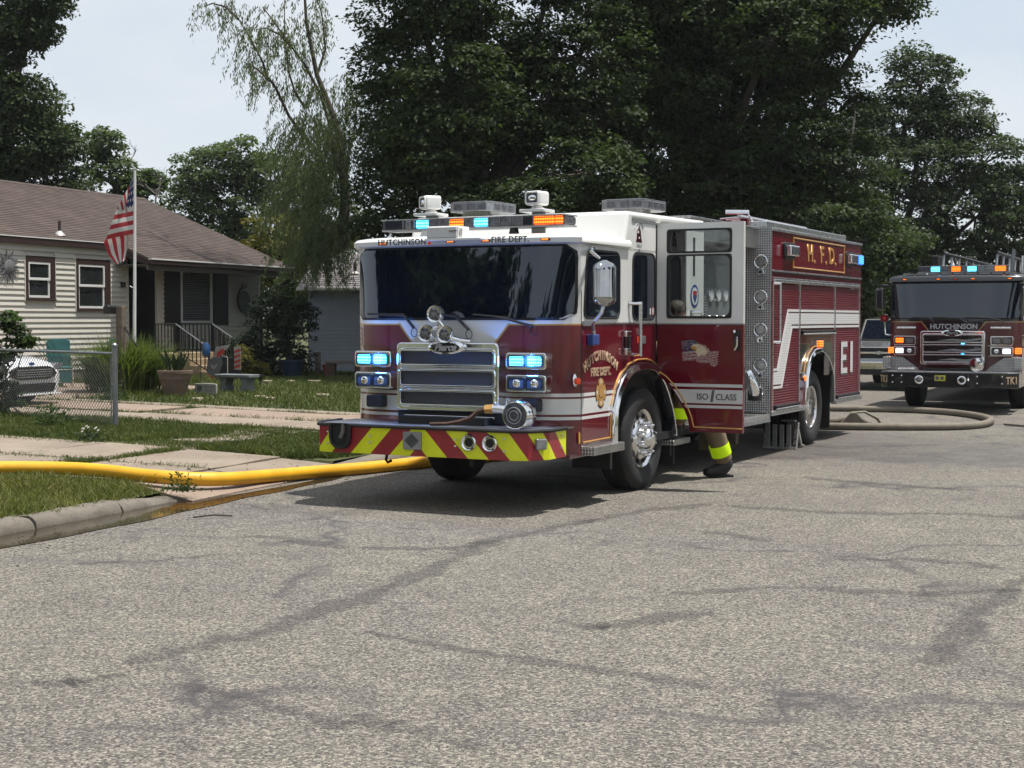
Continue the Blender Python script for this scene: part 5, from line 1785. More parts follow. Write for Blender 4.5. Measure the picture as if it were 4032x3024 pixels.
def weed(name, s_, n_, r, h, count, mat, label, w=0.03, cat='weed', upright=0.5, group=None):
    """a low tuft: leaves fanning from a root"""
    d = rng.normal(0, 1, (count, 3))
    d /= np.linalg.norm(d, axis=1)[:, None]
    d[:, 2] = np.abs(d[:, 2])
    k = rng.random(count)[:, None] ** 0.5
    lump = 0.55 + 0.75 * rng.random((count, 1)) ** 2
    c = d * k * lump * np.array([r, r, h])
    ax = d * np.array([1, 1, 0.5 if upright > 0.3 else 2.5]) + rng.normal(0, 0.5, (count, 3)) + np.array([0, 0, 0.5 - upright])
    ax /= np.linalg.norm(ax, axis=1)[:, None]
    sd = np.cross(ax, rng.normal(0, 1, (count, 3)))
    sd /= np.linalg.norm(sd, axis=1)[:, None] + 1e-9
    L = (w * rng.uniform(1.2, 3.2, count))[:, None]
    co = np.stack([c - ax * L * 0.5, c - sd * w * 0.4, c + ax * L * 0.5, c + sd * w * 0.4], 1)
    co[:, :, 2] = np.maximum(co[:, :, 2], 0.0)
    stem = np.stack([c * 0.05 * np.array([1, 1, 0]), c * 0.5 + np.array([0, 0.004, 0]), c, c * 0.5 - np.array([0, 0.004, 0])], 1)[::3]
    co = np.concatenate([co, stem])
    root = SW(s_, n_, zg(n_) if n_ < -8.4 else 0.02)
    o = quads_mesh(name, co, mat)
    o.location = root
    tag(o, label, cat, group)
    return o


weed('weed_tuft', 12.30, -8.50, 0.27, 0.22, 220, 'leaf_vine', 'leafy weed tuft growing at the dropped end of the kerb', 0.022)
weed('weed_tuft', 17.5, -14.35, 0.42, 0.55, 300, 'leaf_vine', 'tall bushy weed growing under the chain-link fence', 0.035)
weed('flower_clump', 16.05, -12.55, 0.20, 0.20, 90, 'leaf_maple_far', 'small low flower clump on bare ground before the fence post', 0.045, 'flower')
for k in range(9):
    q = (-0.12 + 0.03 * k, 0.05 * math.sin(k * 2.3), 0.16 + 0.03 * math.cos(k * 1.7))
fl_ = quads_mesh('petals', np.array([[(q[0], q[1], q[2]), (q[0] + 0.03, q[1], q[2] + 0.01), (q[0] + 0.03, q[1] + 0.02, q[2] + 0.03), (q[0], q[1] + 0.02, q[2] + 0.02)] for q in [(random.uniform(-0.1, 0.1), random.uniform(-0.1, 0.1), random.uniform(0.13, 0.2)) for _ in range(8)]]), 'sign_white', bpy.data.objects['flower_clump'])
for k, (s_, n_) in enumerate(((20.70, -13.2), (20.69, -14.6), (20.70, -12.1), (20.69, -15.8), (14.1, -11.3), (14.12, -12.8), (14.15, -13.6))):
    weed('crack_weed', s_, n_, 0.12, 0.07, 34, 'grass_blade_green', 'small weed in a concrete joint, ' + ['second from the engine on the far drive', 'third from the engine on the far drive', 'nearest the engine on the far drive', 'nearest the fence post on the far drive', 'nearest the gutter on the near drive', 'middle one of the near drive', 'farthest from the gutter on the near drive'][k], 0.02, group='weeds in the joints of the drives')

for poly, lab in (([(-20, 14.02), (-9.4, 14.04), (-9.4, 14.20), (-20, 14.45)], 'grass growing along the long joint of the near drive'), ([(-10.98, 12.8), (-10.84, 12.8), (-10.84, 15.8), (-10.98, 15.8)], 'grass growing along a cross joint of the near drive'),
                  ([(-22, 20.63), (-9.8, 20.63), (-9.8, 20.76), (-22, 20.76)], 'grass growing along the near joint of the far drive'), ([(-22, 22.24), (-9.8, 22.24), (-9.8, 22.38), (-22, 22.38)], 'grass growing along the far joint of the far drive'),
                  ([(-18, 15.75), (-12.3, 15.75), (-12.3, 16.3), (-18, 16.3)], 'straggling grass at the edge of the near drive'), ([(-12.2, 7.0), (-8.60, 7.0), (-8.60, 12.2), (-8.78, 12.2), (-8.78, 7.2), (-12.2, 7.2)], 'grass hanging over the back of the kerb')):
    turf('grass', poly, 5000 if 'kerb' not in lab else 26000, 0.025, 0.075, 0.011, 'grass_blade_green' if 'kerb' not in lab else 'grass_blade', lab, 0.52 if 'kerb' not in lab else 0.3, 0.9)
# dry leaves and grit swept against the kerb and over the drive
q = []
for _ in range(900):
    s_, n_ = random.uniform(6.5, 19), -8.0 + abs(random.gauss(0, 0.35)) * random.choice((1, 1, -0.4))
    if random.random() < 0.35:
        s_, n_ = random.uniform(12.8, 15.6), random.uniform(-14, -8.6)
    z = (zapron(n_) if n_ < -8.34 and s_ > 12.3 else (zg(n_) if n_ < -8.7 else 0.004)) + 0.016
    a, r = random.uniform(0, 6.28), random.uniform(0.006, 0.022)
    c, d = math.cos(a) * r, math.sin(a) * r
    q.append([(n_ - c, s_ - d, z), (n_ + d * 0.6, s_ - c * 0.6, z + r * 0.3), (n_ + c, s_ + d, z), (n_ - d * 0.6, s_ + c * 0.6, z + r * 0.4)])
lit = street(quads_mesh('leaf_litter', np.array(q), 'bark'))
tag(lit, 'dry leaf bits and grit along the gutter and drive', 'litter', kind='stuff')

# ------------------------------------------------------------------ hoses


def smooth_path(pts, sub=8):
    pts = [Vector(p) for p in pts]
    out = []
    for i in range(len(pts) - 1):
        p0, p1, p2, p3 = pts[max(i - 1, 0)], pts[i], pts[i + 1], pts[min(i + 2, len(pts) - 1)]
        for k in range(sub):
            t = k / sub
            out.append(0.5 * ((2 * p1) + (p2 - p0) * t + (2 * p0 - 5 * p1 + 4 * p2 - p3) * t * t + (3 * p1 - p0 - 3 * p2 + p3) * t ** 3))
    out.append(pts[-1])
    return out


hp = [SW(10.2, -24.0, 0.385), SW(11.0, -18.0, 0.36), SW(11.6, -14.0, 0.275), SW(11.95, -12.4, 0.255), SW(12.18, -11.12, 0.235), SW(12.40, -10.78, 0.235), SW(12.66, -10.25, 0.225), SW(12.70, -9.75, 0.215), SW(12.66, -9.2, 0.19), SW(12.78, -8.75, 0.165), SW(13.15, -8.52, 0.135), SW(13.75, -8.45, 0.105), SW(14.45, -8.30, 0.085), SW(15.2, -8.02, 0.073), SW(16.04, -7.71, 0.071), SW(17.5, -7.15, 0.071), SW(19.5, -6.5, 0.071), SW(22, -6.3, 0.071)]
hy = MB().tube(smooth_path(hp, 10), 0.071, 18).out('supply_hose', 'hose_yellow', None, sharp=80)
tag(hy, 'charged yellow large-diameter hose lying across the drive to under the engine', 'fire hose')
tp = [(3.2, 24.7), (4.2, 24.35), (5.14, 24.05), (5.89, 23.92), (7.01, 23.92), (7.66, 24.3), (8.06, 24.95), (8.31, 25.64), (8.40, 26.44), (8.33, 27.21), (8.10, 27.86), (7.65, 28.37), (7.04, 28.62), (6.42, 28.81), (5.0, 29.0), (3.0, 29.3)]
ht = MB().tube(smooth_path([(x, y, 0.060) for x, y in tp], 8), 0.060, 16).out('supply_hose', 'hose_tan', None, sharp=80)
tag(ht, 'charged tan hose looped on the road in front of the far ladder truck', 'fire hose')
tp = [(8.35, 25.0, 0.03), (9.2, 23.6, 0.03), (10.6, 22.6, 0.03), (12.5, 22.0, 0.03)]
h3 = MB().tube(smooth_path(tp, 6), 0.045, 10, flat=0.5).out('flat_hose', 'hose_tan', None, sharp=80)
tag(h3, 'thin grey hose running off from the bend of the tan hose', 'fire hose')
# folded hose end on the road
fc = empty('folded_hose_end', (5.95, 25.3, 0), R(-12), 'folded end of flat tan hose lying on the road beside the charged loop', 'fire hose')
MB().prism([(-0.35, 0.0), (-0.28, 0.06), (-0.15, 0.20), (-0.05, 0.21), (0.05, 0.10), (0.18, 0.03), (0.30, 0.0)], 'y', -0.10, 0.10).out('fold', 'canvas_tan', fc, 0.015)
MB().prism([(-0.15, 0.21), (0.10, 0.23), (0.32, 0.12), (0.38, 0.02), (0.34, 0.0), (0.28, 0.09), (0.08, 0.20), (-0.13, 0.19)], 'y', -0.08, 0.14).out('fold', 'canvas_tan', fc, 0.01)
MB().tube([(-0.55, 0.0, 0.05), (-0.35, 0.0, 0.06), (-0.22, 0.02, 0.09)], [0.05, 0.05, 0.04], 10).out('coupling', 'canvas_tan', fc)
# twig on the road
tw = MB().tube([SW(11.2, -7.62, 0.02), SW(11.35, -7.50, 0.03), SW(11.42, -7.35, 0.02)], 0.008, 5).out('twig', 'bark', None)
tag(tw, 'small broken twig lying on the road near the gutter', 'twig')
# ------------------------------------------------------------------ the house
HO = empty('house', F0, -TH_H, 'low cream clapboard house with brown shingle roof and shaded porch', 'house')
HZ = 0.28
LAP = 0.130


def roof_z(x):
    return 5.55 - 0.417 * (x + 4.2)


MB().box(-8.8, -0.03, -9.0, 11.30, HZ - 0.1, 3.55).out('wall', 'siding', HO) if False else None
# wall core, open at the door recess
core = MB()
core.box(-8.8, -0.01, -9.0, 4.80, HZ - 0.2, 3.66)
core.box(-8.8, -1.10, 4.80, 6.10, HZ - 0.2, 3.60)
core.box(-8.8, -0.01, 6.10, 11.33, HZ - 0.2, 3.60)
core.out('wall', 'siding', HO)
MB().box(-0.012, 0.02, -9.0, 4.79, HZ - 0.05, HZ + 0.28).out('foundation', 'kerb_concrete', HO)
MB().box(-0.012, 0.02, 6.12, 11.32, HZ - 0.05, HZ + 0.28).out('foundation', 'kerb_concrete', HO)


def lap_board(y0, y1, z0, h=LAP):
    MB().prism([(-0.012, z0), (0.042, z0), (0.042, z0 + 0.014), (0.006, z0 + h + 0.012), (-0.012, z0 + h + 0.012)], 'y', y0, y1).out('siding_board', 'siding', HO, sharp=20)


wins = [(0.84, 1.94, 2.23, 3.32), (2.69, 4.09, 1.99, 3.32)]
pic = (6.43, 9.61, 1.62, 3.22)
r_ = 0
z = HZ + 0.28
while z < 3.58:
    h = min(LAP, 3.66 - z)
    segs = [(-9.0, 4.78)]
    for (a, b_, c_, d_) in wins:
        if z + h > c_ and z < d_:
            segs = [q for (p0, p1) in segs for q in ([(p0, min(p1, a)), (max(p0, b_), p1)] if p0 < a and p1 > b_ else [(p0, p1)])]
    seg2 = [(6.12, 11.26)]
    if z + h > pic[2] and z < pic[3]:
        seg2 = [(6.12, pic[0]), (pic[1], 11.26)]
    for a, b_ in segs + seg2:
        if b_ - a > 0.05:
            lap_board(a, b_, z, h)
    z += LAP
for y0, y1 in ((4.78, 4.84), (6.08, 6.14), (11.26, 11.36)):
    box('corner_post', 'white_trim' if y0 > 11 else 'siding', HO, -0.02, 0.045, y0, y1, HZ, 3.45)


def sash_window(a, b_, c_, d_, frame, inner):
    """brown casing, white sashes, two panes"""
    w = MB()
    ring_prism(w, [(a, c_), (b_, c_), (b_, d_), (a, d_)], [(inner[0], inner[2]), (inner[1], inner[2]), (inner[1], inner[3]), (inner[0], inner[3])], 'x', -0.03, 0.060)
    wo_ = w.out('window', frame, HO, 0.005, smooth=False)
    mb = MB()
    ring_prism(mb, [(a - 0.03, c_ - 0.03), (b_ + 0.03, c_ - 0.03), (b_ + 0.03, d_ + 0.03), (a - 0.03, d_ + 0.03)], [(a, c_), (b_, c_), (b_, d_), (a, d_)], 'x', -0.03, 0.048)
    mb.out('casing', 'siding', wo_, smooth=False)
    i0, i1, j0, j1 = inner
    mid = (j0 + j1) / 2 + 0.02
    f = 0.055
    for z0, z1, x0 in ((j0, mid + 0.03, 0.0), (mid - 0.03, j1, 0.022)):
        mb = MB()
        ring_prism(mb, [(i0, z0), (i1, z0), (i1, z1), (i0, z1)], [(i0 + f, z0 + f), (i1 - f, z0 + f), (i1 - f, z1 - f), (i0 + f, z1 - f)], 'x', x0 - 0.01, x0 + 0.030)
        s_ = mb.out('sash', 'white_trim', wo_, 0.004, smooth=False)
        MB().box(x0, x0 + 0.006, i0 + f - 0.01, i1 - f + 0.01, z0 + f - 0.01, z1 - f + 0.01).out('pane', 'house_glass', s_)
    MB().box(-0.03, 0.085, a - 0.01, b_ + 0.01, c_ - 0.012, c_ + 0.03).out('sill', frame, wo_, 0.004)


sash_window(0.86, 1.92, 2.25, 3.30, 'brown_trim', (0.95, 1.74, 2.31, 3.16))
sash_window(2.71, 4.07, 2.01, 3.30, 'brown_trim', (2.80, 3.84, 2.07, 3.16))
# picture window, blind, shutters
pw = MB()
ring_prism(pw, [(7.20, 1.68), (8.76, 1.68), (8.76, 3.20), (7.20, 3.20)], [(7.28, 1.76), (8.68, 1.76), (8.68, 3.13), (7.28, 3.13)], 'x', -0.02, 0.05)
pwo = pw.out('picture_window', 'white_trim', HO, 0.004, smooth=False)
MB().box(0.0, 0.006, 7.27, 8.69, 1.75, 3.14).out('pane', 'house_glass', pwo)
for k in range(26):
    zz = 1.78 + k * 0.052
    MB().box(0.008, 0.020, 7.30, 8.66, zz, zz + 0.030).out('blind_slat', 'blind_slat', pwo)
for y0, y1 in ((6.45, 7.18), (8.78, 9.59)):
    sh = MB().box(-0.012, 0.045, y0, y1, 1.64, 3.20).out('shutter', 'dark_shutter', HO, 0.006)
    for z0, z1 in ((1.74, 2.36), (2.46, 3.10)):
        MB().box(0.045, 0.055, y0 + 0.10, y1 - 0.10, z0, z1).out('shutter_panel', 'dark_shutter', sh, 0.008)
# entry recess
en = box('door', 'door_and_shade_dark', HO, -1.10, -1.05, 4.95, 5.95, 0.95, 3.05, 0.006)
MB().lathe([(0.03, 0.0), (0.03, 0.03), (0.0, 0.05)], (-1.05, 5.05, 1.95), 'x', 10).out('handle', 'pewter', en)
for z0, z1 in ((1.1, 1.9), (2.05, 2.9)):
    MB().box(-1.05, -1.035, 5.12, 5.80, z0, z1).out('door_panel', 'door_and_shade_dark', en, 0.01)
box('recess_shade_wall', 'door_and_shade_dark', HO, -1.10, -0.01, 4.79, 4.815, 0.9, 3.4)  # both side walls coloured near-black to stand for the shade in the recess
box('recess_shade_wall', 'door_and_shade_dark', HO, -1.10, -0.01, 6.085, 6.11, 0.9, 3.4)

# roof: courses stepped down each slope
def courses(x0, x1, step=0.142, th=0.010):
    c = math.cos(math.atan(0.417))
    n = int((x1 - x0) / (step * c))
    d = (x1 - x0) / n
    top = []
    for i in range(n):
        a, b2 = x0 + i * d, x0 + (i + 1) * d
        top += [(a, roof_z(a)), (b2, roof_z(b2) + th)]
    top.append((x1, roof_z(x1)))
    return top


RY0, RYM, RY1 = -9.4, 4.25, 11.52
for nm_, x1, y0, y1 in (('roof', 0.13, RY0, RYM), ('porch_roof', 1.05, RYM, RY1)):
    t = courses(-4.2, x1)
    low = [(x1, roof_z(x1) - 0.07), (-4.2, 5.55 - 0.14)]
    MB().prism(t + low, 'y', y0, y1).out(nm_, 'shingles', HO, sharp=10)
MB().prism([(-4.2, 5.56), (-9.3, 3.45), (-9.3, 3.38), (-4.2, 5.46)], 'y', RY0, RY1).out('roof_back', 'shingles', HO)
MB().prism([(-4.35, 5.50), (-4.2, 5.575), (-4.05, 5.50), (-4.2, 5.53)], 'y', RY0, RY1).out('ridge_cap', 'shingles', HO)
MB().prism([(-4.2, 5.40), (0.95, roof_z(0.95) - 0.1), (0.95, 3.2), (-8.8, 3.2), (-8.8, 3.6)], 'y', 11.25, 11.33).out('gable_wall', 'siding', HO)
# eaves
gt = box('gutter', 'brown_trim', HO, 0.06, 0.15, RY0, RYM - 0.02, 3.56, 3.72, 0.01)
MB().box(0.135, 0.165, RY0, RYM - 0.02, 3.715, 3.74).out('gutter_lip', 'white_trim', gt)
MB().box(0.0, 0.07, RY0, RYM - 0.02, 3.58, 3.61).out('soffit', 'brown_trim', HO)
pg = box('porch_gutter', 'brown_trim', HO, 1.03, 1.15, RYM, RY1 + 0.03, 3.20, 3.31, 0.01)
MB().box(1.06, 1.17, RYM + 0.02, RY1 + 0.03, 3.312, 3.352).out('gutter_lip', 'white_trim', pg)
MB().box(-0.01, 1.04, RYM + 0.02, RY1 - 0.02, 3.17, 3.20).out('porch_ceiling', 'porch_soffit', HO)
MB().prism([(0.06, 3.50), (1.04, 3.18), (1.04, 3.33), (0.10, 3.72)], 'y', RYM - 0.03, RYM + 0.02).out('porch_return', 'brown_trim', HO)
box('porch_beam', 'porch_soffit', HO, 0.98, 1.05, RYM + 0.03, RY1 - 0.05, 3.05, 3.17)
MB().tube([(1.09, RY1 - 0.05, 3.22), (1.09, RY1 - 0.05, 3.06), (1.02, RY1 - 0.06, 2.96), (0.30, RY1 - 0.15, 2.62), (0.12, RY1 - 0.18, 2.50), (0.09, RY1 - 0.19, 2.30), (0.09, RY1 - 0.19, 0.5)], 0.045, 8).out('downspout', 'brown_trim', HO)
# vents on the roof
vb = MB().box(-4.35, -3.95, 1.9, 2.35, 5.52, 5.74).out('roof_vent', 'roof_vent', HO, 0.02)
MB().prism([(1.82, 5.74), (2.43, 5.74), (2.30, 5.84), (1.95, 5.84)], 'x', -4.40, -3.90).out('vent_cap', 'roof_vent', vb)
vp = MB().tube([(-0.15, 2.35, roof_z(-0.15) - 0.02), (-0.15, 2.35, roof_z(-0.15) + 0.34)], 0.035, 10).out('vent_pipe', 'brown_trim', HO)
MB().lathe([(0.15, -0.02), (0.13, 0.02), (0.05, 0.10)], (-0.15, 2.35, roof_z(-0.15) - 0.01), 'z', 14).out('vent_flashing', 'roof_vent', vp)
MB().box(0.03, 0.13, 4.50, 4.60, 2.62, 2.76).out('porch_lamp', 'iron', HO, 0.01)
# stoop and steps
box('stoop', 'step_stone', HO, 0.0, 1.30, 4.5, 7.0, HZ - 0.05, 0.92, 0.015)
for i in range(3):
    box('step', 'step_stone', HO, 1.30 + 0.30 * i, 1.62 + 0.30 * i, 5.2, 6.9, HZ - 0.05, 0.76 - 0.16 * i, 0.012)

# iron railing of the stoop
ra_ = empty('porch_railing', F0, -TH_H, 'black iron railing with balusters around the shaded porch steps', 'railing')


def rail_run(p, q, zt0, zt1, zb0, zb1, n, post=True):
    p, q = Vector(p), Vector(q)
    MB().tube([(p.x, p.y, zt0), (q.x, q.y, zt1)], 0.020, 6).out('top_rail', 'galvanised' if zt0 != zt1 else 'iron', ra_)
    MB().tube([(p.x, p.y, zb0), (q.x, q.y, zb1)], 0.014, 6).out('bottom_rail', 'iron', ra_)
    for i in range(n + 1):
        t = i / n
        x, y = p.x + (q.x - p.x) * t, p.y + (q.y - p.y) * t
        k = 0.022 if i in (0, n) and post else 0.011
        MB().box(x - k, x + k, y - k, y + k, (zb0 + (zb1 - zb0) * t) - (0.12 if i in (0, n) else 0), zt0 + (zt1 - zt0) * t).out('baluster', 'iron', ra_)


rail_run((1.22, 4.3), (1.22, 5.15), 1.68, 1.68, 0.98, 0.98, 6)
rail_run((1.22, 6.90), (2.30, 6.98), 1.68, 1.02, 0.98, 0.42, 9)
rail_run((1.22, 5.20), (2.20, 5.25), 1.68, 1.06, 0.98, 0.45, 8)
rail_run((0.10, 6.95), (1.22, 6.95), 1.68, 1.68, 0.98, 0.98, 9)
rail_run((1.22, 6.98), (1.22, 7.9), 1.68, 1.04, 0.98, 0.42, 8)

# things hung on the wall
sb = empty('sunburst', F0 + Vector((math.cos(TH_H) * 0.06 + math.sin(TH_H) * 0.26, -math.sin(TH_H) * 0.06 + math.cos(TH_H) * 0.26, 3.01)), -TH_H, 'grey metal sunburst ornament on the cream wall', 'wall ornament')
MB().lathe([(0.0, 0.06), (0.10, 0.055), (0.16, 0.03), (0.17, 0.0)], (0, 0, 0), 'x', 20).out('face', 'pewter', sb)
for k in range(22):
    a = 2 * math.pi * k / 22
    r1 = 0.40 if k % 2 == 0 else 0.31
    w = 0.16
    mb = MB()
    c, s_ = math.cos(a), math.sin(a)
    pts = [(0.13 * math.cos(a - w), 0.13 * math.sin(a - w)), (0.26 * math.cos(a - 0.07 + 0.1), 0.26 * math.sin(a - 0.07 + 0.1)), (r1 * c, r1 * s_), (0.25 * math.cos(a + 0.16), 0.25 * math.sin(a + 0.16)), (0.13 * math.cos(a + w), 0.13 * math.sin(a + w))]
    mb.prism(pts, 'x', -0.01 + 0.012 * (k % 2), 0.012 + 0.012 * (k % 2))
    mb.out('ray', 'pewter', sb)
wl_ = empty('twig_wreath', F0 + Vector((math.cos(TH_H) * 0.06 + math.sin(TH_H) * 10.35, -math.sin(TH_H) * 0.06 + math.cos(TH_H) * 10.35, 2.36)), -TH_H, 'round disc with bare twig wreath on the porch wall', 'wall ornament')
MB().lathe([(0.33, 0.0), (0.33, 0.02), (0.0, 0.025)], (0, 0.06, -0.05), 'x', 28).out('disc', 'slate_stone', wl_)
for k in range(26):
    a = R(70 + k * 9)
    p = Vector((0.03, 0.36 * math.cos(a) + 0.03, 0.40 * math.sin(a)))
    q = p + Vector((0.02, random.uniform(-0.16, 0.02), random.uniform(-0.02, 0.22)))
    MB().tube([p, (p + q) / 2 + Vector((0.02, 0.02, 0)), q], [0.012, 0.008, 0.003], 5).out('twig', 'iron', wl_)
MB().tube([(0.02, 0.36 * math.cos(R(t)) + 0.04, 0.36 * math.sin(R(t))) for t in range(80, 290, 15)], 0.022, 6).out('hoop', 'iron', wl_)

# ------------------------------------------------------------------ garage behind, with blue-grey siding
GA = empty('garage', (-4.95, 42.0, 0.2), R(-4), 'shaded blue-grey sided garage with pale shingle roof behind the willow', 'garage')
MB().box(-0.85, 4.4, 0.03, 5.0, 0, 2.55).out('wall', 'siding_blue', GA)
z = 0.1
while z < 2.5:
    MB().prism([(0.03, z), (-0.005, z), (-0.002, z + 0.012), (0.012, z + 0.115), (0.03, z + 0.115)], 'x', -0.85, 4.4).out('siding_board', 'siding_blue', GA, sharp=20)
    z += 0.108
rs = []
for i in range(18):
    a, b_ = -0.3 + i * 0.17, -0.3 + (i + 1) * 0.17
    rs += [(a, 2.48 + 0.36 * (a + 0.3) + 0.014), (b_, 2.48 + 0.36 * (b_ + 0.3))]
MB().prism(rs + [(rs[-1][0], rs[-1][1] - 0.1), (-0.3, 2.40)], 'x', -1.1, 4.6).out('roof', 'shingles_grey', GA, sharp=10)
gg = box('gutter', 'white_trim', GA, -1.1, 4.6, -0.40, -0.30, 2.40, 2.48, 0.01)
MB().tube([(0.35, 0.9, 2.85), (0.35, 0.9, 3.22)], 0.05, 8).out('roof_pipe', 'iron', GA)
MB().lathe([(0.14, 0), (0.10, 0.03), (0.05, 0.07)], (0.35, 0.9, 2.92), 'z', 12).out('pipe_flashing', 'roof_vent', GA)

# ------------------------------------------------------------------ flagpole, mailbox, fence
fpb = Vector((-7.86, 31.0, 0.3))
FP = empty('flagpole', fpb, 0, 'white flagpole in front of the house with a limp flag', 'flagpole')
lean = Vector((0.055, 0.0, 0.0))
MB().tube([(-0.07, 0, 0), (-0.035, 0, 2.0), (0.0, 0, 4.62)], [0.038, 0.034, 0.026], 10).out('pole', 'white_trim', FP)
MB().lathe([(0.03, 0), (0.035, 0.03), (0.0, 0.05)], (0.0, 0, 4.61), 'z', 10).out('finial', 'roof_vent', FP)
MB().tube([(-0.05, -0.03, 2.15), (-0.09, -0.05, 2.17), (-0.12, -0.05, 2.19)], 0.012, 6).out('cleat', 'galvanised', FP)
FLG = MB()
FROWS = [(0.0, [(990, 150), (987, 400), (985, 592)]), (0.30, [(968, 215), (905, 420), (850, 622)]), (0.42, [(955, 250), (868, 425), (797, 640)]),
         (0.52, [(948, 420), (930, 560), (788, 655)]), (0.60, [(946, 600), (942, 612), (790, 668)]), (0.80, [(940, 700), (938, 705), (815, 745)]), (1.0, [(925, 785), (915, 792), (866, 815)])]


def flag_pt(u, v):
    i = 0
    while i < len(FROWS) - 2 and u > FROWS[i + 1][0]:
        i += 1
    (u0, r0), (u1, r1) = FROWS[i], FROWS[i + 1]
    t = (u - u0) / (u1 - u0)

    def row(r):
        if v < 0.55:
            k = v / 0.55
            return (r[0][0] * (1 - k) + r[1][0] * k, r[0][1] * (1 - k) + r[1][1] * k)
        k = (v - 0.55) / 0.45
        return (r[1][0] * (1 - k) + r[2][0] * k, r[1][1] * (1 - k) + r[2][1] * k)
    a, b2 = row(r0), row(r1)
    x, y = a[0] * (1 - t) + b2[0] * t, a[1] * (1 - t) + b2[1] * t
    x = 988 + (x - 988) * 1.12
    d = 31.0 + 0.07 * math.sin(u * 8 + v * 3.0) * min(1, u * 3) + 0.03 * math.sin(v * 12 + u * 4) * min(1, u * 2) + (0.10 if u > 0.45 else 0.0)
    return pix(x / 1.8433, 600 + y / 1.8433, d)


FLG.grid(lambda u, v: tuple(flag_pt(u, v)), 37, 27)
fo = MB.out(FLG, 'flag', 'flag_cloth', None, sharp=80)
uvl = fo.data.uv_layers.new(name='UVMap')
par = {}
for j in range(27):
    for i in range(37):
        p = flag_pt(i / 36, j / 26)
        par[(round(p[0], 4), round(p[2], 4))] = (i / 36, j / 26)
for lp in fo.data.loops:
    co = fo.data.vertices[lp.vertex_index].co
    uvl.data[lp.index].uv = par.get((round(co.x, 4), round(co.z, 4)), (0.5, 0.5))
tag(fo, 'limp red, white and blue stars and stripes flag hanging from the flagpole', 'flag')

mbx = empty('mailbox', (-7.95, 30.1, 0.29), -TH_S, 'black mailbox on a weathered wooden post before the porch', 'mailbox')
box('post', 'wood_weathered', mbx, -0.075, 0.075, -0.075, 0.075, 0, 1.78, 0.012)
MB().prism([(-0.25, 1.62), (-0.10, 1.62), (-0.10, 1.76), (-0.14, 1.80), (-0.21, 1.80), (-0.25, 1.76)], 'y', -0.25, 0.25).out('box', 'mailbox_black', mbx, 0.01)
MB().tube([(0.09, 0, 1.35), (0.30, 0, 1.05), (0.42, 0, 0.95)], 0.018, 6).out('brace', 'iron', mbx)

# chain-link fence
FE = empty('chain_link_fence', SW(18.05, -13.62, zg(-13.6)), ROT_S, 'galvanised chain-link fence with end post before the white car', 'fence')
fa = math.atan2(1.05, -3.0)
dx, dy = math.cos(fa), math.sin(fa)
FLN = 5.2
MB().tube([(0, 0, -0.05), (0, 0, 1.22)], 0.040, 12).out('end_post', 'galvanised', FE)
MB().lathe([(0.044, 0), (0.046, 0.03), (0.025, 0.055), (0.0, 0.06)], (0, 0, 1.20), 'z', 12).out('post_cap', 'galvanised', FE)
MB().tube([(dx * 4.3, dy * 4.3, -0.05), (dx * 4.3, dy * 4.3, 1.12)], 0.028, 10).out('line_post', 'galvanised', FE)
MB().tube([(0.0, 0.0, 1.10), (dx * FLN, dy * FLN, 1.12)], 0.022, 8).out('top_rail', 'galvanised', FE)
MB().tube([(dx * 0.10, dy * 0.10, 0.05), (dx * 0.10, dy * 0.10, 1.08)], 0.009, 6).out('tension_bar', 'galvanised', FE)
for z in (0.25, 0.65, 1.0):
    MB().tube([(0, -0.045, z), (dx * 0.10, dy * 0.10, z)], 0.012, 6).out('tension_band', 'galvanised', FE)
wm = MB()
c_ = 0.072
nn = int((FLN - 0.1) / c_)
hz = 1.07
nv = int(hz / c_)
for i in range(-nv, nn):
    for sgn in (1, -1):
        pts = []
        for j in range(nv + 1):
            t = 0.1 + (i + (j if sgn > 0 else nv - j)) * c_
            if 0.1 <= t <= FLN:
                pts.append((dx * t + 0.006 * (-1) ** j * dy, dy * t, 0.03 + j * c_))
        if len(pts) > 1:
            wm.tube(pts, 0.0042, 3, caps=False)
wo2 = wm.out('wire_mesh', 'fence_wire', FE, smooth=False)
wo2['kind'] = 'stuff'
# ------------------------------------------------------------------ trees


def unit(v):
    return v / (np.linalg.norm(v, axis=-1, keepdims=True) + 1e-9)


def leaf_quads(p, out, size, up=0.8, rnd=0.6, droop=0.3, aspect=0.55):
    """rhombic leaves at p, roughly facing up and outwards"""
    n = len(p)
    nrm = unit(out * 0.5 + np.array([0, 0, up]) + rng.normal(0, rnd, (n, 3)))
    ax = out * 0.6 + rng.normal(0, 0.7, (n, 3)) + np.array([0, 0, -droop])
    ax = unit(ax - nrm * (ax * nrm).sum(1, keepdims=True))
    sd = np.cross(nrm, ax)
    L = (size * rng.uniform(0.6, 1.3, n))[:, None]
    b = p - ax * L * 0.5
    t = p + ax * L * 0.5
    m = p - ax * L * 0.08 + nrm * L * 0.08
    return np.stack([b, m - sd * L * aspect * 0.5, t, m + sd * L * aspect * 0.5], 1)


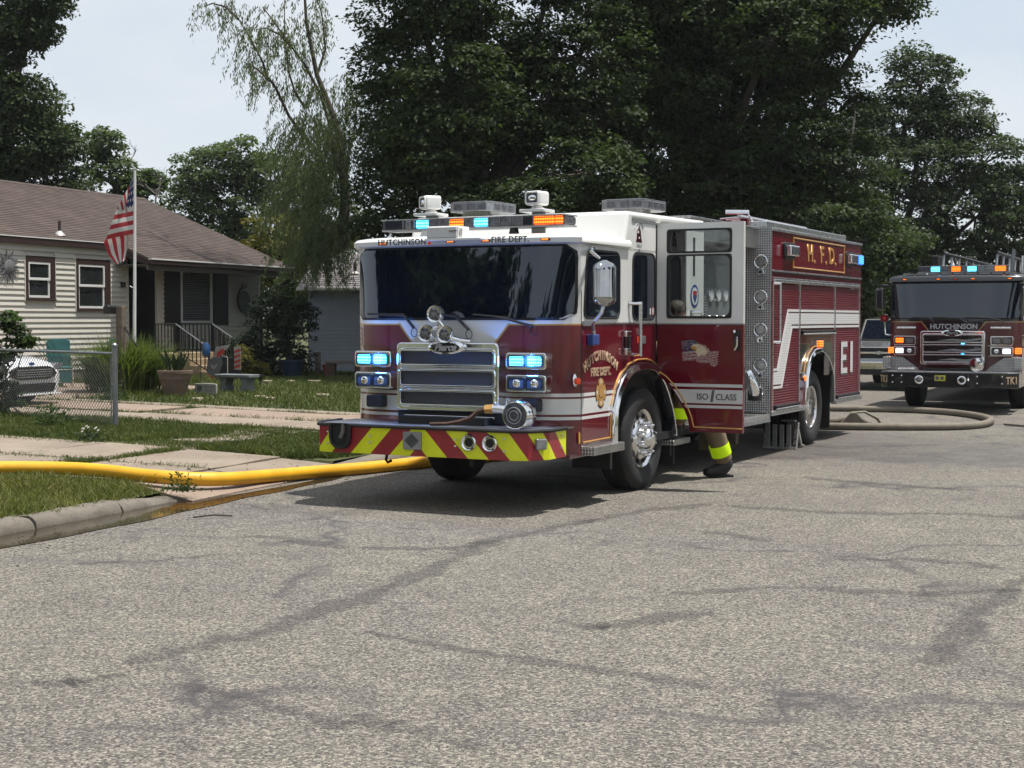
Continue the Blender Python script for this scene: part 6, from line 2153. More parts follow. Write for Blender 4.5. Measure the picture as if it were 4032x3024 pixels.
def crown(lobes, clumps, per, size, crad=0.5, shell=0.55, up=0.8, droop=0.3, aspect=0.55):
    """leaf clumps spread through ellipsoid lobes; returns leaf quads and clump centres per lobe"""
    P_, O_, cen = [], [], []
    for (cx_, cy_, cz_, rx, ry, rz) in lobes:
        k = int(clumps)
        d = unit(rng.normal(0, 1, (k, 3)))
        r = shell + (1 - shell) * rng.random(k) ** 0.6
        c = d * r[:, None] * np.array([rx, ry, rz]) + np.array([cx_, cy_, cz_])
        cen.append(((cx_, cy_, cz_), c))
        cr = crad * rng.uniform(0.6, 1.3, k)
        q = unit(rng.normal(0, 1, (k, per, 3)))
        q[:, :, 2] = np.where(rng.random((k, per)) < 0.7, np.abs(q[:, :, 2]), q[:, :, 2])
        q = q * (0.55 + 0.5 * rng.random((k, per, 1)) ** 0.7) + rng.normal(0, 0.10, (k, per, 3))
        pos_ = c[:, None, :] + q * cr[:, None, None] * np.array([1.15, 1.15, 0.62])
        o = unit(d * 0.4 + np.array([0, 0, 0.1]))[:, None, :] + q * 0.9
        P_.append(pos_.reshape(-1, 3))
        O_.append(unit(o.reshape(-1, 3)))
    return leaf_quads(np.concatenate(P_), np.concatenate(O_), size, up=up, droop=droop, aspect=aspect), cen


def limbs(mb, trunk_top, cen, r0, twigs=9, tr=0.02):
    for (c, cl) in cen:
        c = Vector(c)
        a = Vector(trunk_top)
        m = a.lerp(c, 0.55) + Vector((random.uniform(-0.4, 0.4), random.uniform(-0.4, 0.4), -0.25 * (c - a).length * 0.4))
        mb.tube([a, m, c], [r0, r0 * 0.62, r0 * 0.30], 6, caps=False)
        idx = rng.choice(len(cl), min(twigs, len(cl)), replace=False)
        for i in idx:
            e = Vector(cl[i])
            mid = c.lerp(e, 0.5) + Vector((random.uniform(-0.2, 0.2), random.uniform(-0.2, 0.2), random.uniform(-0.1, 0.2)))
            mb.tube([c, mid, e], [r0 * 0.26, max(tr, r0 * 0.14), tr * 0.5], 4, caps=False)


def tree(name, label, base, trunk_top, tr, lobes, clumps, per, size, mat, cat='tree', group=None, trunk_bend=None, **kw):
    root = empty(name, base, 0, label, cat, group)
    b = Vector(base)
    q, cen = crown(lobes, clumps, per, size, **kw)
    q = q - np.array(base)
    co = quads_mesh('crown', q, mat, root)
    mb = MB()
    tt = Vector(trunk_top)
    pts = [Vector((0, 0, -0.05)), Vector((0, 0, 0.4))] + [(tt - b) * t + Vector((random.uniform(-0.08, 0.08), random.uniform(-0.08, 0.08), 0)) for t in (0.4, 0.7, 1.0)]
    mb.tube(pts, [tr * 1.5, tr * 1.1, tr, tr * 0.85, tr * 0.7], 10, caps=False)
    mb.out('trunk', 'bark', root, sharp=80)
    lm = MB()
    limbs(lm, tt - b, [(Vector(c) - b, cl - np.array(base)) for c, cl in cen], tr * 0.55)
    lo = lm.out('limb', 'bark', root, sharp=80)
    lo['kind'] = 'stuff'
    return root


def scatter_lobes(c, r, n, lr, seed, squash=0.8, zmin=None):
    rd = random.Random(seed)
    out = []
    while len(out) < n:
        d = Vector((rd.gauss(0, 1), rd.gauss(0, 1), rd.gauss(0, 1))).normalized() * (rd.random() ** 0.4)
        p = (c[0] + d.x * r[0], c[1] + d.y * r[1], c[2] + d.z * r[2])
        if zmin and p[2] < zmin:
            continue
        k = lr * rd.uniform(0.75, 1.25)
        out.append((*p, k, k, k * squash))
    return out


# the big maples behind the engine
lobA = scatter_lobes((-0.9, 38.5, 8.9), (2.6, 2.6, 4.4), 22, 1.35, 3, zmin=4.6) + [(-2.9, 38, 9.6, 1.1, 1.2, 1.0), (-3.1, 38, 8.1, 0.9, 1.1, 0.8), (-2.5, 37.6, 10.6, 1.3, 1.2, 1.0), (-2.6, 38, 5.9, 1.2, 1.2, 0.9), (-3.2, 38.5, 4.6, 1.2, 1.2, 1.0), (-1.2, 37, 4.4, 1.4, 1.2, 0.8), (0.6, 37, 4.4, 1.4, 1.2, 0.9), (1.8, 37, 5.4, 1.3, 1.2, 0.9), (-2.2, 38.5, 3.6, 1.2, 1.0, 0.9), (2.2, 38.5, 8.4, 1.6, 1.4, 1.4), (1.8, 38.5, 6.6, 1.5, 1.3, 1.3), (2.6, 39, 10.4, 1.6, 1.4, 1.4), (1.2, 39.5, 4.2, 1.7, 1.3, 1.3), (2.8, 39.5, 4.0, 1.6, 1.3, 1.3), (-0.4, 39.8, 6.0, 1.8, 1.2, 1.5), (-0.8, 39.8, 3.6, 1.8, 1.2, 1.2)]
tree('maple_tree', 'broad dark maple tree behind the cab of the engine', (-1.1, 39, 0.3), (-0.8, 38.8, 4.6), 0.34, lobA, 40, 110, 0.135, 'leaf_maple', crad=0.48)
lobB = scatter_lobes((5.2, 41.5, 9.2), (3.6, 3.0, 4.8), 30, 1.5, 8, zmin=4.4) + [(8.9, 41, 9.9, 1.2, 1.2, 0.9), (10.3, 41, 10.5, 1.2, 1.0, 0.6), (8.6, 41, 7.8, 1.3, 1.2, 1.0), (9.0, 41, 5.9, 1.3, 1.2, 1.1), (7.6, 40, 4.3, 1.5, 1.2, 1.0), (4.0, 40, 4.2, 1.6, 1.2, 1.0), (5.8, 40, 4.0, 1.6, 1.2, 1.0), (2.4, 40, 4.6, 1.4, 1.2, 1.0), (2.2, 40.5, 7.0, 1.5, 1.2, 1.2), (9.6, 42, 4.0, 1.4, 1.2, 1.1), (9.2, 42.5, 2.6, 1.4, 1.0, 1.0), (4.2, 43.5, 5.6, 2.0, 1.3, 1.6), (6.8, 43.5, 5.8, 2.0, 1.3, 1.6), (5.4, 40, 5.4, 1.7, 1.2, 1.2), (7.2, 40, 6.2, 1.6, 1.2, 1.2), (3.6, 40, 6.0, 1.5, 1.2, 1.1), (8.2, 43, 3.4, 1.6, 1.2, 1.2)]
tree('maple_tree', 'tallest dark maple tree rising above the body of the engine', (5.5, 42.5, 0.3), (5.4, 42.2, 4.8), 0.42, lobB, 42, 110, 0.145, 'leaf_maple', crad=0.52)
lobC = [(15.9, 58, 10.9, 1.3, 1.3, 1.5), (15.3, 58, 9.3, 1.7, 1.5, 1.3), (17.3, 58, 9.4, 1.4, 1.4, 1.1), (13.6, 58, 9.0, 1.2, 1.3, 1.0), (13.2, 57, 7.3, 1.9, 1.6, 1.5), (15.8, 57, 7.4, 2.0, 1.6, 1.4), (18.2, 57.5, 7.8, 1.6, 1.5, 1.2), (12.4, 57, 5.2, 2.0, 1.6, 1.6), (15.0, 57, 5.3, 2.2, 1.6, 1.5), (17.8, 57, 5.7, 2.0, 1.6, 1.5), (19.6, 58, 6.6, 1.3, 1.3, 1.0), (20.2, 58, 5.0, 1.8, 1.5, 1.4), (13.6, 57, 3.4, 2.2, 1.6, 1.4), (16.6, 57, 3.6, 2.2, 1.6, 1.4), (19.4, 58, 3.4, 2.0, 1.6, 1.3), (22.0, 59, 4.4, 1.6, 1.5, 1.2), (11.6, 57, 3.0, 1.8, 1.4, 1.4), (12.5, 57, 1.6, 2.0, 1.4, 1.2), (15.5, 57, 1.8, 2.2, 1.4, 1.2), (18.5, 57.5, 1.9, 2.2, 1.4, 1.2), (21.5, 58.5, 2.4, 2.0, 1.4, 1.3)]
tree('maple_tree', 'pointed lighter green maple tree standing behind the ladder truck', (14.6, 60, 0.3), (15.0, 59.4, 3.2), 0.36, lobC, 58, 105, 0.165, 'leaf_maple_far', crad=0.55)
lobR = scatter_lobes((11.0, 50, 3.0), (2.4, 1.6, 2.4), 14, 1.3, 21)
tree('maple_tree', 'small dark tree in the gap between the two fire trucks', (11.0, 51, 0.3), (11.0, 50.8, 2.8), 0.2, lobR, 44, 90, 0.16, 'leaf_maple', crad=0.5)
# left: tall tree over the house, and smaller ones beyond its roof
lobD = [(-17.2, 47, 11.6, 1.6, 1.4, 1.6), (-15.0, 47, 12.0, 1.1, 1.1, 0.8), (-16.6, 47, 9.9, 1.2, 1.4, 0.9), (-15.4, 47, 10.9, 0.9, 1.0, 0.7), (-16.9, 47, 8.4, 1.6, 1.4, 1.2), (-15.3, 47, 8.6, 0.9, 1.2, 0.9), (-15.6, 47, 7.2, 1.3, 1.4, 1.0), (-17.2, 47, 6.4, 1.6, 1.4, 1.1), (-14.6, 47.5, 7.4, 0.8, 1.0, 0.7), (-14.9, 47.5, 6.0, 1.2, 1.2, 0.8), (-17.8, 47, 10.2, 1.2, 1.2, 1.6), (-16.2, 47, 5.4, 1.4, 1.3, 0.8)]
tree('maple_tree', 'tall dark tree over the left end of the house roof', (-17.0, 48.5, 0.3), (-16.9, 48.2, 6.0), 0.36, lobD, 50, 100, 0.16, 'leaf_maple', crad=0.48)
lobE = [(-14.3, 53, 7.0, 0.9, 0.9, 0.55), (-13.5, 53, 6.3, 0.7, 0.8, 0.5), (-14.6, 53, 8.0, 0.6, 0.7, 0.6), (-13.9, 53, 5.6, 1.3, 1.0, 0.5), (-12.9, 53, 6.7, 0.55, 0.6, 0.4)]
tree('ash_tree', 'small tree with open bare branches above the house ridge', (-14.0, 53.5, 0.3), (-14.0, 53.4, 4.6), 0.14, lobE, 30, 40, 0.20, 'leaf_elm', crad=0.32)
lobF = [(-12.3, 60, 7.6, 1.3, 1.3, 1.0), (-11.0, 60, 8.0, 1.2, 1.2, 1.1), (-13.0, 60, 6.2, 1.3, 1.3, 1.1), (-11.4, 60, 6.4, 1.6, 1.5, 1.2), (-9.7, 60, 7.3, 1.4, 1.4, 1.2), (-10.0, 60, 5.6, 1.8, 1.5, 1.4), (-12.4, 60, 4.6, 1.8, 1.5, 1.2), (-8.2, 60, 6.6, 1.4, 1.3, 1.2), (-8.4, 60, 4.8, 1.6, 1.4, 1.3), (-10.4, 60, 3.8, 1.8, 1.5, 1.2), (-7.0, 60, 5.6, 1.3, 1.3, 1.2)]
tree('elm_tree', 'rounded mid-green tree beyond the right end of the house roof', (-11.2, 61, 0.3), (-11.2, 60.8, 4.0), 0.25, lobF, 40, 80, 0.18, 'leaf_elm', crad=0.5)
lobG = [(-8.1, 50, 4.5, 0.9, 0.9, 0.7), (-7.2, 50, 3.9, 1.0, 0.9, 0.7), (-8.6, 50, 3.7, 0.9, 0.9, 0.7), (-6.4, 50, 3.2, 0.9, 0.9, 0.7), (-7.6, 50, 2.9, 1.2, 1.0, 0.8)]
tree('young_elm_tree', 'bright yellow-green young tree behind the porch end', (-7.6, 50.5, 0.3), (-7.6, 50.4, 2.6), 0.1, lobG, 40, 44, 0.16, 'leaf_yellow', crad=0.36)

# willow: leaning limbs with hanging leafy strands
WB = (-4.6, 40.6, 0.3)
WR = empty('willow_tree', WB, 0, 'tall thin willow tree with hanging strands left of the engine', 'tree')
WD = 40.6


def wp(a, b, dd=0.0):
    return pix(a / 1.4747, b / 1.4747, WD + dd) - Vector(WB)


wl = [[(1990, 1450), (2010, 1150), (1985, 820), (1930, 650), (1850, 450), (1790, 150), (1775, -150)],
      [(1960, 1000), (1930, 760), (1870, 560), (1780, 390), (1700, 280), (1600, 140), (1540, 60)],
      [(1850, 900), (1760, 780), (1690, 690), (1600, 500), (1500, 410), (1430, 375)],
      [(1600, 500), (1560, 460), (1540, 380), (1500, 300), (1450, 210), (1400, 130), (1340, -20)],
      [(1780, 640), (1720, 540), (1690, 440), (1665, 250), (1665, -40)],
      [(1700, 280), (1640, 220), (1560, 180), (1500, 190)],
      [(1400, 130), (1330, 60), (1250, 40), (1200, 60)],
      [(2000, 1000), (2060, 800), (2080, 600), (2060, 420)],
      [(1850, 450), (1900, 300), (1880, 100), (1840, -20)]]
tmb = MB()
tmb.tube([wp(a, b) for a, b in wl[0]], [0.17, 0.14, 0.105, 0.085, 0.065, 0.045, 0.025], 8, caps=False)
tmb.out('trunk', 'bark', WR, sharp=80)
lmb = MB()
for k, path in enumerate(wl[1:]):
    r0 = 0.065 if k < 2 else 0.042
    m = len(path)
    lmb.tube([wp(a, b, 0.3 * math.sin(i + k)) for i, (a, b) in enumerate(path)], [r0 * (1 - 0.75 * i / (m - 1)) for i in range(m)], 6, caps=False)
strands = []
for k, path in enumerate(wl):
    for _ in range([34, 48, 40, 40, 34, 20, 16, 34, 30][k]):
        t = random.random() ** 0.8
        q = lerp_path(path, 0.15 + 0.85 * t)
        sx_, sy_ = random.gauss(0, 40), random.gauss(-5, 25)
        strands.append((q[0] + sx_, q[1] + sy_, random.uniform(45, 170)))
# the dense lower curtain
for _ in range(290):
    x = random.gauss(1840, 105)
    y = random.uniform(640, 1230) + abs(x - 1820) * 0.35
    strands.append((x, y, random.uniform(110, 320)))
for _ in range(110):
    x = random.gauss(1960, 90)
    y = random.uniform(430, 1000)
    strands.append((x, y, random.uniform(90, 220)))
for _ in range(190):
    x = random.gauss(1880, 95)
    y = random.uniform(1230, 1480)
    strands.append((x, y, random.uniform(140, 260)))
LP, LA = [], []
for (x, y, ln) in strands:
    dd = random.gauss(0, 0.9)
    dr = random.uniform(-0.25, 0.12)
    a = wp(x, y, dd)
    n = max(4, int(ln / 9))
    pts = []
    for i in range(n):
        t = i / (n - 1)
        p = a + Vector((dr * ln * 0.010 * math.sqrt(t) * 2, 0.1 * t, -ln / 1.4747 * WD / 5824 * (t ** 1.2)))
        pts.append(p)
    if random.random() < 0.45:
        lmb.tube([pts[0], pts[n // 2], pts[-1]], [0.008, 0.006, 0.003], 3, caps=False)
    for i, p in enumerate(pts):
        for _ in range(2):
            LP.append(p + Vector((random.gauss(0, 0.04), random.gauss(0, 0.05), random.gauss(0, 0.03))))
            LA.append((random.gauss(0, 0.35), random.gauss(0, 0.35), -1.0))
lo = lmb.out('limb', 'bark', WR, sharp=80)
lo['kind'] = 'stuff'
LP, LA = np.array([tuple(p) for p in LP]), unit(np.array(LA))
n = len(LP)
sd = unit(np.cross(LA, rng.normal(0, 1, (n, 3))))
L_ = rng.uniform(0.08, 0.17, n)[:, None]
quads_mesh('crown', np.stack([LP, LP + LA * L_ * 0.45 - sd * 0.015, LP + LA * L_, LP + LA * L_ * 0.45 + sd * 0.015], 1), 'leaf_willow', WR)


# bare twiggy treetops against the sky
def bare(name, label, base, path0, seed, spread=0.9, depth=4, r=0.05, length=1.6):
    root = empty(name, base, 0, label, 'tree')
    mb = MB()
    rd = random.Random(seed)

    def grow(p, d, ln, rr, k):
        q = p + d * ln
        m = (p + q) / 2 + Vector((rd.gauss(0, 0.06), rd.gauss(0, 0.06), rd.gauss(0, 0.05))) * ln
        mb.tube([p, m, q], [rr, rr * 0.8, rr * 0.6], 4, caps=False)
        if k <= 0:
            return
        for _ in range(rd.choice((2, 3, 3))):
            nd = (d + Vector((rd.gauss(0, spread), rd.gauss(0, spread * 0.5), rd.gauss(0.1, 0.35)))).normalized()
            grow(p + (q - p) * rd.uniform(0.5, 1.0), nd, ln * rd.uniform(0.55, 0.8), rr * 0.55, k - 1)
    pts = [Vector((0, 0, 0))] + [Vector(p) - Vector(base) for p in path0]
    mb.tube(pts, [r * 1.8] + [r] * (len(pts) - 1), 6, caps=False)
    grow(pts[-1], (pts[-1] - pts[-2]).normalized(), length, r * 0.8, depth)
    o = mb.out('trunk', 'dead_twig', root, sharp=80)
    o['kind'] = 'stuff'
    return root


bare('bare_tree', 'leafless twiggy treetop just right of the flagpole', (-12.6, 52, 0.3), [(-12.6, 52, 3.0), (-12.5, 52, 5.4)], 4, 0.55, 4, 0.05, 0.9)
bare('bare_tree', 'leafless treetop above the small tree over the house ridge', (-14.3, 55, 0.3), [(-14.4, 55, 4.0), (-14.2, 55, 7.0)], 9, 0.6, 3, 0.045, 0.8)
dead = bare('bare_tree', 'leafless grey branches reaching out between the two maple crowns', (10.2, 47, 0.3), [(10.3, 47, 4.0), (10.7, 47, 7.4)], 15, 0.75, 5, 0.06, 1.3)

# shrubs
lobS = [(-6.5, 39.2, 1.3, 0.75, 0.6, 0.75), (-7.0, 39.2, 0.9, 0.6, 0.6, 0.6), (-5.9, 39.2, 1.0, 0.65, 0.6, 0.7), (-6.3, 39.2, 2.0, 0.6, 0.5, 0.55), (-6.2, 39.0, 0.7, 0.8, 0.5, 0.5), (-5.7, 39.3, 1.8, 0.5, 0.5, 0.5)]
tree('yew_shrub', 'dark blue-green shrub at the corner of the porch', (-6.4, 39.4, 0.28), (-6.4, 39.4, 0.8), 0.05, lobS, 40, 60, 0.085, 'leaf_shrub', cat='shrub', crad=0.2)
lobY = [(-5.2, 45, 2.6, 1.1, 0.8, 0.9), (-5.0, 45, 1.4, 1.0, 0.8, 0.8), (-6.2, 45, 3.0, 0.9, 0.8, 0.8)]
tree('tall_shrub', 'grey-green shrub between the porch corner and the garage', (-5.4, 45.4, 0.3), (-5.4, 45.4, 1.0), 0.06, lobY, 46, 50, 0.12, 'leaf_elm', cat='shrub', crad=0.28)
lobZ = [(-6.75, 37.5, 0.6, 0.32, 0.3, 0.28), (-6.4, 37.5, 0.5, 0.25, 0.25, 0.22), (-6.85, 37.6, 0.9, 0.22, 0.2, 0.2)]
tree('barberry_shrub', 'low yellow-green shrub beside the porch steps', (-6.65, 37.5, 0.28), (-6.65, 37.5, 0.4), 0.03, lobZ, 26, 40, 0.06, 'leaf_yellow', cat='shrub', crad=0.11)
# climbing shrub at the left edge, in front of the car
lobV = [(-8.28, 24.2, 1.30, 0.20, 0.25, 0.25), (-8.30, 24.2, 0.80, 0.16, 0.3, 0.30), (-8.28, 24.2, 1.78, 0.20, 0.2, 0.13), (-7.95, 24.2, 1.42, 0.14, 0.15, 0.10), (-8.25, 24.2, 0.40, 0.22, 0.3, 0.25), (-8.12, 24.2, 1.62, 0.14, 0.15, 0.08)]
tree('rose_shrub', 'leafy green climbing shrub at the left edge before the white car', (-8.6, 24.3, 0.2), (-8.6, 24.3, 0.6), 0.03, lobV, 13, 30, 0.075, 'leaf_vine', cat='shrub', crad=0.11, aspect=0.8)
vb_ = MB()
for k in range(7):
    p = Vector((-8.4 + 0.1 * k, 24.2, 1.2 + 0.05 * k))
    vb_.tube([p, p + Vector((0.25, 0, 0.25 - 0.05 * k)), p + Vector((0.5, 0, 0.12 - 0.10 * k))], 0.006, 4, caps=False)
o = vb_.out('runner', 'leaf_vine', None, smooth=False)
o.parent = bpy.data.objects['rose_shrub']
o.matrix_parent_inverse = Matrix.Translation(Vector((8.6, -24.3, -0.2)))
o['kind'] = 'stuff'

# fountain grass
FG = empty('fountain_grass', (-8.0, 30.6, 0.28), 0, 'big arching clump of bright green ornamental grass before the porch', 'ornamental grass')
n = 2600
a = rng.uniform(0, 2 * math.pi, n)
rb = np.abs(rng.normal(0, 0.28, n))
base = np.stack([np.cos(a) * rb * 1.25, np.sin(a) * rb, np.zeros(n)], 1)
ln = rng.uniform(0.75, 1.45, n)
a2 = a + rng.normal(0, 0.5, n)
o_ = np.stack([np.cos(a2), np.sin(a2) * 0.8, np.zeros(n)], 1)
spread = rng.uniform(0.15, 1.0, n)[:, None]
sd = np.stack([-np.sin(a2), np.cos(a2), np.zeros(n)], 1) * 0.011
pts = []
for t in (0.0, 0.4, 0.7, 1.0):
    pts.append(base + o_ * spread * ln[:, None] * (t ** 1.6) + np.array([0, 0, 1.0]) * (ln[:, None] * (t - 0.48 * spread * t ** 2.6)))
qs = []
for i, (w0, w1) in enumerate(((1.0, 1.1), (1.1, 0.8), (0.8, 0.15))):
    qs.append(np.stack([pts[i] - sd * w0, pts[i] + sd * w0, pts[i + 1] + sd * w1, pts[i + 1] - sd * w1], 1))
quads_mesh('blade_tuft', np.concatenate(qs), 'fountain_grass', FG)['kind'] = 'stuff'

# trees across the street behind the camera: what the screens and chrome mirror
for k, (x, y, hgt, sd_) in enumerate(((-9, -14, 9, 31), (-1, -19, 11, 32), (8, -15, 9.5, 33), (17, -8, 10, 34), (23, 6, 10, 35), (28, 22, 11, 36), (-17, -6, 9, 37), (-17.5, 3.5, 10, 38), (-16.5, 10, 9, 39), (-25, -2, 11, 40))):
    lob = scatter_lobes((x, y, hgt * 0.62), (3.2, 3.2, hgt * 0.30), 11, 1.9, sd_)
    tree('street_tree', 'broad street tree across the road behind the photographer, ' + ['first', 'second', 'third', 'fourth', 'fifth', 'sixth', 'seventh', 'eighth', 'ninth', 'tenth'][k] + ' of the row', (x, y, 0.05), (x, y, hgt * 0.4), 0.3, lob, 30, 30, 0.42, 'leaf_maple', group='trees across the road', crad=0.75, aspect=0.8)
# ------------------------------------------------------------------ ladder truck behind
TH2 = R(25.0)
T2 = empty('ladder_truck', (9.39, 30.49, 0), -TH2, 'black and maroon ladder truck with lit light bar parked behind the engine', 'fire truck')
tcab = cab_shell('cab', 'truck_livery', T2, 1.65)
box('crew_side', 'black_paint', T2, 0.49, HW - 0.003, 0.2, 1.10, 0.55, 2.52)
mb = MB()
rings = []
for z, o, k in ((2.515, 0.012, 0.012), (2.54, 0.045, 0.03), (2.60, 0.04, 0.03), (2.645, 0.0, 0.0), (2.665, -0.08, -0.06)):
    rings.append([(x * (HW + k) / HW, fy(x, 2.5, o), z) for x in xs] + [(HW + k, 1.66, z), (-HW - k, 1.66, z)])
loft(mb, rings)
mb.out('roof_cap', 'black_paint', tcab, sharp=45)
front_sheet(-1.232, 1.232, 1.80, 2.515, 0.06, 0.006).out('screen_gasket', 'black_rubber', tcab, solid=0.004)
front_sheet(-1.205, 1.205, 1.825, 2.495, 0.05, 0.014, 36, 14).out('windscreen', 'cab_glass', tcab, sharp=60)
for (a, b_, c_) in (((-0.80, 1.845), (-0.45, 1.83), (-0.36, 1.745)), ((-0.40, 1.845), (0.10, 1.83), (0.26, 1.74)), ((0.25, 1.845), (0.70, 1.83), (0.95, 1.75))):
    MB().tube([(x, fy(x, z, 0.035), z) for x, z in (a, b_, c_)], [0.008, 0.012, 0.014], 6).out('wiper', 'black_plastic', tcab)
text('lettering', 'HUTCHINSON', 0.135, 'lettering_silver', tcab, (0.01, YF - 0.006, 1.655), off=0.004, space=1.02)
for x, mt in ((-0.95, 'led_amber'), (-0.30, 'led_amber'), (0.02, 'red_reflector'), (0.35, 'led_amber'), (1.02, 'led_amber')):
    mk = MB().prism(rrect(x - 0.045, x + 0.045, 2.565, 2.592, 0.012), 'y', fy(x, 2.5, 0.06), fy(x, 2.5, 0.03)).out('marker_light', 'black_plastic', tcab)
    MB().prism(rrect(x - 0.032, x + 0.032, 2.570, 2.587, 0.008), 'y', fy(x, 2.5, 0.066), fy(x, 2.5, 0.06)).out('lens', mt, mk)
lb = empty('light_bar', parent=T2)
box('housing', 'smoke_lens', lb, -0.74, 0.97, yb, yb + 0.27, 2.735, 2.83, 0.015)
box('top_cover', 'clear_lens', lb, -0.745, 0.975, yb - 0.012, yb + 0.28, 2.83, 2.848, 0.005)
box('base_rail', 'grey_metal', lb, -0.74, 0.97, yb - 0.012, yb + 0.28, 2.712, 2.735, 0.004)
for a, b_, mt in ((-0.70, -0.51, 'smoke_lens'), (-0.49, -0.32, 'led_blue'), (-0.30, -0.12, 'clear_lens'), (-0.10, 0.07, 'led_red'), (0.09, 0.19, 'clear_lens'), (0.20, 0.37, 'led_blue'), (0.39, 0.54, 'clear_lens'), (0.55, 0.70, 'clear_lens'), (0.715, 0.92, 'led_red')):
    MB().prism(rrect(a, b_, 2.738, 2.828, 0.01), 'y', yb - 0.014, yb + 0.01).out('light_unit', mt, lb, 0.003)
for k in range(9):
    box('roof_rung', 'grey_metal', T2, -1.0 + k * 0.24, -0.80 + k * 0.24, -1.80, -1.74, 2.672, 2.70)
# grille
gr = empty('grille', parent=T2)
mb = MB()
ring_prism(mb, rrect(-0.60, 0.61, 0.92, 1.575, 0.05), rrect(-0.545, 0.555, 0.965, 1.515, 0.03), 'y', -2.10, -1.92)
mb.out('surround', 'chrome', gr, 0.016, seg=3)
for z0, z1 in ((1.355, 1.50), (1.16, 1.305), (0.975, 1.11)):
    MB().box(-0.55, 0.56, -2.05, -2.04, z0, z1).out('mesh_panel', 'black_paint', gr)
    fr = MB()
    ring_prism(fr, rrect(-0.565, 0.575, z0 - 0.012, z1 + 0.012, 0.03), rrect(-0.54, 0.55, z0 + 0.010, z1 - 0.010, 0.02), 'y', -2.11, -2.03)
    fr.out('mesh_frame', 'chrome', gr, 0.007)
    MB().prism([(-0.3, z0 + 0.03), (0.0, z0 + 0.07), (0.25, z0 + 0.05), (0.54, z0 + 0.09), (0.54, z0 + 0.05), (0.25, z0 + 0.015), (0.0, z0 + 0.03)], 'y', -2.056, -2.052).out('flag_band', 'grey_metal', gr)
MB().lathe([(0.0, -0.035), (0.17, -0.034), (0.20, -0.02), (0.205, 0.03)], (0.0, -2.10, 1.535), 'y', 36, 0.34).out('badge', 'chrome', gr, sharp=50)
MB().lathe([(0.0, -0.041), (0.158, -0.039), (0.160, -0.03)], (0.0, -2.10, 1.535), 'y', 36, 0.28).out('badge_field', 'black_paint', gr)
text('badge_lettering', 'Pierce', 0.085, 'grey_metal', gr, (0.0, -2.1435, 1.534), shear=0.35, off=0.002)
for z in (1.33, 1.135):
    MB().box(0.17, 0.23, -2.118, -2.108, z - 0.008, z + 0.008).out('marker_lens', 'led_blue', gr)
for sgn in (-1, 1):
    a, b_ = (-1.12, -0.70) if sgn < 0 else (0.70, 1.12)
    lamp_box(T2, 'warning_lamp', a, b_, 1.30, 1.475, -2.0, ['led_red', 'clear_lens'] if sgn < 0 else ['clear_lens', 'clear_lens'])
    hl = lamp_box(T2, 'head_lamp', a, b_, 1.10, 1.275, -2.0, ['led_white', 'head'] if sgn < 0 else ['head', 'led_white'])
    box('turn_lamp', 'led_amber', T2, min(sgn * 1.14, sgn * 1.25), max(sgn * 1.14, sgn * 1.25), -1.93, -1.78, 1.13, 1.25, 0.02)
    box('lamp_trim', 'chrome', T2, min(sgn * 0.66, sgn * 1.22), max(sgn * 0.66, sgn * 1.22), -2.01, -1.95, 1.283, 1.293)
    box('lamp_trim', 'chrome', T2, min(sgn * 0.66, sgn * 1.22), max(sgn * 0.66, sgn * 1.22), -2.01, -1.95, 1.085, 1.096)
    MB().tube([(sgn * 0.70, -2.02, 1.635), (sgn * 1.07, -2.00, 1.635)], 0.022, 8).out('grab_handle', 'aluminium', T2)
    MB().prism([(sgn * 1.26, 0.80), (sgn * 0.62, 0.80), (sgn * 0.72, 0.90), (sgn * 0.95, 1.06), (sgn * 1.26, 1.08)], 'y', -2.05, -1.99).out('step_plate', 'diamond_plate', T2, 0.008)
    MB().box(min(sgn * 1.16, sgn * 1.30), max(sgn * 1.16, sgn * 1.30), -2.20, -2.05, 0.84, 1.07).out('tool_box', 'diamond_plate', T2, 0.012)
    mrr = empty('mirror', parent=T2)
    MB().tube([(sgn * 1.22, -1.72, 2.46), (sgn * 1.40, -1.85, 2.48), (sgn * 1.46, -1.82, 2.42)], 0.018, 8).out('arm', 'black_plastic', mrr)
    MB().box(min(sgn * 1.36, sgn * 1.54), max(sgn * 1.36, sgn * 1.54), -1.86, -1.74, 1.98, 2.42).out('mirror_shell', 'black_paint', mrr, 0.05, seg=3)
    sl_ = MB().lathe([(0.0, 0.10), (0.07, 0.08), (0.085, 0.0), (0.08, -0.02)], (sgn * 1.35, -1.80, 1.82), 'y', 24).out('spot_lamp', 'chrome', T2, sharp=50)
    MB().lathe([(0.078, -0.014), (0.0, -0.024)], (sgn * 1.35, -1.80, 1.82), 'y', 24).out('lens', 'red_decal', sl_)
    MB().tube([(sgn * 1.35, -1.78, 1.74), (sgn * 1.34, -1.76, 1.50), (sgn * 1.24, -1.72, 1.48)], 0.016, 6).out('spot_arm', 'chrome', T2)
bp = empty('bumper', parent=T2)
out2 = [(-1.28, -2.0), (-1.28, -2.45), (-1.12, -2.66), (1.12, -2.66), (1.28, -2.45), (1.28, -2.0)]
MB().prism(out2, 'z', 0.50, 0.785).out('bumper_plate', 'black_paint', bp, 0.01)
MB().prism([(p[0] * 0.98, p[1] + 0.02) for p in out2[:-1]] + [(1.25, -1.8), (-1.25, -1.8)], 'z', 0.782, 0.798).out('deck', 'diamond_plate', bp)
MB().box(-0.95, -0.62, -2.5, -2.15, 0.798, 0.86).out('deck_box', 'diamond_plate', bp, 0.008)
for x in (-0.52, 0.27):
    MB().lathe([(0.078, 0.0), (0.082, -0.015), (0.07, -0.024), (0.055, -0.005), (0.03, 0.04)], (x, -2.664, 0.645), 'y', 24).out('air_horn', 'chrome', bp, sharp=50)
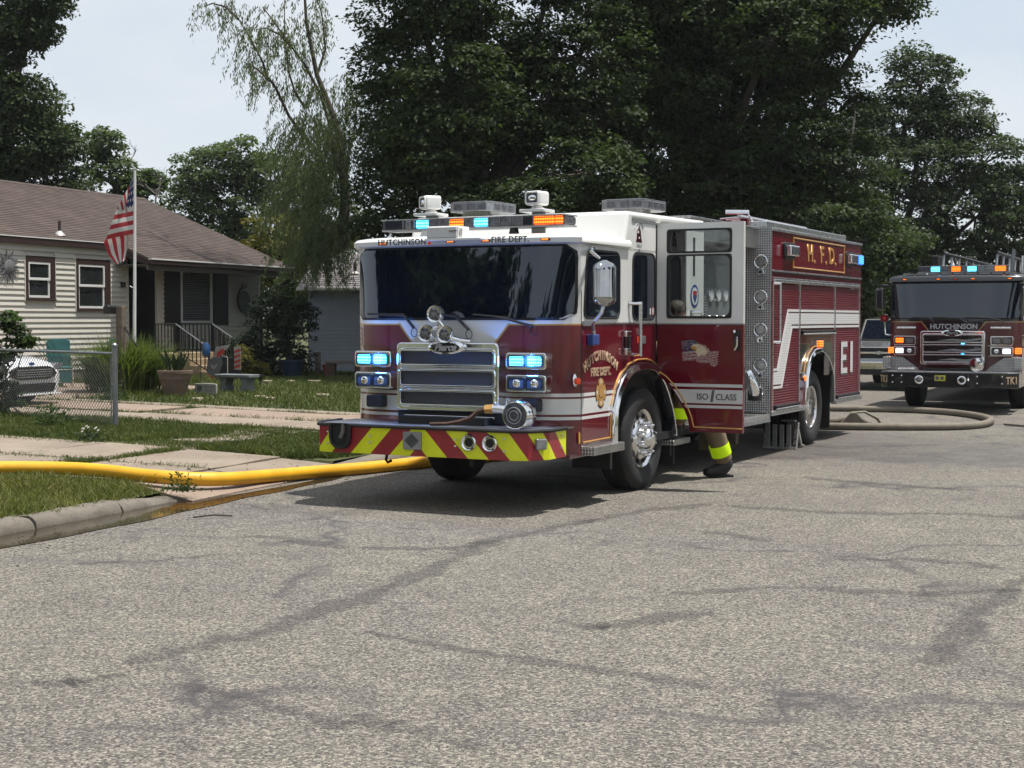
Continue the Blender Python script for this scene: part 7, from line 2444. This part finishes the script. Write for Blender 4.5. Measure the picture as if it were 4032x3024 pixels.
MB().prism(rrect(-0.23, -0.03, 0.625, 0.735, 0.01), 'y', -2.672, -2.66).out('number_plate', 'plate_yellow', bp)
for x in (-0.18, -0.09):
    MB().prism(rrect(x - 0.03, x + 0.03, 0.65, 0.71, 0.006), 'y', -2.674, -2.672).out('plate_mark', 'lettering_grey', bp)
for x in (-0.85, 0.55, 1.0, -1.02):
    for z in (0.72, 0.59):
        MB().lathe([(0.014, 0.0), (0.0, -0.012)], (x, -2.661, z), 'y', 8).out('bolt', 'chrome', bp)
text('lettering', 'TK1', 0.19, 'lettering_tan', bp, (1.17, -2.61, 0.645), rot=(90, 0, 52), off=0.003, xs=0.9)
text('lettering', 'TK1', 0.19, 'lettering_tan', bp, (-1.20, -2.565, 0.645), rot=(90, 0, -52), off=0.003, xs=0.9)
qs = empty('siren', parent=T2)
MB().lathe([(0.0, -0.02), (0.06, -0.03), (0.10, -0.02), (0.128, -0.018), (0.137, 0.0), (0.137, 0.10), (0.12, 0.18), (0.0, 0.2)], (0.50, -2.42, 0.935), 'y', 32).out('shell', 'chrome', qs, sharp=50)
# chassis, wheels, rest of the cab and the ladder
box('chassis', 'undercarriage', T2, -0.5, 0.5, -2.2, 9.5, 0.55, 0.85)
box('front_axle', 'undercarriage', T2, -1.0, 1.0, -0.10, 0.10, 0.40, 0.56)
box('wheel_well', 'undercarriage', T2, -1.1, 1.10, -0.96, 0.74, 0.60, 1.30)
for sd in (1, -1):
    wheel(T2, 0.0, sd * 1.20, 0.54, True, 0.34, sd)
box('body', 'dark_red_paint', T2, -1.24, 1.24, 2.0, 10.0, 0.55, 2.55, 0.02)
ld = empty('aerial_ladder', parent=T2)
lx0, lx1 = -0.42, 0.62
for x in (lx0, lx1):
    MB().box(x - 0.05, x + 0.05, -0.9, 9.0, 2.76, 2.84).out('lower_rail', 'undercarriage', ld)
    MB().tube([(x, -0.6, 3.14), (x, 9.0, 3.14)], 0.035, 6).out('upper_rail', 'iron', ld)
    for k in range(9):
        y = -0.6 + k * 1.05
        MB().tube([(x, y, 2.82), (x, y + 0.14, 3.15)], 0.026, 6).out('upright', 'galvanised', ld)
        MB().tube([(x, y + 0.14, 3.14), (x, y + 1.05, 2.82)], 0.018, 5).out('brace', 'iron', ld)
for k in range(24):
    y = -0.8 + k * 0.40
    MB().tube([(lx0, y, 2.80), (lx1, y, 2.80)], 0.02, 6).out('rung', 'iron', ld)
MB().box(lx0 - 0.25, lx0 - 0.12, -0.5, 0.4, 2.75, 3.1).out('control_box', 'black_plastic', ld, 0.02)
MB().tube([(0.95, -0.9, 2.66), (0.98, -0.88, 3.18)], 0.035, 8).out('ladder_cradle', 'galvanised', T2)
MB().tube([(1.15, -0.9, 2.66), (1.15, -0.88, 3.05)], 0.025, 8).out('ladder_cradle', 'aluminium', T2)
MB().lathe([(0.10, 0), (0.10, 0.10), (0.06, 0.16), (0.0, 0.17)], (0.25, -1.2, 2.72), 'z', 16).out('roof_lamp', 'black_plastic', T2)

# ------------------------------------------------------------------ pickup parked beyond
PK = empty('pickup_truck', (9.35, 37.5, 0), -TH2, 'silver-white pickup truck partly hidden between the two fire trucks', 'pickup truck')
MB().prism([(-0.2, 0.50), (-0.2, 0.95), (-0.12, 1.10), (1.15, 1.22), (1.55, 1.28), (5.4, 1.28), (5.4, 0.50)], 'x', -0.98, 0.98).out('body', 'car_silver', PK, 0.06, seg=3)
MB().prism([(1.30, 1.26), (2.05, 1.80), (3.2, 1.86), (3.6, 1.80), (3.8, 1.26)], 'x', -0.84, 0.84).out('cabin', 'car_silver', PK, 0.05, seg=3)
MB().prism([(1.305, 1.29), (1.28, 1.30), (1.98, 1.78), (2.02, 1.775)], 'x', -0.76, 0.76).out('windscreen', 'cab_glass', PK)
gk = MB().prism(rrect(-0.72, 0.72, 0.82, 1.08, 0.03), 'y', -0.24, -0.17).out('grille', 'black_plastic', PK, 0.01)
MB().box(-0.76, 0.76, -0.255, -0.20, 0.93, 0.975).out('grille_bar', 'chrome', gk, 0.01)
MB().prism([(-0.13, 0.955), (-0.10, 0.985), (-0.04, 0.985), (-0.03, 1.0), (0.03, 1.0), (0.04, 0.985), (0.13, 0.985), (0.10, 0.925), (0.04, 0.925), (0.03, 0.91), (-0.03, 0.91), (-0.04, 0.925), (-0.12, 0.925)], 'y', -0.275, -0.25).out('emblem', 'aluminium', gk)
MB().box(-1.0, 1.0, -0.34, -0.12, 0.52, 0.74).out('bumper', 'chrome', PK, 0.03)
MB().box(-0.55, 0.55, -0.36, -0.30, 0.40, 0.55).out('air_dam', 'black_plastic', PK, 0.01)
for sgn in (-1, 1):
    MB().prism(rrect(sgn * 0.84 - 0.12, sgn * 0.84 + 0.12, 0.80, 1.05, 0.03), 'y', -0.23, -0.16).out('head_lamp', 'clear_lens', PK, 0.01)
    for y in (0.75, 4.3):
        MB().lathe([(0.20, 0.0), (0.36, 0.0), (0.39, -0.04 * sgn), (0.39, -0.22 * sgn), (0.2, -0.24 * sgn)], (sgn * 1.0, y, 0.39), 'x', 28).out('tyre', 'tyre', PK)

# ------------------------------------------------------------------ white car on the drive
CR = empty('white_car', SW(20.95, -17.55, 0.27), math.atan2(math.sin(TH_S) * -1, math.cos(TH_S)) + R(90), 'white sedan parked on the drive behind the chain-link fence', 'car')
# local -Y points at the street
prof = [(0.00, 0.60, 0.22, 0.62), (0.04, 0.76, 0.18, 0.70), (0.18, 0.86, 0.17, 0.78), (0.45, 0.91, 0.17, 0.86), (0.9, 0.925, 0.17, 0.93), (1.35, 0.925, 0.17, 0.98), (2.4, 0.925, 0.17, 1.02), (3.9, 0.91, 0.18, 1.05), (4.6, 0.84, 0.22, 1.02), (4.78, 0.70, 0.35, 0.92)]
rings = []
for (y, hw, zl, zh) in prof:
    ring = []
    for k in range(24):
        a = 2 * math.pi * k / 24
        c, s_ = math.cos(a), math.sin(a)
        ring.append((hw * math.copysign(abs(c) ** 0.45, c), y, (zl + zh) / 2 + (zh - zl) / 2 * math.copysign(abs(s_) ** 0.5, s_)))
    rings.append(ring)
mb = MB()
loft(mb, rings)
mb.out('body', 'car_white', CR, sharp=50)
mb = MB()
rings = []
for (y, hw, zl, zh) in ((1.30, 0.72, 0.93, 1.00), (1.75, 0.70, 0.95, 1.22), (2.2, 0.64, 0.95, 1.42), (2.9, 0.62, 0.95, 1.46), (3.6, 0.64, 0.95, 1.36), (4.2, 0.70, 0.95, 1.06)):
    ring = []
    for k in range(20):
        a = 2 * math.pi * k / 20
        c, s_ = math.cos(a), math.sin(a)
        ring.append((hw * math.copysign(abs(c) ** 0.6, c), y, (zl + zh) / 2 + (zh - zl) / 2 * math.copysign(abs(s_) ** 0.6, s_)))
    rings.append(ring)
loft(mb, rings)
mb.out('cabin', 'car_white', CR, sharp=50)
MB().grid(lambda u, v: ((u - 0.5) * (1.30 - 0.16 * v), 1.33 + 0.80 * v, 1.02 + 0.385 * v), 8, 4).out('windscreen', 'cab_glass', CR)
for sgn in (-1, 1):
    MB().add([(sgn * 0.715, 1.75, 1.04), (sgn * 0.69, 2.25, 1.34), (sgn * 0.68, 3.35, 1.34), (sgn * 0.715, 3.95, 1.06)], [(0, 1, 2, 3)]).out('side_window', 'cab_glass', CR)
gk = MB().prism([(-0.50, 0.50), (-0.60, 0.56), (-0.53, 0.66), (-0.38, 0.70), (0.38, 0.70), (0.53, 0.66), (0.60, 0.56), (0.50, 0.50), (0.36, 0.47), (-0.36, 0.47)], 'y', -0.035, 0.10).out('grille', 'black_plastic', CR, 0.012)
for z in (0.52, 0.56, 0.60, 0.64):
    MB().box(-0.46, 0.46, -0.045, -0.03, z - 0.008, z + 0.008).out('grille_bar', 'chrome', gk, 0.003)
MB().lathe([(0.075, 0.0), (0.07, -0.014), (0.0, -0.018)], (0, 0.03, 0.745), 'y', 20, 0.42).out('emblem', 'blue_decal', CR)
MB().prism([(-0.52, 0.24), (-0.60, 0.40), (0.60, 0.40), (0.52, 0.24)], 'y', -0.025, 0.1).out('air_intake', 'black_plastic', CR, 0.012)
MB().box(-0.70, 0.70, -0.06, 0.05, 0.19, 0.225).out('chin', 'car_white', CR, 0.01)
for sgn in (-1, 1):
    MB().prism([(sgn * 0.62, 0.62), (sgn * 0.80, 0.66), (sgn * 0.86, 0.74), (sgn * 0.70, 0.75), (sgn * 0.60, 0.70)], 'y', 0.03, 0.22).out('head_lamp', 'clear_lens', CR, 0.01)
    MB().prism(rrect(sgn * 0.74 - 0.07, sgn * 0.74 + 0.07, 0.30, 0.40, 0.02), 'y', 0.0, 0.12).out('fog_lamp', 'chrome', CR, 0.01)
    for y in (0.95, 3.75):
        MB().lathe([(0.16, -0.005 * sgn), (0.30, 0.0), (0.325, -0.03 * sgn), (0.325, -0.2 * sgn), (0.16, -0.2 * sgn)], (sgn * 0.93, y, 0.325), 'x', 28).out('tyre', 'tyre', CR)

# ------------------------------------------------------------------ fire fighter stepping up behind the open door
FF = empty('person', P0, -TH_T, 'person in tan turnout gear with lime bands stepping into the cab behind the open door', 'person')


def skin_mesh(name, mat, pts, edges, parent, sub=2):
    me = bpy.data.meshes.new(name)
    me.from_pydata([p[:3] for p in pts], edges, [])
    me.materials.append(M[mat])
    o = bpy.data.objects.new(name, me)
    COL.objects.link(o)
    o.parent = parent
    sk = o.modifiers.new('skin', 'SKIN')
    sk.use_smooth_shade = True
    dat = me.skin_vertices[0].data
    for i, p in enumerate(pts):
        r = p[3]
        dat[i].radius = r if isinstance(r, tuple) else (r, r)
        dat[i].use_root = i == 0
    ss_ = o.modifiers.new('sub', 'SUBSURF')
    ss_.levels = sub
    ss_.render_levels = sub
    return o


hip = (1.42, 1.28, 0.98)
skin_mesh('body', 'skin', [(1.42, 1.28, 0.98, 0.13), (1.38, 1.20, 1.25, 0.13), (1.32, 1.10, 1.50, 0.14), (1.27, 1.03, 1.66, 0.06), (1.245, 0.99, 1.74, 0.055), (1.22, 0.95, 1.83, 0.09), (1.21, 0.93, 1.91, 0.085),
                           (1.36, 1.36, 0.92, 0.10), (1.48, 1.42, 0.52, 0.07), (1.55, 1.56, 0.12, 0.05), (1.48, 1.20, 0.92, 0.10), (1.31, 0.90, 1.02, 0.07), (1.22, 0.95, 0.60, 0.05),
                           (1.46, 1.05, 1.55, 0.06), (1.42, 0.80, 1.42, 0.05), (1.22, 0.66, 1.50, 0.04), (1.16, 1.12, 1.55, 0.06), (1.02, 0.90, 1.45, 0.05), (0.95, 0.66, 1.55, 0.04)],
          [(0, 1), (1, 2), (2, 3), (3, 4), (4, 5), (5, 6), (0, 7), (7, 8), (8, 9), (0, 10), (10, 11), (11, 12), (2, 13), (13, 14), (14, 15), (2, 16), (16, 17), (17, 18)], FF)
tro = skin_mesh('trousers', 'turnout_tan', [(1.42, 1.27, 1.02, 0.19), (1.40, 1.34, 0.88, 0.145), (1.455, 1.39, 0.62, 0.130), (1.485, 1.43, 0.50, 0.126), (1.515, 1.49, 0.36, 0.112), (1.53, 1.52, 0.26, 0.118), (1.545, 1.555, 0.15, 0.122),
                                      (1.47, 1.18, 0.94, 0.15), (1.34, 0.96, 1.02, 0.13), (1.28, 0.92, 0.98, 0.12), (1.235, 0.94, 0.80, 0.11), (1.22, 0.955, 0.62, 0.11)],
                [(0, 1), (1, 2), (2, 3), (3, 4), (4, 5), (5, 6), (0, 7), (7, 8), (8, 9), (9, 10), (10, 11)], FF)
skin_mesh('coat', 'turnout_tan', [(1.42, 1.27, 0.98, 0.21), (1.38, 1.20, 1.22, 0.20), (1.32, 1.10, 1.48, 0.20), (1.28, 1.04, 1.62, 0.13), (1.265, 1.02, 1.68, 0.10),
                                  (1.47, 1.06, 1.56, 0.11), (1.44, 0.84, 1.42, 0.09), (1.25, 0.70, 1.48, 0.075), (1.15, 1.12, 1.56, 0.11), (1.02, 0.92, 1.45, 0.09), (0.95, 0.70, 1.52, 0.075)],
          [(0, 1), (1, 2), (2, 3), (3, 4), (2, 5), (5, 6), (6, 7), (2, 8), (8, 9), (9, 10)], FF)


def leg_band(a, b_, r, nm_='band', mat='hi_vis'):
    """a reflective band around a limb between two points"""
    a, b_ = Vector(a), Vector(b_)
    mb = MB()
    d = (b_ - a).normalized()
    u = d.orthogonal().normalized()
    w = d.cross(u)
    vs, fs = [], []
    for t, k in ((0, 0.985), (0.06, 1.0), (0.94, 1.0), (1, 0.985)):
        for i in range(24):
            c = 2 * math.pi * i / 24
            vs.append(a.lerp(b_, t) + (u * math.cos(c) + w * math.sin(c)) * r * k)
    for j in range(3):
        for i in range(24):
            k = (i + 1) % 24
            fs.append((j * 24 + i, j * 24 + k, (j + 1) * 24 + k, (j + 1) * 24 + i))
    mb.add(vs, fs)
    return mb.out(nm_, mat, tro, sharp=60)


leg_band((1.507, 1.473, 0.385), (1.528, 1.52, 0.26), 0.117)
leg_band((1.24, 0.935, 0.83), (1.228, 0.945, 0.71), 0.125)
skin_mesh('boot', 'boot_black', [(1.55, 1.57, 0.22, 0.095), (1.555, 1.575, 0.11, 0.09), (1.51, 1.52, 0.085, 0.085), (1.43, 1.43, 0.068, (0.075, 0.062)), (1.36, 1.36, 0.062, (0.066, 0.052)), (1.60, 1.62, 0.075, 0.075)], [(0, 1), (1, 2), (2, 3), (3, 4), (1, 5)], FF)
MB().prism([(-0.05, 0), (0.05, -0.005), (0.062, 0.10), (0.05, 0.23), (0.0, 0.30), (-0.05, 0.25), (-0.055, 0.10)], 'z', 0.0, 0.028).out('boot_sole', 'black_rubber', FF, 0.006)
so = [c for c in FF.children if c.name.startswith('boot_sole')][0]
so.location = (1.61, 1.64, 0.0)
so.rotation_euler = (0, 0, math.atan2(-(1.33 - 1.60), -(1.475 - 1.565)) + R(90) + R(0))
so.rotation_euler = (0, 0, R(135))
skin_mesh('boot', 'boot_black', [(1.22, 0.955, 0.66, 0.07), (1.215, 0.955, 0.56, 0.065), (1.18, 0.90, 0.54, 0.055), (1.10, 0.82, 0.53, (0.05, 0.04))], [(0, 1), (1, 2), (2, 3)], FF)
hr = MB()


def hair_fn(u, v):
    a, b2 = u * 2 * math.pi, (v - 0.15) * math.pi / 1.5
    r = 0.108 + 0.006 * math.sin(a * 7) * math.sin(b2 * 5)
    return (1.205 + r * 0.95 * math.cos(a) * math.cos(b2), 0.93 + r * 1.1 * math.sin(a) * math.cos(b2), 1.905 + r * math.sin(b2))


hr.grid(hair_fn, 25, 12)
hr.out('hair', 'hair_brown', FF, sharp=80)
for i, (x, y, z) in enumerate(((1.235, 0.65, 1.53), (1.235, 0.64, 1.505), (1.235, 0.645, 1.48), (1.235, 0.655, 1.46), (1.25, 0.675, 1.545))):
    pass

# ------------------------------------------------------------------ things in the yard


def patio_chair(s_, n_, rot, label):
    r = empty('patio_chair', SW(s_, n_, zg(n_) + 0.012), rot, label, 'chair', 'teal patio chairs by the house')
    MB().prism([(-0.26, 0.42), (0.26, 0.42), (0.25, 1.0), (0.18, 1.06), (-0.18, 1.06), (-0.25, 1.0)], 'y', 0.24, 0.28).out('backrest', 'teal_mesh', r, 0.012)
    MB().box(-0.27, 0.27, -0.28, 0.26, 0.40, 0.45).out('seat', 'teal_mesh', r, 0.015)
    MB().box(-0.25, 0.25, -0.27, -0.25, 0.10, 0.38).out('apron', 'teal_mesh', r, 0.006)
    for x in (-0.27, 0.27):
        MB().tube([(x, -0.28, 0.0), (x, -0.26, 0.42), (x, -0.22, 0.64), (x, 0.22, 0.66), (x, 0.27, 0.50)], 0.016, 6).out('arm', 'cream_metal', r)
        MB().tube([(x, 0.27, 0.0), (x, 0.26, 0.44)], 0.016, 6).out('leg', 'cream_metal', r)
    return r


patio_chair(26.4, -21.4, R(20), 'teal mesh patio chair nearest the white car')
patio_chair(26.9, -20.5, R(-35), 'teal mesh patio chair nearest the ornamental grass')
wb = MB().lathe([(0.18, 0.0), (0.26, 0.15), (0.28, 0.35), (0.24, 0.48), (0.26, 0.52), (0.22, 0.50)], SW(27.6, -19.9, 0.30), 'z', 24).out('wicker_planter', 'brown_wicker')
tag(wb, 'round brown wicker planter behind the patio chairs', 'planter')
weed('dry_bush', 27.5, -22.6, 0.5, 0.85, 500, 'dead_twig', 'grey dried-out bush against the cream wall behind the car', 0.03, 'bush', 0.4)
weed('dry_stalks', 27.3, -19.6, 0.3, 0.95, 130, 'fountain_grass', 'thin tall stalks rising out of the wicker planter', 0.025, 'plant', 0.25)
weed('plant_clump', 23.0, -17.4, 0.35, 0.42, 260, 'leaf_vine', 'low leafy plants at the foot of the fence post', 0.04, 'plant', 0.6)
PT = empty('flower_pot', (-6.75, 29.6, 0.255), 0, 'large terracotta flower pot with dark canna leaves in front of the ornamental grass', 'flower pot')
MB().lathe([(0.20, 0.0), (0.30, 0.34), (0.315, 0.34), (0.33, 0.46), (0.35, 0.46), (0.355, 0.52), (0.325, 0.525), (0.31, 0.46), (0.0, 0.455)], (0, 0, 0), 'z', 32).out('pot', 'terracotta', PT, sharp=40)
for k in range(13):
    a = k * 2.4
    l_ = 0.34 + 0.16 * ((k * 37) % 10) / 10
    x, y = 0.12 * math.cos(a), 0.12 * math.sin(a)
    ox, oy = math.cos(a) * 0.5 * l_, math.sin(a) * 0.3 * l_
    wx, wy = -math.sin(a) * 0.06, math.cos(a) * 0.06
    MB().add([(x, y, 0.45), (x + ox * 0.4 - wx, y + oy * 0.4 - wy, 0.45 + l_ * 0.6), (x + ox, y + oy, 0.45 + l_ * 1.1), (x + ox * 0.4 + wx, y + oy * 0.4 + wy, 0.45 + l_ * 0.62)], [(0, 1, 2, 3)]).out('leaf', 'leaf_shrub', PT, smooth=False)
SG = empty('yard_sign', (-6.25, 30.2, 0.25), R(-12), 'small white stone yard sign with dark shield in the grass', 'sign')
MB().prism([(-0.23, 0.0), (0.23, 0.0), (0.24, 0.20), (0.215, 0.235), (0.0, 0.245), (-0.22, 0.24), (-0.24, 0.215)], 'y', -0.03, 0.03).out('board', 'sign_white', SG, 0.01)
MB().prism([(-0.18, 0.20), (-0.08, 0.20), (-0.08, 0.11), (-0.13, 0.065), (-0.18, 0.11)], 'y', -0.034, -0.03).out('shield', 'lettering_grey', SG)
text('lettering', 'SUPPORT', 0.062, 'lettering_grey', SG, (0.075, -0.033, 0.165), ex=0.001)
text('lettering', 'BLUE', 0.062, 'lettering_grey', SG, (0.075, -0.033, 0.095), ex=0.001)
BN = empty('stone_bench', (-5.86, 31.5, 0.26), R(-25), 'low grey stone garden bench on the lawn', 'bench')
MB().prism([(-0.44, -0.20), (0.44, -0.20), (0.46, -0.16), (0.46, 0.16), (0.44, 0.20), (-0.44, 0.20), (-0.46, 0.16), (-0.46, -0.16)], 'z', 0.30, 0.37).out('seat', 'slate_stone', BN, 0.015)
for x in (-0.27, 0.27):
    MB().prism([(x - 0.10, 0.0), (x + 0.10, 0.0), (x + 0.06, 0.15), (x + 0.10, 0.30), (x - 0.10, 0.30), (x - 0.06, 0.15)], 'y', -0.15, 0.15).out('leg', 'slate_stone', BN, 0.01)
LS = empty('garden_light', (-5.69, 33.4, 0.27), 0, 'small black solar light on a stake right of the stone bench', 'garden light')
MB().tube([(0, 0, 0), (0, 0, 0.16)], 0.012, 6).out('stake', 'black_plastic', LS)
MB().lathe([(0.03, 0.14), (0.06, 0.24), (0.09, 0.26), (0.09, 0.275), (0.0, 0.285)], (0, 0, 0), 'z', 16).out('shade', 'black_plastic', LS)
BB = empty('blue_bottle_lantern', (-7.27, 35.0, 0.28), 0, 'blue glass lantern hanging from a garden stake by the steps', 'lantern')
MB().tube([(-0.10, 0, 0), (-0.10, 0, 1.0), (-0.02, 0, 1.06), (0.02, 0, 1.0)], 0.010, 6).out('stake', 'iron', BB)
MB().lathe([(0.0, 0.62), (0.08, 0.66), (0.105, 0.76), (0.085, 0.90), (0.05, 0.97), (0.0, 0.98)], (0.03, 0, 0), 'z', 18).out('bottle', 'blue_plastic', BB)
G1 = empty('heart_banner', (-7.12, 35.2, 0.28), R(-15), 'garden banner with a dark heart and pale stars left of the striped one', 'garden banner')
MB().tube([(0.38, 0, 0), (0.38, 0, 0.62), (0.20, 0, 0.68)], 0.010, 6).out('stake', 'cream_metal', G1)
MB().prism([(0.02, 0.58), (0.42, 0.86), (0.44, 0.92), (0.08, 0.86)], 'y', -0.008, 0.008).out('banner_top', 'sign_white', G1)
MB().prism([(-0.17, 0.28), (-0.02, 0.16), (0.16, 0.24), (0.26, 0.48), (0.22, 0.60), (0.05, 0.62), (-0.12, 0.55)], 'y', -0.02, -0.008).out('banner_heart', 'lettering_grey', G1)
MB().prism([(-0.20, 0.30), (-0.02, 0.10), (0.18, 0.20), (0.10, 0.16), (-0.02, 0.14), (-0.14, 0.24)], 'y', -0.024, -0.021).out('banner_edge', 'red_decal', G1)
MB().prism([(0.10, 0.60), (0.32, 0.72), (0.28, 0.84), (0.12, 0.74)], 'y', -0.012, -0.008).out('banner_red', 'red_decal', G1)
MB().prism([(-0.04, 0.38), (0.04, 0.33), (0.13, 0.43), (0.10, 0.46), (0.04, 0.40), (-0.03, 0.46)], 'y', -0.025, -0.0205).out('banner_mark', 'sign_white', G1)
G2 = empty('striped_banner', (-6.62, 35.7, 0.28), R(-20), 'narrow red and white striped garden banner beside the yellow-green shrub', 'garden banner')
MB().tube([(-0.12, 0, 0), (-0.12, 0, 1.0)], 0.010, 6).out('stake', 'iron', G2)
MB().box(-0.10, 0.08, -0.006, 0.006, 0.30, 0.86).out('banner_cloth', 'sign_white', G2)
for k in range(4):
    z0 = 0.32 + k * 0.125
    MB().prism([(-0.10, z0), (0.08, z0 + 0.06), (0.08, z0 + 0.12), (-0.10, z0 + 0.06)], 'y', -0.010, -0.006).out('banner_stripe', 'red_decal', G2)
G3 = MB().box(-0.35, 0.35, -0.02, 0.02, 0.0, 0.60).out('dark_board', 'black_plastic', None, 0.01)
G3.location = (-6.95, 35.9, 0.28)
tag(G3, 'low dark board standing between the two garden banners', 'board')
for k in range(8):
    st = MB().prism([(random.uniform(0.7, 1.1) * 0.17 * math.cos(t), random.uniform(0.7, 1.1) * 0.11 * math.sin(t)) for t in [i * 0.9 for i in range(7)]], 'z', -0.02, 0.055).out('edging_stone', 'pale_stone', None, 0.012)
    s_, n_, w_ = [(30.2, -19.0, 'nearest the banners'), (30.5, -18.6, 'second in the row right of the banners'), (30.9, -18.2, 'third in the row right of the banners'), (31.3, -17.8, 'fourth in the row right of the banners'), (25.3, -15.6, 'lying in the lawn below the bench'), (25.0, -15.2, 'lying in the lawn nearest the drive'), (26.6, -14.9, 'lying alone in the lawn right of the bench'), (24.0, -16.2, 'at the foot of the terracotta pot')][k]
    st.location = SW(s_, n_, zg(n_))
    st.rotation_euler = (0, 0, k)
    tag(st, 'flat pale edging stone ' + w_, 'stone', 'edging stones in the lawn')
BI = empty('blue_bin', (-5.72, 38.4, 0.28), R(-20), 'dark blue open tub standing under the dark shrub', 'tub')
MB().lathe([(0.22, 0.0), (0.30, 0.42), (0.34, 0.42), (0.34, 0.47), (0.29, 0.46), (0.22, 0.06), (0.0, 0.05)], (0, 0, 0), 'z', 24).out('tub', 'bin_blue', BI, sharp=40)
RB = MB().lathe([(0.13, 0.0), (0.20, 0.28), (0.215, 0.30), (0.19, 0.29), (0.0, 0.27)], (-4.85, 39.3, 0.30), 'z', 20).out('red_bucket', 'red_decal')
tag(RB, 'red bucket standing against the blue-grey garage', 'bucket')
PO = box('wooden_post', 'wood_weathered', None, -0.07, 0.07, -0.07, 0.07, 0, 0.62, 0.01)
PO.location = (-5.2, 39.6, 0.30)
tag(PO, 'short weathered wooden post in front of the garage', 'post')
PB = empty('plank_bench', (-4.35, 38.9, 0.30), R(-5), 'rough plank bench on brick-red legs beside the engine', 'bench')
box('seat', 'wood_weathered', PB, -0.55, 0.55, -0.16, 0.16, 0.34, 0.40, 0.008)
for x in (-0.42, 0.35):
    box('leg', 'brown_wicker', PB, x - 0.12, x + 0.12, -0.13, 0.13, 0, 0.34, 0.008)

# far-off trees closing the street
n = 9000
tx = rng.uniform(-60, 95, n)
tz = rng.random(n) ** 0.8 * (3.6 + 2.6 * vnoise(np.stack([tx, tx * 0], 1), 0.12, 3))
tp_ = np.stack([tx, 118 + rng.normal(0, 4, n), tz], 1)
tl = quads_mesh('treeline', leaf_quads(tp_, unit(rng.normal(0, 1, (n, 3)) * np.array([1, 1, 0.3]) + np.array([0, -1, 0.2])), 1.1, aspect=0.9), 'leaf_maple_far')
tag(tl, 'distant low line of trees closing the far end of the street', 'trees', kind='stuff')
for k, (x, y, hgt, sd_) in enumerate(((22.5, 31, 9, 41), (27, 40, 10, 42), (32.5, 50, 10, 43), (38, 60, 11, 44))):
    lob = scatter_lobes((x, y, hgt * 0.52), (2.6, 2.6, hgt * 0.36), 11, 1.8, sd_)
    tree('street_tree', 'street tree on the other side of the road beyond the picture, ' + ['nearest', 'second', 'third', 'farthest'][k] + ' of four', (x, y, 0.1), (x, y, hgt * 0.35), 0.3, lob, 30, 30, 0.42, 'leaf_maple', group='trees across the road', crad=0.75, aspect=0.8)

# thin summer haze in the air
m = bpy.data.materials.new('haze')
m.use_nodes = True
nt = m.node_tree
nt.nodes.remove(nt.nodes['Principled BSDF'])
pv_ = nt.nodes.new('ShaderNodeVolumePrincipled')
pv_.inputs['Color'].default_value = (0.88, 0.93, 1.0, 1)
pv_.inputs['Density'].default_value = 0.0002
nt.links.new(pv_.outputs[0], nt.nodes['Material Output'].inputs['Volume'])
M['haze'] = m
hz_ = MB().box(-950, 950, -550, 1350, -1.5, 26).out('haze', 'haze', smooth=False)
tag(hz_, 'thin pale summer haze filling the street', 'haze', kind='stuff')
